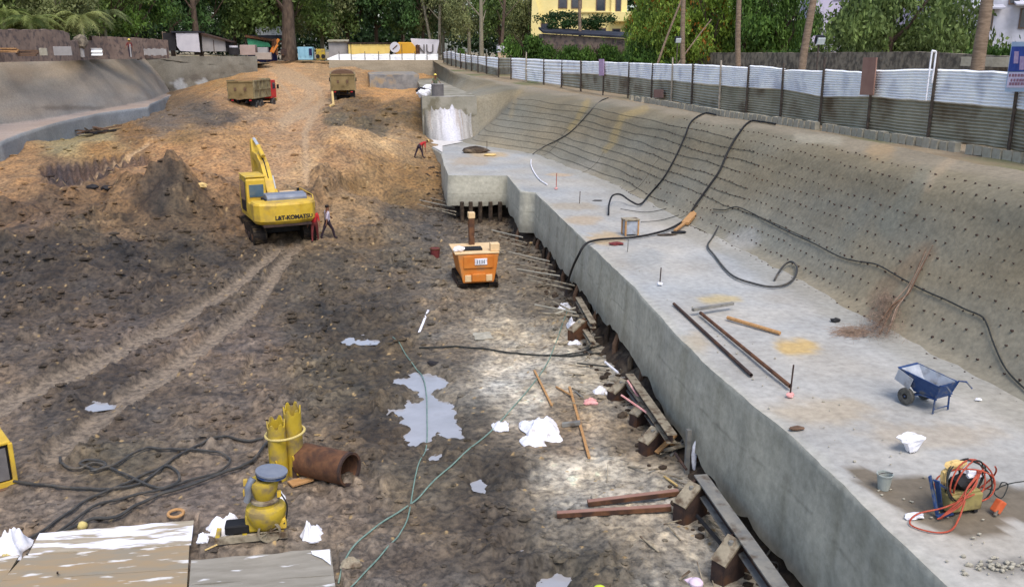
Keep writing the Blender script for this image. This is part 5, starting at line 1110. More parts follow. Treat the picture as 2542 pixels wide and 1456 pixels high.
MB().bar(((612 - 655) / k, -.2, zz(90)), ((700 - 655) / k, -.2, zz(104)), .3, .35).build('beam', 'rust', t)
for px in (612, 660, 704): MB().cyl(((px - 655) / k, .2, 0), ((px - 655) / k, .2, zz(92)), .1, n=6).build('post', 'post', t)
MB().box(((648 - 655) / k, 1.4, 1.1), (4.4, .2, 2.2)).build('back_wall', 'navy', t)
t, wd, h = boxy('pink_block', 596, 633, 112, 130, 136, 2, M('pinkish_block', (164, 142, 132), (180, 158, 148), scale=1), 'pinkish grey block at the end of the left wall below the green shelter', 'block')
t, wd, h = boxy('grey_crate', 640, 664, 118, 136, 136, 1.5, 'hutgrey', 'grey crate right of the pinkish block', 'crate'); t, wd, h = boxy('pale_slab', 634, 672, 131, 141, 135, 1.2, M('slab', (160, 146, 134), (172, 158, 146), scale=1), 'pale slab lying in front of the grey crate', 'slab')
# red machine parts heap left of trunk
P = atY(690, 138, 140); t = thing('rusty_machine', 'rusty orange and red machinery beside the thickest trunk', 'machine', P)
for k in range(7): MB().bar((random.uniform(-1.2, 1.2), random.uniform(0, 1), random.uniform(0, .6)), (random.uniform(-1.2, 1.2), random.uniform(0, 1), random.uniform(.8, 2.4)), random.uniform(.15, .35)).build('girder', 'rust' if k % 2 else 'orange', t)
MB().cyl((.9, -.1, .5), (.9, .3, .5), .55, n=16).build('wheel', 'rustd', t)
# huts at left
P = atY(470, 128, 133); t = thing('white_hut', 'hut with a white panel wall and a black doorway at its left', 'hut', P); k = ppm(P); t.location.z = 9.3
zz = lambda py: zAt(P, py) - 9.3
mb = MB(); mb.prism([((449 - 470) / k, zz(127)), ((496 - 470) / k, zz(130)), ((495 - 470) / k, zz(82)), ((442 - 470) / k, zz(83)), ((442 - 470) / k, zz(116))], -.1, .1, 'y'); mb.build('panel', 'hutwhite', t)
MB().box(((466 - 470) / k, 1.5, zz(80)), (3.9, 3.4, .2)).build('roof', 'darkroof', t); MB().box(((424 - 470) / k, 1.2, zz(104)), (1.6, 2, zz(82) - zz(126))).build('doorway', 'ink', t); MB().box(((412 - 470) / k, .6, zz(104)), (.5, .5, 2.6)).build('door_post', 'pole', t)
MB().box(((470 - 470) / k, 3, zz(104)), (3.4, .2, 2.8)).build('rear_wall', 'hutgrey', t)
P = atY(540, 128, 134); t = thing('sloping_hut', 'beige hut with a brown roof sloping down to the right', 'hut', P); t.location.z = 9.3
zz = lambda py: zAt(P, py) - 9.3
mb = MB(); mb.prism([((504 - 540) / k, zz(128)), ((560 - 540) / k, zz(128)), ((560 - 540) / k, zz(102)), ((505 - 540) / k, zz(86))], 0, 3.5, 'y'); mb.build('wall', 'hutgrey', t)
mb = MB(); mb.prism([((500 - 540) / k, zz(85)), ((577 - 540) / k, zz(106)), ((577 - 540) / k, zz(103)), ((500 - 540) / k, zz(81))], -.5, 3.9, 'y'); mb.build('roof', 'rustd', t)
MB().box(((566 - 540) / k, 1.5, zz(115)), (.8, 2.6, 1.6)).build('dark_side', 'ink', t); MB().box(((532 - 540) / k, -.04, zz(115)), (.08, .08, 1.6)).build('joint', 'rustd', t)
P = atY(580, 122, 134); t = thing('black_drum', 'small black drum with a pale lid beside the sloping hut', 'drum', P); MB().cyl((0, 0, -.8), (0, 0, .2), .75, n=14).build('body', 'ink', t); MB().cyl((0, 0, .2), (0, 0, .45), .6, n=14).build('lid', 'hutwhite', t)
# left compound walls and clutter
def Wl(px, Y): P = atY(px, 130, Y); return (P.x, P.y)
wp = [Wl(-220, 62), Wl(0, 76), Wl(140, 84), Wl(172, 87)]
o = wall_run('brick_wall', wp, [zAt(Vector((*p, 0)), q) for p, q in zip(wp, [60, 74, 74, 82])], 9.2, .4, 'brickw', 401, rag=.12); tag(o, 'tall weathered pinkish brick wall at the left edge above the pit', 'wall')
wp = [Wl(228, 100), Wl(330, 106), Wl(415, 114)]
o = wall_run('sloping_brick_wall', wp, [zAt(Vector((*p, 0)), q) for p, q in zip(wp, [90, 94, 100])], 9.2, .4, 'brickw', 405, rag=.12); tag(o, 'weathered brown wall left of the huts, behind the man in the yellow helmet', 'wall')
wp = [Wl(172, 88), Wl(232, 99)]
o = wall_run('low_wall', wp, [zAt(Vector((*p, 0)), q) for p, q in zip(wp, [101, 101])], 9.2, .3, 'brickw', 409, rag=.1); tag(o, 'low dark shed wall filling the gap between the two left walls', 'wall')
for i, (x0, x1, yt, yb, mt, lab) in enumerate([(136, 178, 116, 138, 'hutgrey', 'upright grey board leaning above the pit left of the posts'), (100, 118, 120, 138, 'block', 'small grey slab left of the upright grey board'), (0, 44, 119, 131, 'wood', 'low pile edge of timber at the left edge'), (44, 96, 124, 140, 'woodd', 'dark planks stacked beside the small grey slab')]):
    P = atY((x0 + x1) / 2, yb, 74 + i * .5); wd = (x1 - x0) / ppm(P); h = zAt(P, yt) - P.z
    t = thing(['grey_board', 'small_slab', 'timber_pile', 'plank_stack'][i], lab, ['board', 'slab', 'timber', 'timber'][i], P)
    if i < 2: MB().box((0, 0, h / 2), (wd, .12, h), Matrix.Rotation(.08, 3, 'X')).build('panel', mt, t)
    else:
        for k in range(4): MB().box((random.uniform(-.1, .1), random.uniform(0, .3), h * (k + .5) / 4), (wd * random.uniform(.8, 1), .3, h / 5), rotz(random.uniform(-.1, .1))).build('plank', mt, t)
P = atY(391 / 1.0, 138, 1) if False else None
A = atY(366 * 2541 / 3896 * 1.0, 138, 90); P = atY(255, 138, 90); wd = 26 / ppm(P); h = zAt(P, 120) - P.z
mb = corr(P + Vector((-wd, 0, 0)), P + Vector((wd * .0, 0, 0)), P.z, P.z + h, P.z, P.z + h, 2, .1); o = mb.build('zinc_scrap', 'zinc', smooth=True); tag(o, 'bright zinc sheet standing on the left pit edge', 'sheet')
for i, (px, yt, lab) in enumerate([(204, 96, 'stone pillar with a round top right of the low shed wall'), (325, 110, 'thin pale pole behind the man in the yellow helmet')]):
    P = atY(px, 137, 92); h = zAt(P, yt) - P.z; t = thing(['stone_pillar', 'thin_pole'][i], lab, ['pillar', 'pole'][i], P)
    if i == 0: MB().cyl((0, 0, -.2), (0, 0, h * .7), .22, n=10).build('shaft', 'hutgrey', t); MB().lump((0, 0, h * .8), (.7, .4, .7), 3, .2).build('head', 'stone', t)
    else: MB().cyl((0, 0, -.2), (0, 0, h), .07, n=8).build('pole', 'hutgrey', t)
fp = thing('paling_fence', 'short grey paling fence on the left pit edge right of the man', 'fence')
for k in range(12):
    P = atY(338 + k * 6.6, 138, 108); h = zAt(P, 121) - P.z; MB().box(P + Vector((0, 0, h / 2)), (.3, .08, h * random.uniform(.8, 1.1))).build('paling', 'hutgrey', fp)
for k in list(KIND):
    if KIND[k]:
        src = KIND[k][0]
        for ch in list(src.children): bpy.data.objects.remove(ch)
        bpy.data.objects.remove(src)
# ================================================================ YELLOW EXCAVATOR
def text_mesh(body, size, mat, parent, loc, rot, name='lettering', ext=.006, bold=.0):
    cu = bpy.data.curves.new('t', 'FONT'); cu.body = body; cu.size = size; cu.extrude = ext; cu.align_x = 'CENTER'; cu.align_y = 'CENTER'; cu.offset = bold
    tx = bpy.data.objects.new('tmp', cu); COL.objects.link(tx); bpy.context.view_layer.update(); me = bpy.data.meshes.new_from_object(tx); bpy.data.objects.remove(tx)
    me.name = name; me.materials.clear(); me.materials.append(MAT[mat]); o = bpy.data.objects.new(name, me); COL.objects.link(o); o.parent = parent; o.location = loc; o.rotation_euler = rot; return o
def tracks(t, gauge, L, h, w_, mat='track'):
    for s in (-1, 1):
        mb = MB(); prof = []
        for k in range(9): a = math.pi / 2 + math.pi * k / 8; prof.append((-L / 2 + h / 2 + math.cos(a) * h / 2, h / 2 + math.sin(a) * h / 2))
        for k in range(9): a = -math.pi / 2 + math.pi * k / 8; prof.append((L / 2 - h / 2 + math.cos(a) * h / 2, h / 2 + math.sin(a) * h / 2))
        mb.prism(prof, s * gauge - w_ / 2, s * gauge + w_ / 2)
        n = len(prof); per = 0; P = prof + prof[:1]
        for (a, b) in zip(P[:-1], P[1:]):
            Ls = math.hypot(b[0] - a[0], b[1] - a[1]); m = max(1, int(Ls / .22))
            for k in range(m):
                q = (k + .5) / m; y = a[0] + (b[0] - a[0]) * q; z = a[1] + (b[1] - a[1]) * q; ny, nz = (b[1] - a[1]) / Ls, -(b[0] - a[0]) / Ls
                mb.bar((s * gauge - w_ / 2 - .02, y - ny * .0, z), (s * gauge + w_ / 2 + .02, y, z), .05, .07, (0, ny, nz))
        tr = mb.build('track', mat, t)
        for k in range(5):
            y = -L / 2 + h * .6 + (L - h * 1.2) * k / 4; MB().cyl((s * (gauge + w_ / 2) - .02 * s, y, h * .42), (s * (gauge + w_ / 2 + .03), y, h * .42), h * .2, n=12).build('roller', 'rustd', tr)
P = G(680, 600); H_Y = R(-18)
ex_ = thing('excavator', 'yellow crawler excavator seen from behind, boom raised, on the dark mud below the brown mound', 'excavator', P + Vector((0, 1.5, -.08)), H_Y * -1)
tracks(ex_, 1.22, 4.2, .95, .62)
MB().box((0, 0, .75), (2.0, 2.6, .5)).build('undercarriage', 'black', ex_, bevel=.04); MB().cyl((0, 0, .95), (0, 0, 1.2), .75, n=24).build('slew_ring', 'black', ex_)
# counterweight with rounded corners, in plan
mb = MB(); plan = [(-1.5, -1.5), (-1.5, -2.25), (-1.28, -2.62), (-.6, -2.84), (.6, -2.84), (1.28, -2.62), (1.5, -2.25), (1.5, -1.5)]
low = [(x * .93, y * .95) for x, y in plan]
vs = [(x, y, 1.16) for x, y in low] + [(x, y, 1.34) for x, y in plan] + [(x, y, 2.1) for x, y in plan] + [(x * .96, y * .975, 2.22) for x, y in plan]; n = 8
fs = [(j * n + i, j * n + (i + 1) % n, (j + 1) * n + (i + 1) % n, (j + 1) * n + i) for j in range(3) for i in range(n)] + [tuple(range(7, -1, -1)), tuple(range(24, 32))]
mb.add(vs, fs); cw_ = mb.build('counterweight', 'yellow', ex_, bevel=.03); text_mesh('L&T-KOMATSU', .27, 'ink', ex_, (.3, -2.86, 1.5), (R(90), 0, 0), bold=.012)
MB().box((0, -2.2, 1.12), (2.3, 1.2, .1)).build('belly_plate', 'rustd', ex_)
mb = MB(); mb.box((0, -.2, 1.28), (2.8, 3.6, .2)); mb.build('deck', 'yellow', ex_, bevel=.03)
mb = MB(); mb.box((1.02, -.35, 1.78), (.9, 2.3, .82)); mb.build('side_box', 'yellow', ex_, bevel=.05)
mb = MB(); mb.box((-1.02, -1.1, 1.7), (.9, .85, .68)); mb.build('left_box', 'yellow', ex_, bevel=.05)
mb = MB(); mb.box((0, -1.35, 1.85), (1.7, 1.1, .8)); mb.build('engine_bay', 'black', ex_, bevel=.03)
mb = MB(); mb.prism([(-1.95, 2.16), (-1.95, 2.34), (-1.8, 2.46), (-1.1, 2.5), (-.95, 2.36), (-.95, 2.16)], -.75, 1.2); mb.build('hood', 'hood', ex_, bevel=.03)
MB().cyl((1.02, -.9, 2.15), (1.02, -.9, 2.62), .07, n=10).build('exhaust', 'black', ex_); MB().box((.55, -.6, 2.3), (.8, .5, .28)).build('tank_lid', 'cream', ex_, bevel=.04)
for s in (-1, 1):
    mb = MB(); mb.tube([(s * 1.42, -2.3, 2.2), (s * 1.42, -2.2, 2.42), (s * 1.42, .4, 2.42), (s * 1.42, .5, 2.2)], .025, n=6) if s > 0 else None
    if s > 0: mb.build('handrail', 'yellow', ex_)
cab = MB(); cab.prism([(-.55, 1.38), (1.35, 1.38), (1.5, 2.1), (1.2, 3.2), (-.45, 3.2), (-.55, 3.1)], -1.46, -.5); cab = cab.build('cab', 'yellow', ex_, bevel=.06)
MB().box((-.98, -.57, 2.55), (.7, .04, .62)).build('rear_window', 'glass', cab, bevel=.01); mb = MB(); mb.box((-1.475, .35, 2.5), (.04, 1.2, .95)); mb.build('side_window', 'winglass', cab, bevel=.01); MB().box((-1.475, .3, 1.75), (.045, 1.0, .5)).build('door_panel', 'black', cab)
MB().box((-.485, .35, 2.6), (.04, 1.1, .7)).build('side_window', 'winglass', cab); MB().box((-1.0, 1.42, 2.6), (.75, .05, .9), Matrix.Rotation(-.26, 3, 'X')).build('windscreen', 'glass', cab); MB().box((-.98, .35, 3.24), (1.02, 1.8, .06)).build('roof_panel', 'yellow', cab, bevel=.02)
MB().lump((-.45, -.7, 2.28), (.2, .16, .14), 4, .2).build('seat_bundle', 'white', ex_)
bm1 = MB(); prof = [(.5, 1.45), (.9, 1.5), (1.7, 2.7), (2.4, 3.45), (3.2, 3.95), (4.5, 4.25), (4.65, 4.5), (4.3, 4.6), (3.0, 4.5), (2.0, 4.0), (1.2, 3.1), (.5, 2.0)]
bm1.prism(prof, -.2, .24); boom = bm1.build('boom', 'yellow', ex_, bevel=.03)
MB().tube([(.02, 1.3, 3.2), (.02, 2.1, 4.1), (.02, 3.1, 4.58)], .03, n=5).build('hydraulic_line', 'black', boom)
for s in (-.36, .4):
    c = MB(); c.cyl((s, 1.0, 1.5), (s, 1.6, 2.4), .11, n=12); c = c.build('lift_cylinder', 'yellow', ex_); MB().cyl((s, 1.6, 2.4), (s, 2.1, 3.2), .06, n=10).build('rod', 'chrome', c)
c = MB(); c.cyl((.02, 2.3, 4.45), (.02, 3.4, 5.0), .12, n=12); c = c.build('arm_cylinder', 'yellow', ex_); MB().cyl((.02, 3.4, 5.0), (.02, 4.5, 5.35), .09, n=10).build('rod', 'chrome', c)
st = MB(); st.prism([(4.3, 4.35), (4.6, 5.35), (4.85, 5.2), (4.95, 4.3), (4.6, 1.9), (4.25, 1.9)], -.16, .2); st = st.build('stick', 'yellow', ex_, bevel=.02)
c = MB(); c.cyl((.02, 5.05, 4.5), (.02, 5.0, 3.2), .09, n=10); c = c.build('bucket_cylinder', 'yellow', ex_); MB().cyl((.02, 5.0, 3.2), (.02, 4.9, 2.3), .05, n=10).build('rod', 'chrome', c)
bk = MB(); bk.prism([(4.2, 2.0), (5.0, 2.1), (5.1, 1.6), (4.7, .9), (4.0, .8), (3.8, 1.1), (4.2, 1.3)], -.55, .55); bk.build('bucket', 'rustd', ex_, bevel=.03)

bpy.context.view_layer.update()
for o_x in ex_.children_recursive:
    if o_x.name.split('.')[0] in ('boom', 'hydraulic_line', 'lift_cylinder', 'rod', 'arm_cylinder', 'stick', 'bucket_cylinder', 'bucket'):
        for v_ in o_x.data.vertices:
            if v_.co.z > 1.5: v_.co.z = 1.5 + (v_.co.z - 1.5) * .82
# ================================================================ ORANGE MACHINE by the bench corner
P = G(1183, 714)
om = thing('orange_rig', 'small orange crawler machine seen from behind, standing by the concrete corner', 'machine', P + Vector((0, .9, -.05)), R(3))
tracks(om, .68, 2.2, .55, .38)
MB().box((0, 0, .5), (1.1, 1.5, .3)).build('undercarriage', 'black', om)
mb = MB(); mb.prism([(-.68, .34), (.68, .34), (.78, .8), (.92, 1.62), (-.92, 1.62), (-.78, .8)], -1.15, .9, 'y'); mb.build('body', 'orange', om, bevel=.05)
MB().box((0, -1.18, 1.28), (1.3, .06, .56)).build('rear_door', 'orange', om, bevel=.03); MB().box((.1, -1.23, 1.3), (.54, .03, .28)).build('plate', 'white', om, bevel=.01)
for k in range(4): MB().box((-.06 + .1 * k, -1.25, 1.3), (.04, .02, .16)).build('plate_mark', 'hood', om)
MB().box((0, -1.22, .6), (.62, .14, .36)).build('hitch', 'orange', om, bevel=.04); MB().box((-.46, -1.17, .56), (.28, .06, .3)).build('corner_cover', 'cream', om, bevel=.02); MB().box((.46, -1.17, .56), (.28, .06, .3)).build('corner_cover', 'cream', om, bevel=.02)
MB().box((-.05, -.15, 1.66), (1.94, 2.05, .06)).build('top_plate', 'cream', om, bevel=.01); MB().box((-.2, -.5, 1.74), (.9, .5, .1)).build('seat_pad', 'black', om, bevel=.02)
MB().box((.76, -.85, 1.86), (.4, .4, .34)).build('tool_box', 'cream', om, bevel=.03); mb = MB(); mb.box((-.02, .6, 2.25), (.24, .3, 1.4)); mb.build('mast', 'rust', om, bevel=.02); MB().box((-.02, .6, 3.02), (.3, .34, .26)).build('mast_cap', 'cream', om, bevel=.02)
MB().bar((-.02, .9, 2.6), (.25, 2.6, 1.2), .2, .24).build('arm', 'orange', om); MB().cyl((.1, .75, 2.0), (.24, 2.2, 1.1), .05, n=8).build('arm_cylinder', 'chrome', om)
o = MB().lump((0, 0, .08), (.24, .18, .13), 9, .4).build('white_rag', 'white', loc=om.matrix_basis @ Vector((-.78, -.75, 1.72))); tag(o, 'white rag lying on the left corner of the orange machine', 'rag')

# ================================================================ DUMP TRUCKS
def wheel(t, x, y, r=.5, w_=.32):
    s = 1 if x > 0 else -1; mb = MB(); mb.ring((x - w_ / 2, y, r), (x + w_ / 2, y, r), r, r * .52, 20); wh = mb.build('wheel', 'tyre', t, bevel=.04); MB().cyl((x + s * .02, y, r), (x + s * w_ * .4, y, r), r * .54, r * .4, n=16).build('rim', 'rustd', wh); return wh
def dump_truck(label, loc, rz, cabm, load=True, tip=0.0, arch=False):
    t = thing('dump_truck', label, 'dump truck', loc, rz)
    for s in (-1, 1): MB().box((s * .42, -.2, .95), (.14, 6.6, .28)).build('chassis_rail', 'black', t)
    for y in (-2.6, -1.4, 2.5):
        for s in (-1, 1): wheel(t, s * (1.02 if y > 0 else .95), y, .52, .3 if y > 0 else .5)
    for y in (-2.6, -1.4, 2.5): MB().cyl((-.9, y, .52), (.9, y, .52), .09, n=8).build('axle', 'black', t)
    b = thing('tmp', 'tmp', 'tmp'); bpy.data.objects.remove(b)
    mb = MB(); mb.prism([(-3.7, 1.22), (1.35, 1.22), (1.45, 2.95), (-3.75, 2.85)], -1.22, -1.16); mb.prism([(-3.7, 1.22), (1.35, 1.22), (1.45, 2.95), (-3.75, 2.85)], 1.16, 1.22); mb.box((0, -1.18, 1.25), (2.32, 5.0, .1)); mb.box((0, 1.4, 2.1), (2.44, .08, 1.75)); body = mb.build('dump_body', 'tipper', t)
    for s in (-1, 1):
        for k in range(5): MB().box((s * 1.25, -3.6 + k * 1.22, 2.05), (.08, .12, 1.62)).build('rib', 'tipper', body)
        for z in (1.3, 2.05, 2.85): MB().box((s * 1.26, -1.18, z), (.1, 5.0, .12)).build('rail', 'tipper', body)
    tg = MB().box((0, -3.74, 2.05), (2.36, .09, 1.62)).build('tailgate', 'tailgate', t, bevel=.02)
    for z in (1.3, 2.8): MB().box((0, -3.81, z), (2.4, .1, .13)).build('rail', 'tailgate', tg)
    for x in (-.5, .45): MB().box((x, -3.80, 2.1), (.22, .05, .3)).build('mark', 'woodd', tg)
    if load: MB().lump((0, -1.2, 2.75), (1.1, 2.4, .5 if arch else .3), 12, .15, 3).build('load', 'undercut' if arch else 'clod2', t, smooth=True)
    if arch:
        mb = MB(); pts = [(math.cos(a) * 1.18, 2.85 + math.sin(a) * .42) for a in [math.pi * k / 10 for k in range(11)]]; mb.prism(pts, -3.7, 1.3, 'y'); mb.build('cover', 'woodd', t)
    cabv = MB(); cabv.prism([(1.6, 1.0), (3.5, 1.0), (3.5, 1.9), (3.3, 2.75), (1.6, 2.8)], -1.15, 1.15); cabv = cabv.build('cab', cabm, t, bevel=.06)
    MB().box((0, 3.44, 2.3), (1.9, .05, .7), Matrix.Rotation(.23, 3, 'X')).build('windscreen', 'winglass', cabv)
    for s in (-1, 1):
        MB().box((s * 1.16, 2.7, 2.2), (.04, .8, .6)).build('door_window', 'winglass', cabv); MB().box((s * 1.165, 2.5, 1.5), (.03, 1.1, .7)).build('door', cabm, cabv); MB().box((s * 1.38, 3.35, 2.1), (.22, .06, .4)).build('mirror', 'black', t)
        MB().box((s * .95, -3.3, .9), (.5, .05, .55)).build('mudflap', 'black', t); MB().box((s * .85, -3.72, 1.08), (.22, .05, .12)).build('tail_light', 'red', t)
    MB().box((0, 3.6, .8), (2.2, .16, .3)).build('bumper', 'yellow_dirty', t); MB().box((0, 1.68, 2.0), (.9, .08, .5)).build('rear_window', 'winglass', cabv)
    return t
MAT['clod2'] = M('brown_load', (120, 92, 60), (150, 116, 76), scale=3, rough=.95, bump=.05)
P = G(616, 262); dump_truck('dump truck with red cab and ribbed tipper body, left of the haul road', P + Vector((.3, 2.4, -.6)), R(-11), 'red', load=True)
P = G(850, 252); dump_truck('dump truck seen from behind with rounded dark cover over its tailgate', P + Vector((0, 3.6, -.1)), R(2), 'red', load=False, arch=True)
# earth ramp block beside the red truck (vertical cut of brown earth)
mb = MB(); A, B = atY(549, 236, 101), atY(606, 236, 101); zt = atY(560, 197, 101).z; n = 24; vs = []
P = atY(835, 270, 90); mb = MB(); mb.tube([G(826, 256, 1.0), G(827, 262, .3), G(828, 268, .12), G(820, 273, .08)], .12, n=6); o = mb.build('bent_pipe', 'straw'); tag(o, 'pale bent pipe on the ground behind the covered dump truck', 'pipe')

# ================================================================ PEOPLE
def person(label, loc, rz, shirt, trousers, hat=None, bend=0.0, armL=(0, 0), armR=(0, 0), stride=.12, scale=1.0, hairy=True, hat_mat='helm', sit=False):
    """one skinned body; arm = (forward swing, outward swing) in radians"""
    V, Ed, Rd, reg = [], [], [], []
    def v(p, r, par, g):
        V.append(Vector(p)); Rd.append(tuple(q * (1.14 if q > .02 else 1) for q in (r if isinstance(r, tuple) else (r, r)))); reg.append(g)
        if par is not None: Ed.append((par, len(V) - 1))
        return len(V) - 1
    def up(p): return Matrix.Rotation(-bend, 3, 'X') @ (Vector(p) - Vector((0, 0, .95))) + Vector((0, 0, .95))
    pel = v((0, 0, .95), (.155, .11), None, 1); sp_a = v(up((0, 0, 1.12)), (.14, .1), pel, 0); ch = v(up((0, .01, 1.32)), (.165, .11), sp_a, 0); nk = v(up((0, .01, 1.47)), .06, ch, 2); hd = v(up((0, .03, 1.57)), (.075, .085), nk, 2); hd2 = v(up((0, .03, 1.68)), (.075, .09), hd, 2)
    v(up((0, .115, 1.585)), .014, hd, 2)
    for s, arm in ((-1, armL), (1, armR)):
        sh = v(up((s * .17, 0, 1.42)), .062, ch, 0); Rm = Matrix.Rotation(arm[0], 3, 'X') @ Matrix.Rotation(-s * (.14 + arm[1]), 3, 'Y')
        B = Matrix.Rotation(-bend, 3, 'X')
        def ap(d): return V[sh] + B @ (Rm @ Vector(d))
        el = v(ap((s * .01, 0, -.29)), .042, sh, 0); w1 = v(ap((s * .01, .05, -.54)), .027, el, 2); hn = v(ap((s * .01, .07, -.62)), (.036, .02), w1, 2)
        for k in range(4): f0 = v(ap((s * .01, .045 + .02 * k, -.70 + .008 * abs(k - 1.5))), .009, hn, 2); v(ap((s * .005, .05 + .02 * k, -.735 + .01 * abs(k - 1.5))), .007, f0, 2)
        v(ap((s * -.03, .11, -.65)), .01, hn, 2)
        hip = v((s * .095, 0, .88), (.09, .095), pel, 1); kn = v((s * .1, s * stride * .6 + .02, .5), .06, hip, 1); an = v((s * .1, s * stride - .02, .09), .042, kn, 1); toe = v((s * .11, s * stride + .14, .035), (.04, .03), an, 3)
    me = bpy.data.meshes.new('body'); me.from_pydata([p * scale for p in V], Ed, []); o = bpy.data.objects.new('tmp_body', me); COL.objects.link(o)
    sk = o.modifiers.new('skin', 'SKIN'); sk.use_smooth_shade = True
    for i, d in enumerate(me.skin_vertices[0].data): d.radius = (Rd[i][0] * scale, Rd[i][1] * scale); d.use_root = (i == 0)
    ss = o.modifiers.new('sub', 'SUBSURF'); ss.levels = 1; ss.render_levels = 1
    dg = bpy.context.evaluated_depsgraph_get(); m2 = bpy.data.meshes.new_from_object(o.evaluated_get(dg)); bpy.data.objects.remove(o); m2.name = 'body'
    m2.materials.clear(); [m2.materials.append(MAT[k]) for k in (shirt, trousers, 'skin', 'black')]
    segs = [(V[a] * scale, V[b] * scale, reg[b], reg[a]) for a, b in Ed]
    for f in m2.polygons:
        c = f.center; best = 9; g = 0
        for a, b, rb, ra in segs:
            d = b - a; tq = max(0, min(1, (c - a).dot(d) / max(d.length_squared, 1e-9))); dd = (c - a - d * tq).length
            if dd < best: best = dd; g = rb if tq > .5 else ra if not (ra == 0 and rb == 2 and tq > .3) else rb
        f.material_index = g
    t = thing('person', label, 'person', loc, rz); b = bpy.data.objects.new('body', m2); COL.objects.link(b); b.parent = t
    H_ = up((0, .03, 1.68)) * scale; rotm = Matrix.Rotation(-bend, 3, 'X')
    for s in (-1, 1): MB().lump(up((s * .032, .112, 1.645)) * scale, (.011, .007, .008), 1, 0, 1).build('eye', 'black', t)
    for s in (-1, 1): MB().lump(up((s * .082, .03, 1.63)) * scale, (.012, .022, .032), 1, 0, 1).build('ear', 'skin', t)
    if hairy:
        mb = MB(); mb.lump(H_ + rotm @ Vector((0, -.018, .01)) * scale, (.094 * scale, .105 * scale, .088 * scale), 5, .06, 2, fl=None); mb.build('hair', 'hair', t, smooth=True)
    if hat:
        q = [(.125, 0), (.15, -.005), (.152, .01), (.118, .02), (.112, .06), (.085, .1), (.04, .122), (.002, .126)] if hat == 'helmet' else [(.1, 0), (.112, .01), (.112, .05), (.08, .09), (.03, .105), (.002, .107)]
        mb = MB(); mb.lathe([(r_ * scale, z_ * scale) for r_, z_ in q], n=18); mb.v = [tuple(rotm @ Vector(p) + H_ + rotm @ Vector((0, 0, .015)) * scale) for p in mb.v]
        if hat == 'cap': m3 = MB(); m3.box((0, .14, .012), (.15, .12, .012)); mb.add([rotm @ Vector(p) + H_ for p in m3.v], m3.f)
        mb.build('helmet' if hat == 'helmet' else 'cap', hat_mat, t, smooth=True)
    return t
person('man in a red shirt standing at the right rear corner of the yellow excavator', G(783, 604), R(170), 'c_red', 'c_maroon', armL=(.3, .1), armR=(.2, .05), stride=.2)
person('man in a pale lilac shirt and dark trousers walking right of the man in red', G(815, 596), R(-60), 'c_lilac', 'c_dark', armL=(.7, .2), armR=(-.5, .1), stride=.34)
P = atY(1081, 236, YEND + 2.4); P.z = ZP; person('worker in a yellow helmet behind the round tub above the white slurry face', P, R(180), 'c_green', 'c_dark', hat='helmet', armL=(.8, .2), armR=(.8, .1))
P = G(1040, 392); person('worker in red shirt and pale hat stooping on the brown slope by the concrete corner', P, R(-75), 'c_red', 'c_dark', hat='helmet', hat_mat='straw', bend=1.15, armL=(.9, 0), armR=(1.0, .1), stride=.3)
P = atY(324, 137, 96); P.z = 9.4; person('man in a yellow helmet standing on the left pit edge before the wall', P, R(200), 'c_maroon', 'c_dark', hat='helmet', armR=(.4, .3), scale=1.0)
def under_head(px, py, ztop):
    P = at(px, py, ztop); return Vector((P.x, P.y, hh(P.x, P.y)))
P = under_head(1487, 1452, 1.82); person('man in a lime yellow helmet whose head just shows at the bottom edge', P, R(180), 'c_lilac', 'c_dark', hat='helmet', hat_mat='lime')
P = under_head(1730, 1452, 1.8); person('person in a pale pink cap at the bottom edge, right of the lime helmet', P, R(20), 'c_white', 'c_dark', hat='cap', hat_mat='cap')
# tub and clutter on the platform
P = atY(1086, 236, YEND + 1.2); P.z = ZP; t = thing('round_tub', 'dark round tub at the top of the white slurry face before the helmeted worker', 'tub', P); MB().ring((0, 0, 0), (0, 0, .95), .52, .47, 22).build('shell', 'backc', t); MB().cyl((0, 0, .02), (0, 0, .3), .47, n=22).build('bottom', 'undercut', t); MB().ring((0, 0, .95), (0, 0, 1.0), .56, .46, 22).build('rim', 'hutgrey', t)
for i, (px, py, s, m_, lab) in enumerate([(1052, 226, .35, 'white', 'pale sack left of the round tub, nearer the edge'), (1044, 214, .3, 'ink', 'dark scrap bundle left of the round tub, farther from the edge'), (1062, 212, .3, 'white', 'pale bundle behind the sacks left of the round tub')]):
    P = atY(px, py, YEND + 2 + i * 6); P.z = ZP + .1; o = MB().lump((0, 0, .1), (s * 1.6, s, s), i + 20, .4).build('sack', m_, loc=P); tag(o, lab, 'sack')

# ================================================================ ON THE RIGHT BENCH
def onb(px, py, dz=0): P = at(px, py, ZB + .02); P.z += dz; return P
def pipe(name, a, b, r, mat, label, cat, sq=False, hollow=False, dz=None):
    dz = r if dz is None else dz; A, B = onb(*a, dz), onb(*b, dz); mb = MB()
    if sq: mb.bar(A, B, r * 2, r * 1.6)
    elif hollow: mb.ring(A, B, r, r * .8, 14)
    else: mb.cyl(A, B, r, n=10)
    o = mb.build(name, mat); return tag(o, label, cat)
pipe('rusty_pipe', (1672, 757), (1864, 935), .042, 'rustd', 'longer dark brown pipe, left one of the two long pipes on the bench', 'pipe', hollow=True)
pipe('rusty_pipe', (1738, 784), (1960, 968), .045, 'rust', 'reddish brown pipe, right one of the two long pipes on the bench', 'pipe', hollow=True, dz=.09)
pipe('dark_bar', (1718, 783), (1818, 767), .05, 'steelg', 'short dark bar lying across the upper end of the two long pipes', 'bar', sq=True, dz=.17)
pipe('timber_pole', (1805, 793), (1935, 832), .05, 'wood', 'single brown timber pole right of the long pipes', 'pole', dz=.06)
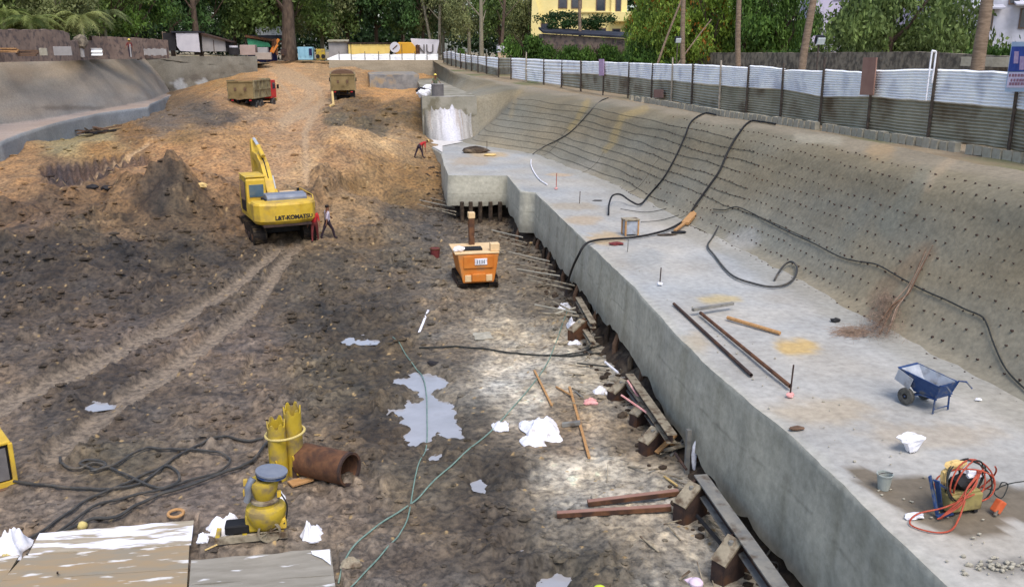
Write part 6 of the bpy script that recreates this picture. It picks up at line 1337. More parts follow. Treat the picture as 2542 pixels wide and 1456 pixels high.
def stake(px, py0, py1, mat, label, r=.018, base=None):
    A = onb(px, py0); zt = zAt(A, py1); t = thing('rebar_stake', label, 'stake', A); MB().cyl((0, 0, 0), (.02, 0, zt - A.z), r, n=6).build('rod', mat, t)
    if base: MB().lump((0, 0, .05), (.09, .07, .06), px, .4).build('base_wrap', base, t)
stake(1960, 985, 905, 'rustd', 'upright stake at the lower end of the long pipes', base='pink'); stake(1637, 708, 664, 'rustd', 'upright stake with white cloth left of the long pipes', base='white'); stake(1380, 470, 430, 'redcable', 'upright red wrapped stake right of the white hose', base='pink'); stake(1438, 505, 475, 'rustd', 'thin upright stake between the red one and the big hoses'); stake(1557, 625, 592, 'steelg', 'short grey stake below the small box stool'); stake(1208, 375, 350, 'rustd', 'thin stake by the dark mound of the far bench')
stake(1962, 905 + 75, 905 + 40, 'rustd', 'short second stake beside the one at the lower end of the pipes') if False else None
# wheelbarrow (local: x across, y length), seen from behind-left
P = onb(2306, 1010); wb = thing('wheelbarrow', 'blue two wheeled wheelbarrow with grey tray on the bench', 'wheelbarrow', P, R(-70)); wb.scale = (.84, .84, .84)
k = .92
def tray(mb, z0, z1, a, b, c, d, th=.02):
    bot = [(-a, -b, z0), (a, -b, z0), (a, b, z0), (-a, b, z0)]; top = [(-c - .32, -d, z1 + .12), (c, -d, z1), (c, d, z1), (-c - .32, d, z1 + .12)]; i_ = .03
    bi = [(x * .93, y * .93, z + th) for x, y, z in bot]; ti = [(x * .96, y * .93, z + .002) for x, y, z in top]
    mb.add(bot + top + bi + ti, [(3, 2, 1, 0), (0, 1, 5, 4), (1, 2, 6, 5), (2, 3, 7, 6), (3, 0, 4, 7), (8, 9, 10, 11), (12, 13, 9, 8), (13, 14, 10, 9), (14, 15, 11, 10), (15, 12, 8, 11), (4, 5, 13, 12), (5, 6, 14, 13), (6, 7, 15, 14), (7, 4, 12, 15)]); return mb
tr_ = tray(MB(), .36, .74, .3, .24, .42, .36).build('tray', 'bluep', wb); tin = MB(); tin.add([(-.66, -.33, .845), (.36, -.33, .735), (.36, .33, .735), (-.66, .33, .845), (-.28, -.22, .39), (.28, -.22, .39), (.28, .22, .39), (-.28, .22, .39)], [(0, 1, 5, 4), (1, 2, 6, 5), (2, 3, 7, 6), (3, 0, 4, 7), (4, 5, 6, 7)]); tin.build('tray_lining', 'tray', tr_)
MB().box((-.52, -.365, .62), (.45, .015, .3), Matrix.Rotation(.3, 3, 'Y')).build('side_patch', 'tray', tr_)
for yq in (-.34, .34): MB().ring((-.42, yq - .06, .21), (-.42, yq + .06, .21), .21, .07, 20).build('wheel', 'tyre', wb, bevel=.02); MB().cyl((-.42, yq - .05, .21), (-.42, yq + .05, .21), .075, n=12).build('hub', 'black', wb)
MB().cyl((-.42, -.4, .21), (-.42, .4, .21), .02, n=8).build('axle', 'bluep', wb)
for yq in (-.26, .26):
    MB().tube([(-.44, yq, .21), (-.1, yq, .34), (.34, yq, .36)], .022, n=6).build('frame_rail', 'bluep', wb); MB().tube([(.3, yq, .36), (.3, yq * 1.05, 0)], .022, n=6).build('leg', 'bluep', wb); MB().tube([(.3, yq, .36), (.44, yq * 1.3, .76), (.62, yq * 1.35, .8), (.78, yq * 1.4, .68)], .02, n=6).build('handle', 'bluep', wb)
MB().cyl((.3, -.27, .1), (.3, .27, .1), .015, n=6).build('leg_brace', 'bluep', wb); MB().lump((0, 0, .45), (.24, .2, .08), 2, .3).build('residue', 'tray', wb)
# turn the barrow so that its wheels face left
# white sack, grey bucket
mb = MB(); P = onb(2262, 1120); vs = []; rr = random.Random(4); rings = []
for j, (z, r_) in enumerate([(0, .08), (.03, .12), (.14, .18), (.26, .26), (.33, .3)]):
    for i in range(14): a = 6.283 * i / 14; q = r_ * (1 + .18 * math.sin(a * 3 + j) + rr.uniform(-.08, .08)); vs.append((math.cos(a) * q * 1.15, math.sin(a) * q * .8 + z * .35, z + rr.uniform(-.02, .02)))
mb.add(vs, [(j * 14 + i, j * 14 + (i + 1) % 14, (j + 1) * 14 + (i + 1) % 14, (j + 1) * 14 + i) for j in range(4) for i in range(14)] + [tuple(range(13, -1, -1)), tuple(range(56, 70))]); o = mb.build('sack', 'white', loc=P); o.scale = (.7, .7, .8); tag(o, 'upright white plastic sack between the wheelbarrow and the welding set', 'sack')
P = onb(2192, 1212); t = thing('bucket', 'small pale grey bucket on the wet stain left of the welding set', 'bucket', P); mb = MB(); mb.lathe([(.09, 0), (.125, .27), (.115, .27), (.085, .02)], n=18); mb.build('shell', 'bucketg', t); MB().ring((0, 0, .255), (0, 0, .275), .135, .118, 18).build('rim', 'bucketg', t); MB().tube([(math.cos(a) * .13, -.02, .27 + math.sin(a) * .03) for a in [math.pi * q / 8 for q in range(9)]], .006, n=5).build('handle', 'rustd', t)
# welding set with cables
P = onb(2374, 1262); ws = thing('welding_set', 'olive welding transformer buried under red and black cables on the wet stain', 'welding machine', P, R(6)); ws.scale = (.84, .84, .8)
MB().box((.0, 0, .24), (.72, .42, .36)).build('case', 'olive', ws, bevel=.03); MB().box((.0, .02, .44), (.66, .36, .05)).build('lid', 'olive', ws, bevel=.02)
for x in (-.25, .25): MB().box((x, 0, .04), (.08, .4, .08)).build('foot', 'black', ws)
for a, b in [((-.62, -.1, .75), (-.36, 0, .05)), ((-.66, .05, .78), (-.55, -.15, .02)), ((-.6, 0, .7), (-.2, -.1, .42)), ((-.62, -.22, .04), (-.3, -.22, .08))]: MB().bar(a, b, .09, .03).build('blue_bracket', 'bluep', ws)
MB().lump((.05, 0, .6), (.3, .2, .16), 7, .5).build('dark_bundle', 'black', ws); MB().lump((.2, 0, .72), (.18, .13, .11), 8, .5).build('white_cloth', 'white', ws); MB().lump((-.12, .05, .95), (.22, .08, .1), 9, .5).build('straw_wrap', 'straw', ws); MB().lump((-.32, .05, .72), (.08, .06, .2), 3, .4).build('straw_wrap', 'straw', ws)
MB().bar((.02, 0, .5), (-.1, 0, 1.0), .03, .03).build('lifting_arm', 'rustd', ws)
rc = random.Random(21)
for i in range(7):
    cx_c, cz = .15 + rc.uniform(-.1, .1), .58 + rc.uniform(-.08, .08); ra, rb = .52 + rc.uniform(-.1, .08), .42 + rc.uniform(-.08, .06); ph = rc.uniform(0, 6.28); pts = []
    for k in range(26): a = ph + 5.6 * k / 25; pts.append((cx_c + math.cos(a) * ra, -.05 + math.sin(a * 1.3 + i) * .16, max(.03, cz + math.sin(a) * rb)))
    MB().tube(pts, .016, n=6).build('cable', 'redcable' if i % 3 else 'rope_blk', ws)
for i in range(5):
    pts = spline([(.3 + rc.uniform(-.1, .1), -.1, .85), (.0 + rc.uniform(-.1, .1), -.26, .62), (-.3, -.28 - .03 * i, .35 + rc.uniform(-.05, .05)), (-.6 - .02 * i, -.3, .05)], 6); MB().tube(pts, .014, n=5).build('cable', 'redcable', ws)
pts = spline([(.1, -.26, .45), (-.5, -.25, .25), (-1.0, -.15, .12), (-1.25, -.3, .02), (-1.05, -.62, .02), (-.7, -.66, .02), (-.35, -.45, .1), (-.1, -.27, .35)], 7); MB().tube(pts, .017, n=6).build('cable', 'redcable', ws)
MB().box((.62, -.32, .15), (.16, .14, .26), Matrix.Rotation(.5, 3, 'Y')).build('plug', 'orangep', ws, bevel=.02); MB().cyl((.56, -.36, .1), (.5, -.4, .01), .035, n=8).build('clamp', 'steelg', ws)
pts = spline([(.5, 0, .4), (.85, 0, .3), (1.05, .1, .38), (1.2, .1, .3), (1.0, 0, .1), (.9, .1, .2), (1.3, .15, .3), (2.2, .2, .25)], 6); MB().tube(pts, .012, n=5).build('cable', 'rope_blk', ws)
o = MB().lump((0, 0, .02), (.16, .09, .04), 12, .4).build('white_scrap', 'white', loc=onb(2268, 1282)); tag(o, 'white scrap in the cable loop left of the welding set', 'litter')
# box stool, planks, small mound, hat-like scraps
P = onb(1563, 582); t = thing('box_stool', 'small concrete splashed box stool beside the big hose on the bench', 'box', P, R(5)); MB().box((0, 0, .62), (.62, .5, .06)).build('top', 'steeltan', t, bevel=.01)
for x in (-.26, .26):
    for y in (-.2, .2): MB().box((x, y, .3), (.06, .06, .6)).build('leg', 'wood', t)
MB().box((0, 0, .3), (.5, .42, .52)).build('inner_box', 'tray', t, bevel=.02)
for i, (a, b, w_, th, m_, lab) in enumerate([((1700, 560), (1733, 535), .3, .12, 'wood', 'thick pale plank end on the bench, beside the second big hose'), ((1675, 578), (1706, 555), .12, .08, 'wood', 'thin pale batten between the thick plank and the dark scraps')]):
    A, B = onb(*a, .1), onb(*b, .35 if i == 0 else .12); mb = MB(); mb.bar(A, B, w_, th); tag(mb.build('plank', m_), lab, 'plank')
for i, (px, py, rx, ry, rz_, m_, lab) in enumerate([(1683, 578, .35, .16, .06, 'black', 'dark rubber scrap at the foot of the thin batten'), (1655, 583, .4, .16, .03, 'undercut', 'flat dark scrap left of the rubber scrap'), (1180, 379, .9, .5, .32, 'undercut', 'low dark mound of wet mortar on the far bench'), (1216, 386, .42, .3, .1, 'straw', 'tan sack beside the dark mortar mound'),
                                                 (1530, 606, .3, .2, .06, 'c_maroon', 'small red brown patch of brick dust by the box stool'), (1977, 1064, .16, .08, .04, 'woodd', 'small dark chip on the bench near the edge, below the pipes'), (2073, 797, .13, .1, .07, 'black', 'small black scrap left of the brush pile'), (2428, 992, .07, .05, .03, 'white', 'tiny white scrap right of the wheelbarrow'),
                                                 (1482, 498, .25, .08, .03, 'ink', 'small dark scrap between the stakes and the first hose'), (1235, 352, .1, .1, .1, 'ink', 'small dark stone beyond the mortar mound')]):
    o = MB().lump((0, 0, rz_ * .4), (rx, ry, rz_), i + 40, .35, 2, fl=-rz_ * .4).build(['scrap', 'scrap', 'mortar_mound', 'sack', 'brick_dust', 'scrap', 'scrap', 'scrap', 'scrap', 'stone'][i], m_, loc=onb(px, py)); tag(o, lab, ['scrap', 'scrap', 'mound', 'sack', 'patch', 'scrap', 'scrap', 'scrap', 'scrap', 'stone'][i])
# rubble crumbs near the bottom right of the bench
cr = MB(); rr = random.Random(8)
for k in range(60):
    px = rr.gauss(2480, 50); py = rr.gauss(1402, 12); P = onb(px, py, .01); s = rr.uniform(.01, .035); cr.lump(P, (s * 1.5, s, s), k, .4, 1)
for k in range(90):
    px = rr.uniform(1400, 2500); py = 560 + (px - 1400) * .7 + rr.uniform(-60, 120); P = onb(px, py, .01)
    if P.x < float(np.interp(P.y, [p.y for p in EDGE][::-1], [p.x for p in EDGE][::-1])) + .2: continue
    s = rr.uniform(.008, .022); cr.lump(P, (s * 1.6, s, s), k, .4, 1)
o = cr.build('mortar_crumbs', 'block'); o['kind'] = 'stuff'; tag(o, 'mortar crumbs and grit scattered over the bench', 'grit')
# brush pile: bundle of dry twigs with long stems leaning on the slope
bp_ = thing('brush_pile', 'pile of dry brown brush with long stems leaning on the slope', 'brush', onb(2165, 800)); rr = random.Random(9); base_w = bp_.location
tops = [on_slope(2318 + rr.uniform(-14, 8), 618 + rr.uniform(-8, 30), .12) for _ in range(6)]
for k, T_ in enumerate(tops[:6]):
    A = onb(2195 + rr.uniform(-30, 30), 830 + rr.uniform(-20, 10), .06); mid = on_slope(2262 + rr.uniform(-10, 10), 730 + rr.uniform(-10, 10), .14)
    MB().tube([A - base_w, A.lerp(mid, .5) - base_w + Vector((-.05, 0, .12)), mid - base_w, T_ - base_w], [.02, .018, .014, .008], n=5).build('stem', 'woodd' if k % 2 else 'brown', bp_)
tw = MB()
for k in range(2600):
    q = rr.random(); u_ = rr.gauss(0, 1); 
    c0 = onb(2178 + rr.gauss(0, 26), 835 + rr.gauss(0, 9)); c1 = on_slope(2205, 745, .1)
    P = c0.lerp(c1, q ** 1.4) + Vector((rr.gauss(0, .12), rr.gauss(0, .18), abs(rr.gauss(.08, .08)))); d = (c1 - c0).normalized() * rr.uniform(.1, .32) + Vector((rr.gauss(0, .09), rr.gauss(0, .12), rr.gauss(0, .06)))
    s = .004; n_ = Vector((rr.uniform(-1, 1), rr.uniform(-1, 1), rr.uniform(-1, 1))).normalized() * s; tw.add([P - n_ - base_w, P + n_ - base_w, P + d - base_w], [(0, 1, 2)])
for k in range(700):
    P = onb(2120 + rr.gauss(0, 22), 826 + rr.gauss(0, 6), abs(rr.gauss(.03, .03))); d = Vector((rr.uniform(-.3, -.05), rr.gauss(0, .1), rr.gauss(0, .03))); n_ = Vector((0, .004, .004)); tw.add([P - n_ - base_w, P + n_ - base_w, P + d - base_w], [(0, 1, 2)])
tw.build('twigs', 'brown', bp_)['kind'] = 'stuff'
# hoses over the slope and on the bench
def hose(name, pts, r, mat, label, n=7, sub=7): o = MB().tube(spline(pts, sub), r, n=n).build(name, mat, smooth=True); return tag(o, label, 'hose')
hose('hose', [on_slope(1779, 277, .1)] + [on_slope(x, y, .09) for x, y in [(1750, 284), (1720, 305), (1702, 340), (1686, 380), (1668, 415), (1645, 450), (1615, 485)]] + [onb(1588, 512, .1), onb(1565, 510, .2), onb(1540, 501, .35), onb(1520, 506, .4), onb(1511, 522, .3), onb(1510, 535, .05)], .042, 'black', 'thick black hose hanging down the slope from the pale fence post')
hose('hose', [on_slope(1930, 292, .1)] + [on_slope(x, y, .1) for x, y in [(1895, 293), (1865, 305), (1838, 335), (1812, 380), (1790, 425), (1765, 465), (1735, 505), (1705, 545)]] + [onb(1665, 572, .1), onb(1620, 585, .08), onb(1570, 594, .08), onb(1520, 597, .08), onb(1480, 601, .08), onb(1452, 612, .08), at(1432, 640, ZB - .4), at(1418, 672, ZB - 1.2), at(1408, 705, ZB - 2.4)], .045, 'black', 'thick black hose looping down the slope, across the bench and over its edge')
hose('hose', [on_slope(x, y, .05) for x, y in [(1512, 240), (1492, 252), (1468, 275), (1445, 302), (1415, 330), (1385, 350), (1350, 366)]] + [onb(1322, 384, .04)], .035, 'hose', 'thin grey hose down the far part of the slope')
hose('hose', [on_slope(1792, 566, .2), on_slope(1772, 592, .1), onb(1756, 614, .06), onb(1775, 640, .05), onb(1800, 672, .05), onb(1825, 692, .05), onb(1865, 706, .05), onb(1910, 715, .05), onb(1948, 711, .06), onb(1972, 695, .1), on_slope(1981, 668, .12), on_slope(1970, 656, .12), onb(1950, 668, .2), onb(1935, 682, .15), onb(1922, 698, .05)], .035, 'hose', 'dark hose lying in a loose loop at the foot of the slope')
hose('cable', [on_slope(x, y, .06) for x, y in [(1772, 522), (1800, 524), (1830, 518), (1870, 533), (1900, 548), (1960, 580), (2020, 608), (2085, 640), (2130, 652), (2180, 660), (2230, 685), (2290, 722), (2350, 748), (2400, 768), (2440, 785), (2452, 812), (2470, 860), (2500, 915), (2545, 965), (2600, 1010)]], .02, 'rope_blk', 'long thin black cable slanting across the nailed slope')
hose('hose', [onb(1318, 398, .05), onb(1318, 412, .04), onb(1326, 430, .04), onb(1340, 448, .04), onb(1358, 460, .04)], .035, 'white', 'short white hose curling on the far bench')
hose('wire', [onb(1660, 628), onb(1850, 560, .02)], .01, 'rope_blk', '') if False else None
for i, (pts, lab) in enumerate([([(1540, 520), (1600, 528), (1650, 520), (1672, 508)], 'thin wire trailing across the bench, nearest the first hose'), ([(1590, 552), (1640, 548), (1700, 530)], 'thin wire right of the box stool')]):
    hose('wire', [onb(x, y, .03) for x, y in pts], .014, 'rope_blk', lab)

# ================================================================ ALONG THE FOOT OF THE BENCH
def gf(px, py, dz=0): return GF(px, py, dz)
def prism_bracket(px, py, rz, w_, L, h, label, m_='rustd', top='steeltan'):
    P = gf(px, py); t = thing('bracket', label, 'bracket', P + Vector((0, 0, -.03)), rz, None)
    mb = MB(); mb.prism([(-L / 2, 0), (L / 2, 0), (L / 2, h), (L * .15, h), (-L / 2, h * .55)], -w_ / 2, -w_ / 2 + .05); mb.build('side_plate', m_, t); mb = MB(); mb.prism([(-L / 2, 0), (L / 2, 0), (L / 2, h), (L * .15, h), (-L / 2, h * .55)], w_ / 2 - .05, w_ / 2); mb.build('side_plate', m_, t)
    MB().bar((0, -L / 2, h * .56), (0, L * .18, h * 1.01), w_ + .04, .05).build('top_plate', top, t); MB().box((0, -L / 2 + .02, h * .28), (w_ - .1, .05, h * .56)).build('end_plate', m_, t); MB().cyl((0, 0, h * .78), (0, .0, h * .98), .05, n=8).build('bolt', 'steelg', t); return t
prism_bracket(1712, 1282, R(-62), .32, .75, .8, 'rusty steel bracket at the upper end of the longest grey beam'); prism_bracket(1808, 1432, R(-62), .32, .7, .85, 'rusty steel bracket at the middle of the longest grey beam, near the bottom edge')
prism_bracket(1618, 1118, R(-62), .3, .7, .62, 'rusty steel bracket at the lower end of the tan beam'); prism_bracket(1590, 1048, R(-62), .3, .6, .6, 'rusty steel bracket below the middle of the tan beam'); prism_bracket(1540, 988, R(-62), .3, .8, .6, 'rusty steel bracket at the upper end of the tan beam')
prism_bracket(1437, 838, R(-65), .3, .8, .7, 'rounded rusty bracket at the far short beam', 'rust')
def beam(a, b, za, zb_, w_, h, mat, label, name='steel_beam', flange=True):
    A, B = at(*a, za), at(*b, zb_); t = thing(name, label, 'beam', A); d = B - A
    if flange:
        n = d.normalized(); s = n.cross(Vector((0, 0, 1))).normalized(); u = s.cross(n); O = Vector((0, 0, 0))
        MB().bar(O, d, w_, .035).build('top_flange', mat, t); MB().bar(O - u * h, d - u * h, w_, .03).build('bottom_flange', mat, t); MB().bar(O - u * h / 2, d - u * h / 2, .04, h - .03).build('web', 'rustd', t)
    else: MB().bar((0, 0, 0), d, w_, h).build('bar', mat, t)
    return t
beam((1738, 1178), (2010, 1560), .95, .9, .3, .3, 'steelg', 'longest grey steel beam running along the foot of the bench to the bottom edge')
beam((1752, 1178), (2022, 1545), .75, .7, .18, .2, 'rustd', 'second darker beam lying close behind the longest grey beam') if False else None
beam((1562, 928), (1668, 1078), .95, .95, .24, .22, 'steeltan', 'tan steel beam resting on three brackets'); beam((1545, 936), (1640, 1062), .55, .55, .14, .16, 'steelg', 'thin grey beam lying below the tan beam')
beam((1435, 738), (1472, 802), .95, .95, .22, .16, 'steeltan', 'short pale beam above the far bracket'); beam((1452, 818), (1472, 848), .6, .6, .18, .12, 'steeltan', 'shorter pale beam right of the far bracket')
for a, b, lab in [((1382, 1284), (1664, 1268), 'front one of two flat rusty steel bars pointing at the bracket'), ((1458, 1256), (1682, 1238), 'rear one of two flat rusty steel bars pointing at the bracket')]:
    A, B = gf(*a, .08), gf(*b, .10); t = thing('flat_bar', lab, 'bar', A); d = B - A; MB().bar((0, 0, 0), d, .16, .1).build('bar', 'rust', t); MB().bar((0, 0, .055), d + Vector((0, 0, .055)), .12, .012).build('rusty_top', 'signbrown', t)
# rods (struts between brackets), soil anchors, piles
def rod(p, q, r, mat, label, name='anchor_rod', cat='rod'):
    return tag(MB().cyl(p, q, r, n=7).build(name, mat), label, cat)
rod(gf(1672, 1180, .6), gf(1700, 1215, .55), .035, 'rustd', 'short dark rod entering the bracket at the top of the longest beam'); rod(gf(1728, 1310, .3), gf(1798, 1400, .35), .045, 'black', 'black rod between the two brackets of the longest beam')
rod(gf(1540, 1040, .75), gf(1618, 1086, .6), .03, 'pink', 'pink wrapped rod on the bracket below the tan beam'); rod(gf(1555, 1012, .85), gf(1592, 1040, .55), .03, 'pink', 'pink wrapped rod above the other, at the middle bracket'); rod(gf(1500, 950, .7), gf(1532, 972, .6), .035, 'white', 'white capped rod at the upper bracket of the tan beam')
anch = [((1042, 456), (1098, 478)), ((1048, 470), (1096, 484)), ((1034, 478), (1100, 500)), ((1042, 492), (1104, 510)), ((1036, 502), (1104, 526)), ((1060, 508), (1112, 522)), ((1222, 566), (1276, 584)), ((1240, 580), (1288, 598)), ((1256, 596), (1300, 612)), ((1265, 620), (1336, 642)), ((1285, 632), (1346, 652)), ((1262, 646), (1346, 668)),
        ((1285, 662), (1360, 680)), ((1290, 672), (1388, 700)), ((1320, 690), (1392, 712)), ((1330, 750), (1402, 770)), ((1375, 742), (1400, 762)), ((1340, 770), (1410, 782)), ((1368, 776), (1412, 768))]
ORD = ['first', 'second', 'third', 'fourth', 'fifth', 'sixth', 'seventh', 'eighth', 'ninth', 'tenth', 'eleventh', 'twelfth', 'thirteenth', 'fourteenth', 'fifteenth']; NUMW = {3: 'three', 4: 'four', 5: 'five', 6: 'six', 15: 'fifteen'}
WHERE = ['left of the concrete corner', 'below the concrete corner', 'by the orange machine', 'beyond the far bracket']
for i, (a, b) in enumerate(anch):
    g = 0 if i < 6 else 1 if i < 9 else 2 if i < 15 else 3
    Q = at(*b, .95); Pp = at(*a, .95); Pp = Pp + Vector((0, .2, -.15)); o = MB().cyl(Pp, Q + (Q - Pp) * .35, .035, n=6).build('soil_anchor', 'steeltan' if i % 3 else 'block'); g0 = [0, 6, 9, 15][g]; gn = [6, 3, 6, 4][g]; tag(o, 'pale soil anchor bar ' + WHERE[g] + ', ' + ORD[i - g0] + ' of ' + NUMW[gn] + ' from the top', 'anchor bar', 'soil anchor bars ' + WHERE[g])
rr = random.Random(31)
pile_ys = [45.5, 44.2, 43.0, 41.4, 40.0, 38.6, 36.6, 35.0, 33.5, 31.8, 30.2, 28.6, 27.2, 25.6, 24.4]
for i, Yp in enumerate(pile_ys):
    xe = float(np.interp(Yp, [p.y for p in EDGE][::-1], [p.x for p in EDGE][::-1])); A = Vector((xe - .05 + rr.uniform(-.1, .1), Yp, -.1)); o = MB().tube([A, A + Vector((rr.uniform(-.03, .03), 0, .7)), A + Vector((.2, 0, 1.35))], [.11, .1, .09], n=8).build('stub_pile', 'undercut' if i % 2 else 'woodd'); tag(o, 'dark muddy stub pile in the bench undercut, ' + ORD[i] + ' of fifteen counted from the far end', 'pile', 'stub piles in the undercut')
for k, px in enumerate((1150, 1172, 1196, 1222, 1246)):
    A = at(px, 520, 1.2) + Vector((0, .9, -1.2)); A.z = .1; o = MB().tube([A, A + Vector((0, 0, 1.4))], [.13, .12], n=8).build('stub_pile', 'undercut' if k % 2 else 'undercut'); tag(o, 'dark stub pile in the hollow under the concrete corner, ' + ORD[k] + ' of five from the left', 'pile', 'stub piles under the concrete corner')
# upright grey post and rusty plate between the beams
P = at(1700, 1190, .1); P.z = hh(P.x, P.y); t = thing('steel_post', 'upright muddy grey post with white slurry smear behind the longest beam', 'post', P + Vector((.1, .2, -.1))); MB().box((0, 0, .6), (.1, .12, 1.3)).build('shaft', 'steelg', t); MB().lump((.16, -.05, .6), (.07, .05, .4), 3, .3).build('slurry_smear', 'white', t)
P = at(1738, 1178, .1); P.z = hh(P.x, P.y); o = MB().box((0, 0, .55), (.3, .06, 1.1)).build('rusty_plate', 'rust', loc=P + Vector((.05, .3, 0))); tag(o, 'upright rusty plate leaning on the bench face behind the longest beam', 'plate')
mb = MB()
for k in range(5): mb.tube([gf(1640 + k * 9, 1085 + k * 14, .1 + .05 * (k % 2)), gf(1672 + k * 8, 1120 + k * 14, .35)], .03, n=5)
t = thing('scrap_heap', 'heap of pale rods and scraps behind the lower bracket of the tan beam', 'scrap', gf(1660, 1120)); 
for k in range(6): MB().bar((rr.uniform(-.4, .1), rr.uniform(-.4, .4), rr.uniform(0, .2)), (rr.uniform(0, .5), rr.uniform(-.4, .4), rr.uniform(.1, .5)), rr.uniform(.05, .14), .04).build('piece', ['steeltan', 'steelg', 'wood'][k % 3], t)
# rubble along the foot
rb = MB(); rr = random.Random(13)
for k in range(420):
    i = rr.randrange(int(nE * .1), nE - 1); P = Vector((eX[i] + nn[i, 0] * rr.uniform(.0, 1.1), eY[i] + nn[i, 1] * rr.uniform(0, 1.1), 0)); 
    if P.y > 62: continue
    P.z = 0.02; s = rr.uniform(.03, .15) * rr.uniform(.5, 1); rb.lump(P, (s * 1.3, s, s * .8), k, .35, 1)
ar = np.array([p for p in rb.v]); hz, _, _ = terrain(ar[:, 0], ar[:, 1]); rb.v = [(x, y, z + float(h)) for (x, y, z), h in zip(rb.v, hz)]
o = rb.build('rubble', 'undercut'); o['kind'] = 'stuff'; tag(o, 'broken soil and stone rubble along the foot of the bench', 'rubble')
# sticks and cloths on the pale floor
def stick(a, b, w_, mat, label, dza=.05, dzb=.08, name='timber_batten'): return tag(MB().bar(gf(*a, dza), gf(*b, dzb), w_, w_ * .7).build(name, mat), label, 'batten')
stick((1413, 962), (1462, 1142), .07, 'wood', 'longest orange brown batten on the pale floor'); stick((1326, 922), (1369, 1008), .06, 'wood', 'short brown batten left of the longest one'); stick((1380, 962), (1420, 988), .05, 'wood', 'short pale batten touching the top of the longest one'); stick((1420, 966), (1452, 985), .045, 'steeltan', 'thin pale strip right of the top of the longest batten')
stick((1424, 972), (1448, 992), .035, 'steelg', 'thinnest grey strip under the pale one', name='thin_strip'); stick((1648, 1252 - 68), (1680, 1210), .05, 'straw', 'tiny pale batten beside the bracket of the longest beam') ; stick((1395, 1058), (1440, 1056), .14, 'steelg', 'short dark slab lying beside the white cloths')
stick((1432, 908), (1510, 925), .05, 'rope_blk', 'short black rod under the bench left of the tan beam', .1, .2, 'black_rod'); stick((1040, 826), (1063, 772), .08, 'white', 'white dirty strip of cloth rolled on the mud', .03, .05, 'cloth_strip')
def cloth(px, py, w_, d_, h_, mat, label, seed, cat='cloth', base=None):
    """crumpled cloth: wrinkled sheet draped on the ground"""
    P = gf(px, py) if base is None else base; n = 26; u = np.linspace(-1, 1, n); U, V_ = np.meshgrid(u, u); a = np.arctan2(V_, U); rr_ = np.hypot(U, V_); edge = .72 + .28 * perlin(np.cos(a) * 1.6 + seed, np.sin(a) * 1.6, seed)
    edge = .78 + .24 * perlin(np.cos(a) * 1.3 + seed * 3.3, np.sin(a) * 1.3 + seed, seed)
    X_ = U * edge * w_ * .5; Y_ = V_ * edge * d_ * .5; q = np.clip(1 - np.maximum(abs(U), abs(V_)) ** 2, 0, 1)
    Z_ = q * h_ * (.45 + 1.1 * np.clip(fbm(U * 1.5 + seed, V_ * 1.5, seed, 2) + .3, 0, 1) + .5 * np.abs(fbm(U * 3 + seed, V_ * 3, seed + 4, 2))) + .02 + .015 * np.abs(fbm(U * 6, V_ * 6, seed + 2, 2))
    o = np_mesh('cloth', np.concatenate([np.stack([X_, Y_, Z_], -1).reshape(-1, 3), np.stack([X_ * .96, Y_ * .96, Z_ * .6 - .02], -1).reshape(-1, 3)]), np.concatenate([grid_faces(n, n), grid_faces(n, n)[:, ::-1] + n * n]), mat, smooth=True); o.location = P; return tag(o, label, cat)
cloth(1342, 1072, 1.25, 1.7, .35, 'white', 'largest crumpled white cloth on the pale floor', 3); cloth(1322, 1100, .8, .7, .2, 'white', 'lower flap of crumpled white cloth beside the largest one', 14); cloth(1242, 1062, .55, .6, .14, 'white', 'small white cloth left of the largest cloth', 5); cloth(1488, 975, .55, .4, .14, 'white', 'small white rag under the upper bracket of the tan beam', 6); cloth(1466, 1000, .5, .4, .1, 'pink', 'pink rag on the floor below the small white rag', 7)
cloth(1422, 812, .5, 1.0, .3, 'white', 'white cloth hanging by the far rounded bracket', 8); cloth(1425, 850, .6, .4, .1, 'white', 'white rag lying below the far rounded bracket', 9); cloth(1200, 832, .9, 1.1, .05, 'block', 'flat pale splash of slurry cloth on the mud', 10); cloth(1165, 822 - 4, .2, .2, .1, 'white', 'small white rag in the mud', 12) if False else None
cloth(774, 1332, .62, .55, .26, 'white', 'white plastic bag right of the yellow pump', 21); cloth(562, 1315, .95, .7, .3, 'white', 'crumpled white cloth left of the yellow pump base', 22); cloth(505, 1338, .3, .4, .1, 'white', 'small white cloth end at the left of the pump skid', 24); cloth(28, 1368, .75, .9, .4, 'white', 'white bundled sack at the left bottom edge', 25); cloth(20, 1392, .5, .5, .12, 'tanrope', 'yellowish lining under the white bundled sack', 26); cloth(698, 1240, .25, .25, .14, 'white', 'small white rag behind the yellow pump', 27)
cloth(1400, 768 - 4, .8, .5, .2, 'white', 'white sheet draped over the anchor bars beyond the far bracket', 28); cloth(870, 1405, .5, .4, .1, 'steeltan', 'small muddy rag by the corner of the grey board', 29)
P = gf(1080, 640); t = thing('red_bucket', 'small dull red bucket in the mud left of the orange machine', 'bucket', P); MB().cyl((0, 0, 0), (0, 0, .45), .2, .25, n=14).build('shell', 'c_maroon', t); MB().ring((0, 0, .43), (0, 0, .47), .27, .22, 14).build('rim', 'rust', t)
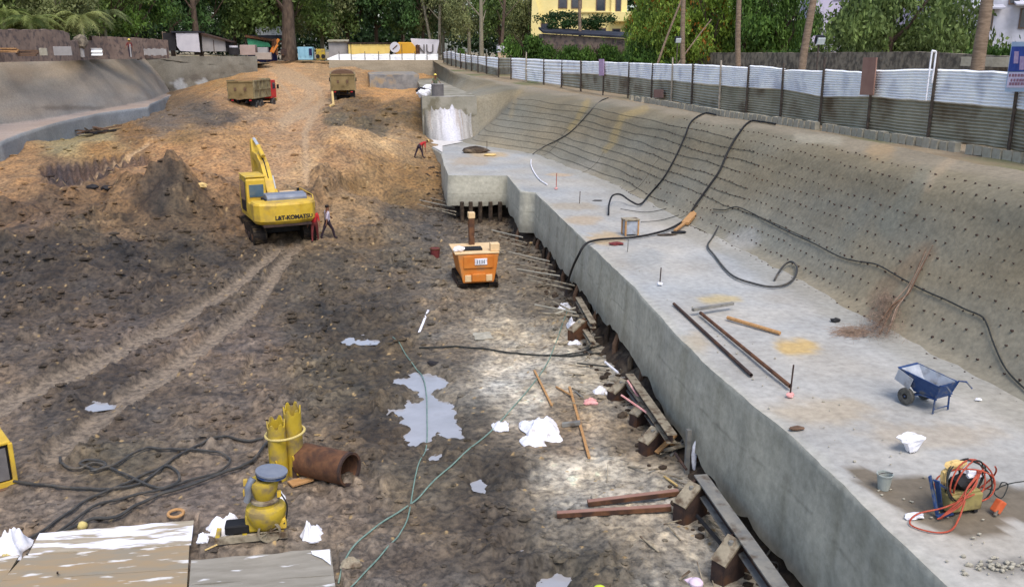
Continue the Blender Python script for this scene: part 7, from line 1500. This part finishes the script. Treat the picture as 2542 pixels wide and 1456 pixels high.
# black cable, green ropes
def gtube(name, pts, r, mat, label, cat='rope', dz=None):
    P = [gf(x, y) for x, y in pts]; S = spline(P, 8); a = np.array([p[:] for p in S]); hz, _, _ = terrain(a[:, 0], a[:, 1]); dz = r + .012 if dz is None else dz
    hz = np.convolve(np.pad(hz, 2, mode='edge'), [.15, .2, .3, .2, .15], 'valid'); S = [Vector((p.x, p.y, max(float(h), -.1) + dz)) for p, h in zip(S, hz)]; return tag(MB().tube(S, r, n=7).build(name, mat, smooth=True), label, cat)
gtube('cable', [(1040, 864), (1120, 862), (1200, 868), (1300, 880), (1400, 884), (1500, 882), (1540, 878)], .03, 'rope_blk', 'black cable crossing the pale floor to the bench foot', 'cable', .05); gtube('cable', [(1380, 884), (1440, 876), (1490, 862)], .022, 'rope_blk', 'short black cable branching towards the bench', 'cable', .05)
gtube('green_rope', [(975, 838), (1000, 872), (1022, 905), (1048, 940), (1058, 985), (1060, 1040), (1058, 1110), (1036, 1160), (1024, 1220), (1010, 1290), (975, 1350), (905, 1420), (860, 1470)], .016, 'rope', 'grey green rope running through the big puddle to the bottom edge'); gtube('green_rope', [(1410, 760), (1390, 820), (1360, 900), (1310, 970), (1240, 1050), (1160, 1120), (1080, 1190), (1020, 1250), (930, 1310), (870, 1370), (840, 1450)], .019, 'rope', 'green rope slanting from the far bracket to the bottom edge')
gtube('thin_line', [(1200, 1200 - 62), (1340, 1140), (1560, 1100)], .01, 'steeltan', 'thin pale line across the floor') if False else None

# ================================================================ LEFT FOREGROUND
gtube('black_hose', [(60, 1352), (150, 1290), (230, 1240), (330, 1195), (400, 1165), (440, 1175), (440, 1205), (380, 1212), (300, 1180), (240, 1155), (200, 1170), (155, 1160), (150, 1140)], .034, 'hose', 'black hose with a round loop in the middle of the coils', 'hose', .08)
gtube('black_hose', [(35, 1198), (110, 1205), (200, 1218), (290, 1218), (350, 1200), (420, 1150), (480, 1110), (540, 1092), (600, 1088), (655, 1092)], .034, 'hose', 'black hose from the yellow generator frame across to the yellow casings', 'hose', .07)
gtube('black_hose', [(75, 1372), (180, 1310), (290, 1250), (400, 1225), (480, 1195), (545, 1175), (572, 1150), (540, 1130), (470, 1122), (400, 1115), (350, 1122), (290, 1158), (240, 1172), (200, 1160), (215, 1148), (255, 1152), (262, 1166), (225, 1174)], .032, 'hose', 'black hose with the widest loop left of the yellow pump', 'hose', .095)
gtube('black_hose', [(70, 1390), (150, 1335), (230, 1305), (300, 1285), (380, 1245), (470, 1215), (560, 1180), (600, 1165), (640, 1140), (668, 1105)], .038, 'hose', 'black hose nearest the boards running up to the yellow pump', 'hose', .13)
def board(px, mat, label, z, th=.03, name='plywood_board', splits=1):
    Q = [at(x, y, z) for x, y in px]; t = thing(name, label, 'board', Q[0]); n = 14
    for s in range(splits):
        mb = MB(); vs = []; f0, f1 = s / splits, (s + 1) / splits - (.006 if s < splits - 1 else 0)
        for lay in (0, -th):
            for i in range(n + 1):
                u_ = i / n
                for v_ in (f0, f1):
                    p = (Q[0] * (1 - u_) + Q[1] * u_) * (1 - v_) + (Q[3] * (1 - u_) + Q[2] * u_) * v_
                    p = p + Vector((0, 0, lay + .03 * float(perlin(u_ * 3 + s, v_ * 4, int(px[0][0]))))) + (Vector((0, .05 * float(perlin(u_ * 9 + s * 7, 0, 77)), 0)) if s == 0 and v_ == f0 else Vector((0, 0, 0)))
                    vs.append(p - Q[0])
        m = 2 * (n + 1); fs = []
        for i in range(n): a = 2 * i; fs += [(a, a + 1, a + 3, a + 2), (m + a, m + a + 2, m + a + 3, m + a + 1), (a, a + 2, m + a + 2, m + a), (a + 1, m + a + 1, m + a + 3, a + 3)]
        fs += [(0, m, m + 1, 1), (2 * n, 2 * n + 1, m + 2 * n + 1, m + 2 * n)]; mb.add(vs, fs); mb.build('plank', mat if isinstance(mat, str) else mat[s], t)
    return t
board([(98, 1322), (481, 1290), (474, 1348), (70, 1374)], 'ply', 'upper tan board with peeling white paint along its far edge', .17)
board([(62, 1376), (470, 1350), (462, 1480), (-60, 1512)], 'ply2', 'large tan board at the bottom left, streaked with orange soil', .14, splits=2); board([(474, 1388), (820, 1360), (838, 1500), (464, 1520)], 'ply3', 'grey plywood board at the bottom with a white painted far corner', .13, splits=2)
board([(-140, 1392), (48, 1376), (-40, 1520), (-220, 1520)], 'ply2', 'narrow tan board running out at the bottom left corner', .12)
P = at(812, 1382, .165); mb = MB(); mb.add([p - P for p in [at(772, 1366, .17), at(818, 1362, .17), at(821, 1400, .17), at(800, 1384, .17), at(775, 1374, .17)]] + [p - P - Vector((0, 0, .012)) for p in [at(772, 1366, .17), at(818, 1362, .17), at(821, 1400, .17), at(800, 1384, .17), at(775, 1374, .17)]], [(0, 1, 2, 3, 4), (9, 8, 7, 6, 5)] + [(i, 5 + i, 5 + (i + 1) % 5, (i + 1) % 5) for i in range(5)]); o = mb.build('paint_flake', 'white', loc=P); tag(o, 'white paint flake on the far right corner of the grey board', 'flake')
stick((788 / 1, 1330), (842, 1330), .05, 'straw', '') if False else None
P = gf(204, 1302); o = MB().lump((0, 0, .09), (.11, .11, .1), 2, .05, 3).build('ball', 'tanrope', smooth=True); o.location = P; o.name = 'yellow_ball'; tag(o, 'yellowish ball shaped float on the hoses at the left', 'float')
P = gf(437, 1279); mb = MB(); pts = [(math.cos(a) * .16, math.sin(a) * .14, .05 + .02 * math.sin(a)) for a in [6.283 * k / 20 for k in range(21)]]; mb.tube(pts, .035, n=7, caps=False); o = mb.build('orange_ring', 'wood', loc=P); tag(o, 'small orange brown ring on the mud above the boards', 'ring')
stick((508 / 1, 1362), (540, 1359), .03, 'straw', 'tiny pale peg in front of the pump skid', name='peg')
stick((145, 1438), (148, 1452), .03, 'rustd', 'tiny rusty nail bar standing on the large tan board', .16, .3, 'nail_bar')
# rusty drum pipe
A, B = gf(756, 1172), gf(868, 1186); r = .40; A.z += r * .9; B.z += r * .85; t = thing('rusty_drum', 'large rusty casing pipe lying behind the yellow casings', 'pipe', A); d = B - A; MB().ring((0, 0, 0), d, r, r * .9, 28).build('shell', 'rust', t, smooth=True); MB().ring(d * .97, d * 1.02, r * 1.03, r * .88, 28).build('rim', 'rustd', t)
# yellow toothed casings tied together
P = gf(716, 1185); t = thing('yellow_casings', 'pair of upright yellow toothed casings tied with a tan rope', 'casing', P + Vector((-.02, .1, -.05))); t.scale = (1.1, 1.1, 1.06)
for i, (x, y, h, r) in enumerate([(-.17, -.08, 1.38, .2), (.17, .1, 1.62, .19)]):
    mb = MB(); n = 24; vs = []
    for lay, rr_ in ((0, r), (1, r * .86)):
        for k in range(n):
            a = 6.283 * k / n; top = h + (.09 if k % 4 < 2 else -.02) + .05 * math.sin(a)
            for z in (0, h * .5, top): vs.append((x + math.cos(a) * rr_, y + math.sin(a) * rr_, z))
    fs = []
    for k in range(n):
        j = (k + 1) % n
        for q in (0, 1): a, b = k * 3 + q, j * 3 + q; fs += [(a, b, b + 1, a + 1), (72 + b, 72 + a, 72 + a + 1, 72 + b + 1)]
        fs.append((k * 3 + 2, j * 3 + 2, 72 + j * 3 + 2, 72 + k * 3 + 2))
    mb.add(vs, fs); mb.build('casing', 'yellow_dirty', t); MB().box((x, y - r * 1.0, .16), (.12, .05, .3)).build('slot_plate', 'rustd', t); MB().bar((x + .05, y - r - .02, .12), (x - .02, y - r - .05, .6), .05, .03).build('brace', 'yellow', t)
MB().tube([(math.cos(a) * .42, .02 + math.sin(a) * .34, 1.12 + .05 * math.sin(a + 1)) for a in [6.283 * k / 30 for k in range(31)]], .028, n=7).build('rope', 'tanrope', t)
P = gf(738, 1196); o = MB().box((0, 0, .03), (.55, .3, .04), rotz(.5)).build('wood_pad', 'wood', loc=P + Vector((.08, .0, 0))); tag(o, 'small wooden pad under the yellow casings', 'pad')
# yellow pump on skid
P = gf(662, 1345); t = thing('yellow_pump', 'yellow dewatering pump with grey flanged outlet standing on a skid', 'pump', P + Vector((0, .25, .06)), R(3))
K_ = 1.0
mb = MB(); mb.lathe([(.2, .16), (.24, .2), (.36, .34), (.41, .5), (.42, .6), (.4, .66), (.3, .7), (.28, .72), (.28, .78), (.2, .8)], n=28); mb.build('volute', 'yellow_dirty', t, smooth=True)
mb = MB(); mb.lathe([(.26, .79), (.3, .8), (.3, .85), (.22, .86)], n=28); mb.build('flange', 'steeltan', t, smooth=True); mb = MB(); mb.lathe([(.2, .86), (.22, .9), (.27, 1.05), (.3, 1.2), (.28, 1.27), (.2, 1.28)], n=26); mb.build('motor_housing', 'yellow_dirty', t, smooth=True)
mb = MB(); mb.lathe([(.12, 1.27), (.14, 1.34), (.16, 1.42)], n=20); mb.build('neck', 'black', t); m3 = Matrix.Rotation(.12, 3, 'Y'); mb = MB(); mb.cyl(m3 @ Vector((0, 0, 1.42)), m3 @ Vector((0, 0, 1.47)), .33, n=30); mb.build('outlet_flange', 'hood', t, bevel=.01); mb = MB(); mb.cyl(m3 @ Vector((0, 0, 1.36)), m3 @ Vector((0, 0, 1.41)), .31, n=30); mb.build('gasket', 'bluep', t)
MB().tube(spline([(-.2, -.1, 1.36), (-.3, -.15, 1.2), (-.32, -.12, 1.0), (-.36, -.1, .85)], 6), .07, n=10).build('elbow_pipe', 'hood', t, smooth=True)
for k, (x, z) in enumerate([(-.36, 1.28), (-.38, 1.05), (.3, .95)]): MB().box((x, -.08, z), (.08, .1, .12)).build('valve', 'yellow', t)
MB().bar((-1.05, -.22, .07), (.42, -.22, .07), .09, .14).build('skid_beam', 'steeltan', t); MB().bar((-1.05, .25, .07), (.42, .25, .07), .09, .14).build('skid_beam', 'steeltan', t)
for x in (-1.0, -.45, .3): MB().bar((x, -.22, .1), (x, .25, .1), .09, .1).build('cross_beam', 'yellow_dirty', t)
wh = MB().ring((0.06, -.32, .2), (.06, -.26, .2), .24, .2, 26).build('hand_wheel', 'steeltan', t)
for k in range(6): a = math.pi * k / 6; MB().bar((.06 - math.cos(a) * .21, -.29, .2 - math.sin(a) * .21), (.06 + math.cos(a) * .21, -.29, .2 + math.sin(a) * .21), .02, .02, (0, 1, 0)).build('spoke', 'steeltan', wh) if k < 3 else None
MB().box((-.6, 0, .24), (.5, .34, .2)).build('gear_case', 'black', t, bevel=.03); MB().box((-.28, 0, .34), (.3, .3, .4)).build('bearing_case', 'yellow_dirty', t, bevel=.04); MB().box((.3, -.1, .3), (.22, .2, .24)).build('side_lug', 'yellow', t, bevel=.03)
MB().tube(spline([(.34, -.1, .95), (.44, -.1, .7), (.42, -.14, .45), (.36, -.2, .3)], 6), .018, n=6).build('cable', 'black', t)
# generator frame at the left edge
P = gf(6, 1205); t = thing('generator', 'yellow framed generator with a dark panel cut by the left edge', 'generator', P + Vector((-.55, .3, -.05)), R(32))
MB().box((0, 0, .62), (1.1, 1.2, .95)).build('casing', 'black', t, bevel=.05); MB().box((0, 0, 1.12), (1.2, 1.3, .09)).build('top_cover', 'yellow', t, bevel=.03)
for x in (-.58, .58):
    for y in (-.63, .63): MB().box((x, y, .58), (.1, .1, 1.06)).build('frame_post', 'yellow', t, bevel=.02)
for y in (-.63, .63): MB().box((0, y, .1), (1.2, .1, .12)).build('frame_sill', 'yellow', t)
for x in (-.58, .58): MB().box((x, 0, .1), (.1, 1.2, .12)).build('frame_sill', 'yellow', t)
MB().box((.57, 0, .6), (.03, 1.0, .8)).build('panel', 'backc', t); MB().box((0, -.61, .6), (.95, .03, .8)).build('panel', 'backc', t); MB().box((0, 0, .02), (1.5, 1.6, .06)).build('base_board', 'woodd', t)

# collapsed timber and black debris below the left bench
t = thing('timber_heap', 'black collapsed timbers and rags in the hollow below the left concrete bench', 'timber', G(232, 338)); rr = random.Random(77)
for k in range(9): MB().bar((rr.uniform(-2.5, 0), rr.uniform(-1, 1), rr.uniform(.1, .7)), (rr.uniform(0, 2.5), rr.uniform(-1, 1), rr.uniform(.1, 1.0)), rr.uniform(.12, .3), .12).build('timber', ['ink', 'woodd', 'undercut'][k % 3], t)
for px, py, m_, lab in [(265, 480, 'ink', 'black clod beside the dark hollow on the brown mound'), (232, 485, 'ink', 'second black clod left of the black one on the mound'), (528, 452, 'ink', 'dark wrapped bundle on the mound left of the excavator boom'), (505, 505, 'straw', 'pale timber scrap by the black heap'), (1075, 905, 'ink', 'dark rag at the rim of the upper puddle')]:
    P = G(px, py) if py < 700 else gf(px, py); s = 14 / ppm(P); o = MB().lump((0, 0, s * .3), (s, s * .7, s * .5), px, .4, 2).build('clod' if m_ == 'ink' else 'timber_scrap', m_, loc=P); tag(o, lab, 'clod' if m_ == 'ink' else 'scrap')
gtube('thin_wire', [(1110, 980), (1150, 1010)], .01, 'rope_blk', '') if False else None
hose('wire', [atY(385, 168, 96) + Vector((0, 0, 0)), atY(430, 205, 104), atY(462, 232, 112)], .03, 'rust', 'thin rusty cable hanging down the far left wall') if False else None

# scattered small sticks, wires and chips along the foot of the bench: nobody could count them
sc_ = MB(); rr = random.Random(55)
for k in range(150):
    i = rr.randrange(int(nE * .12), nE - 1); q = abs(rr.gauss(0, 1.1)); P = Vector((eX[i] + nn[i, 0] * q, eY[i] + nn[i, 1] * q, 0))
    if P.y > 48: continue
    L = rr.uniform(.15, .7); a = rr.uniform(0, 6.28); z = hh(P.x, P.y); sc_.bar((P.x, P.y, z + .02), (P.x + math.cos(a) * L, P.y + math.sin(a) * L, z + rr.uniform(.02, .2)), rr.uniform(.015, .05), .02)
o = sc_.build('scrap_litter', 'steeltan'); o['kind'] = 'stuff'; tag(o, 'small sticks, wires and chips littering the foot of the bench', 'litter')
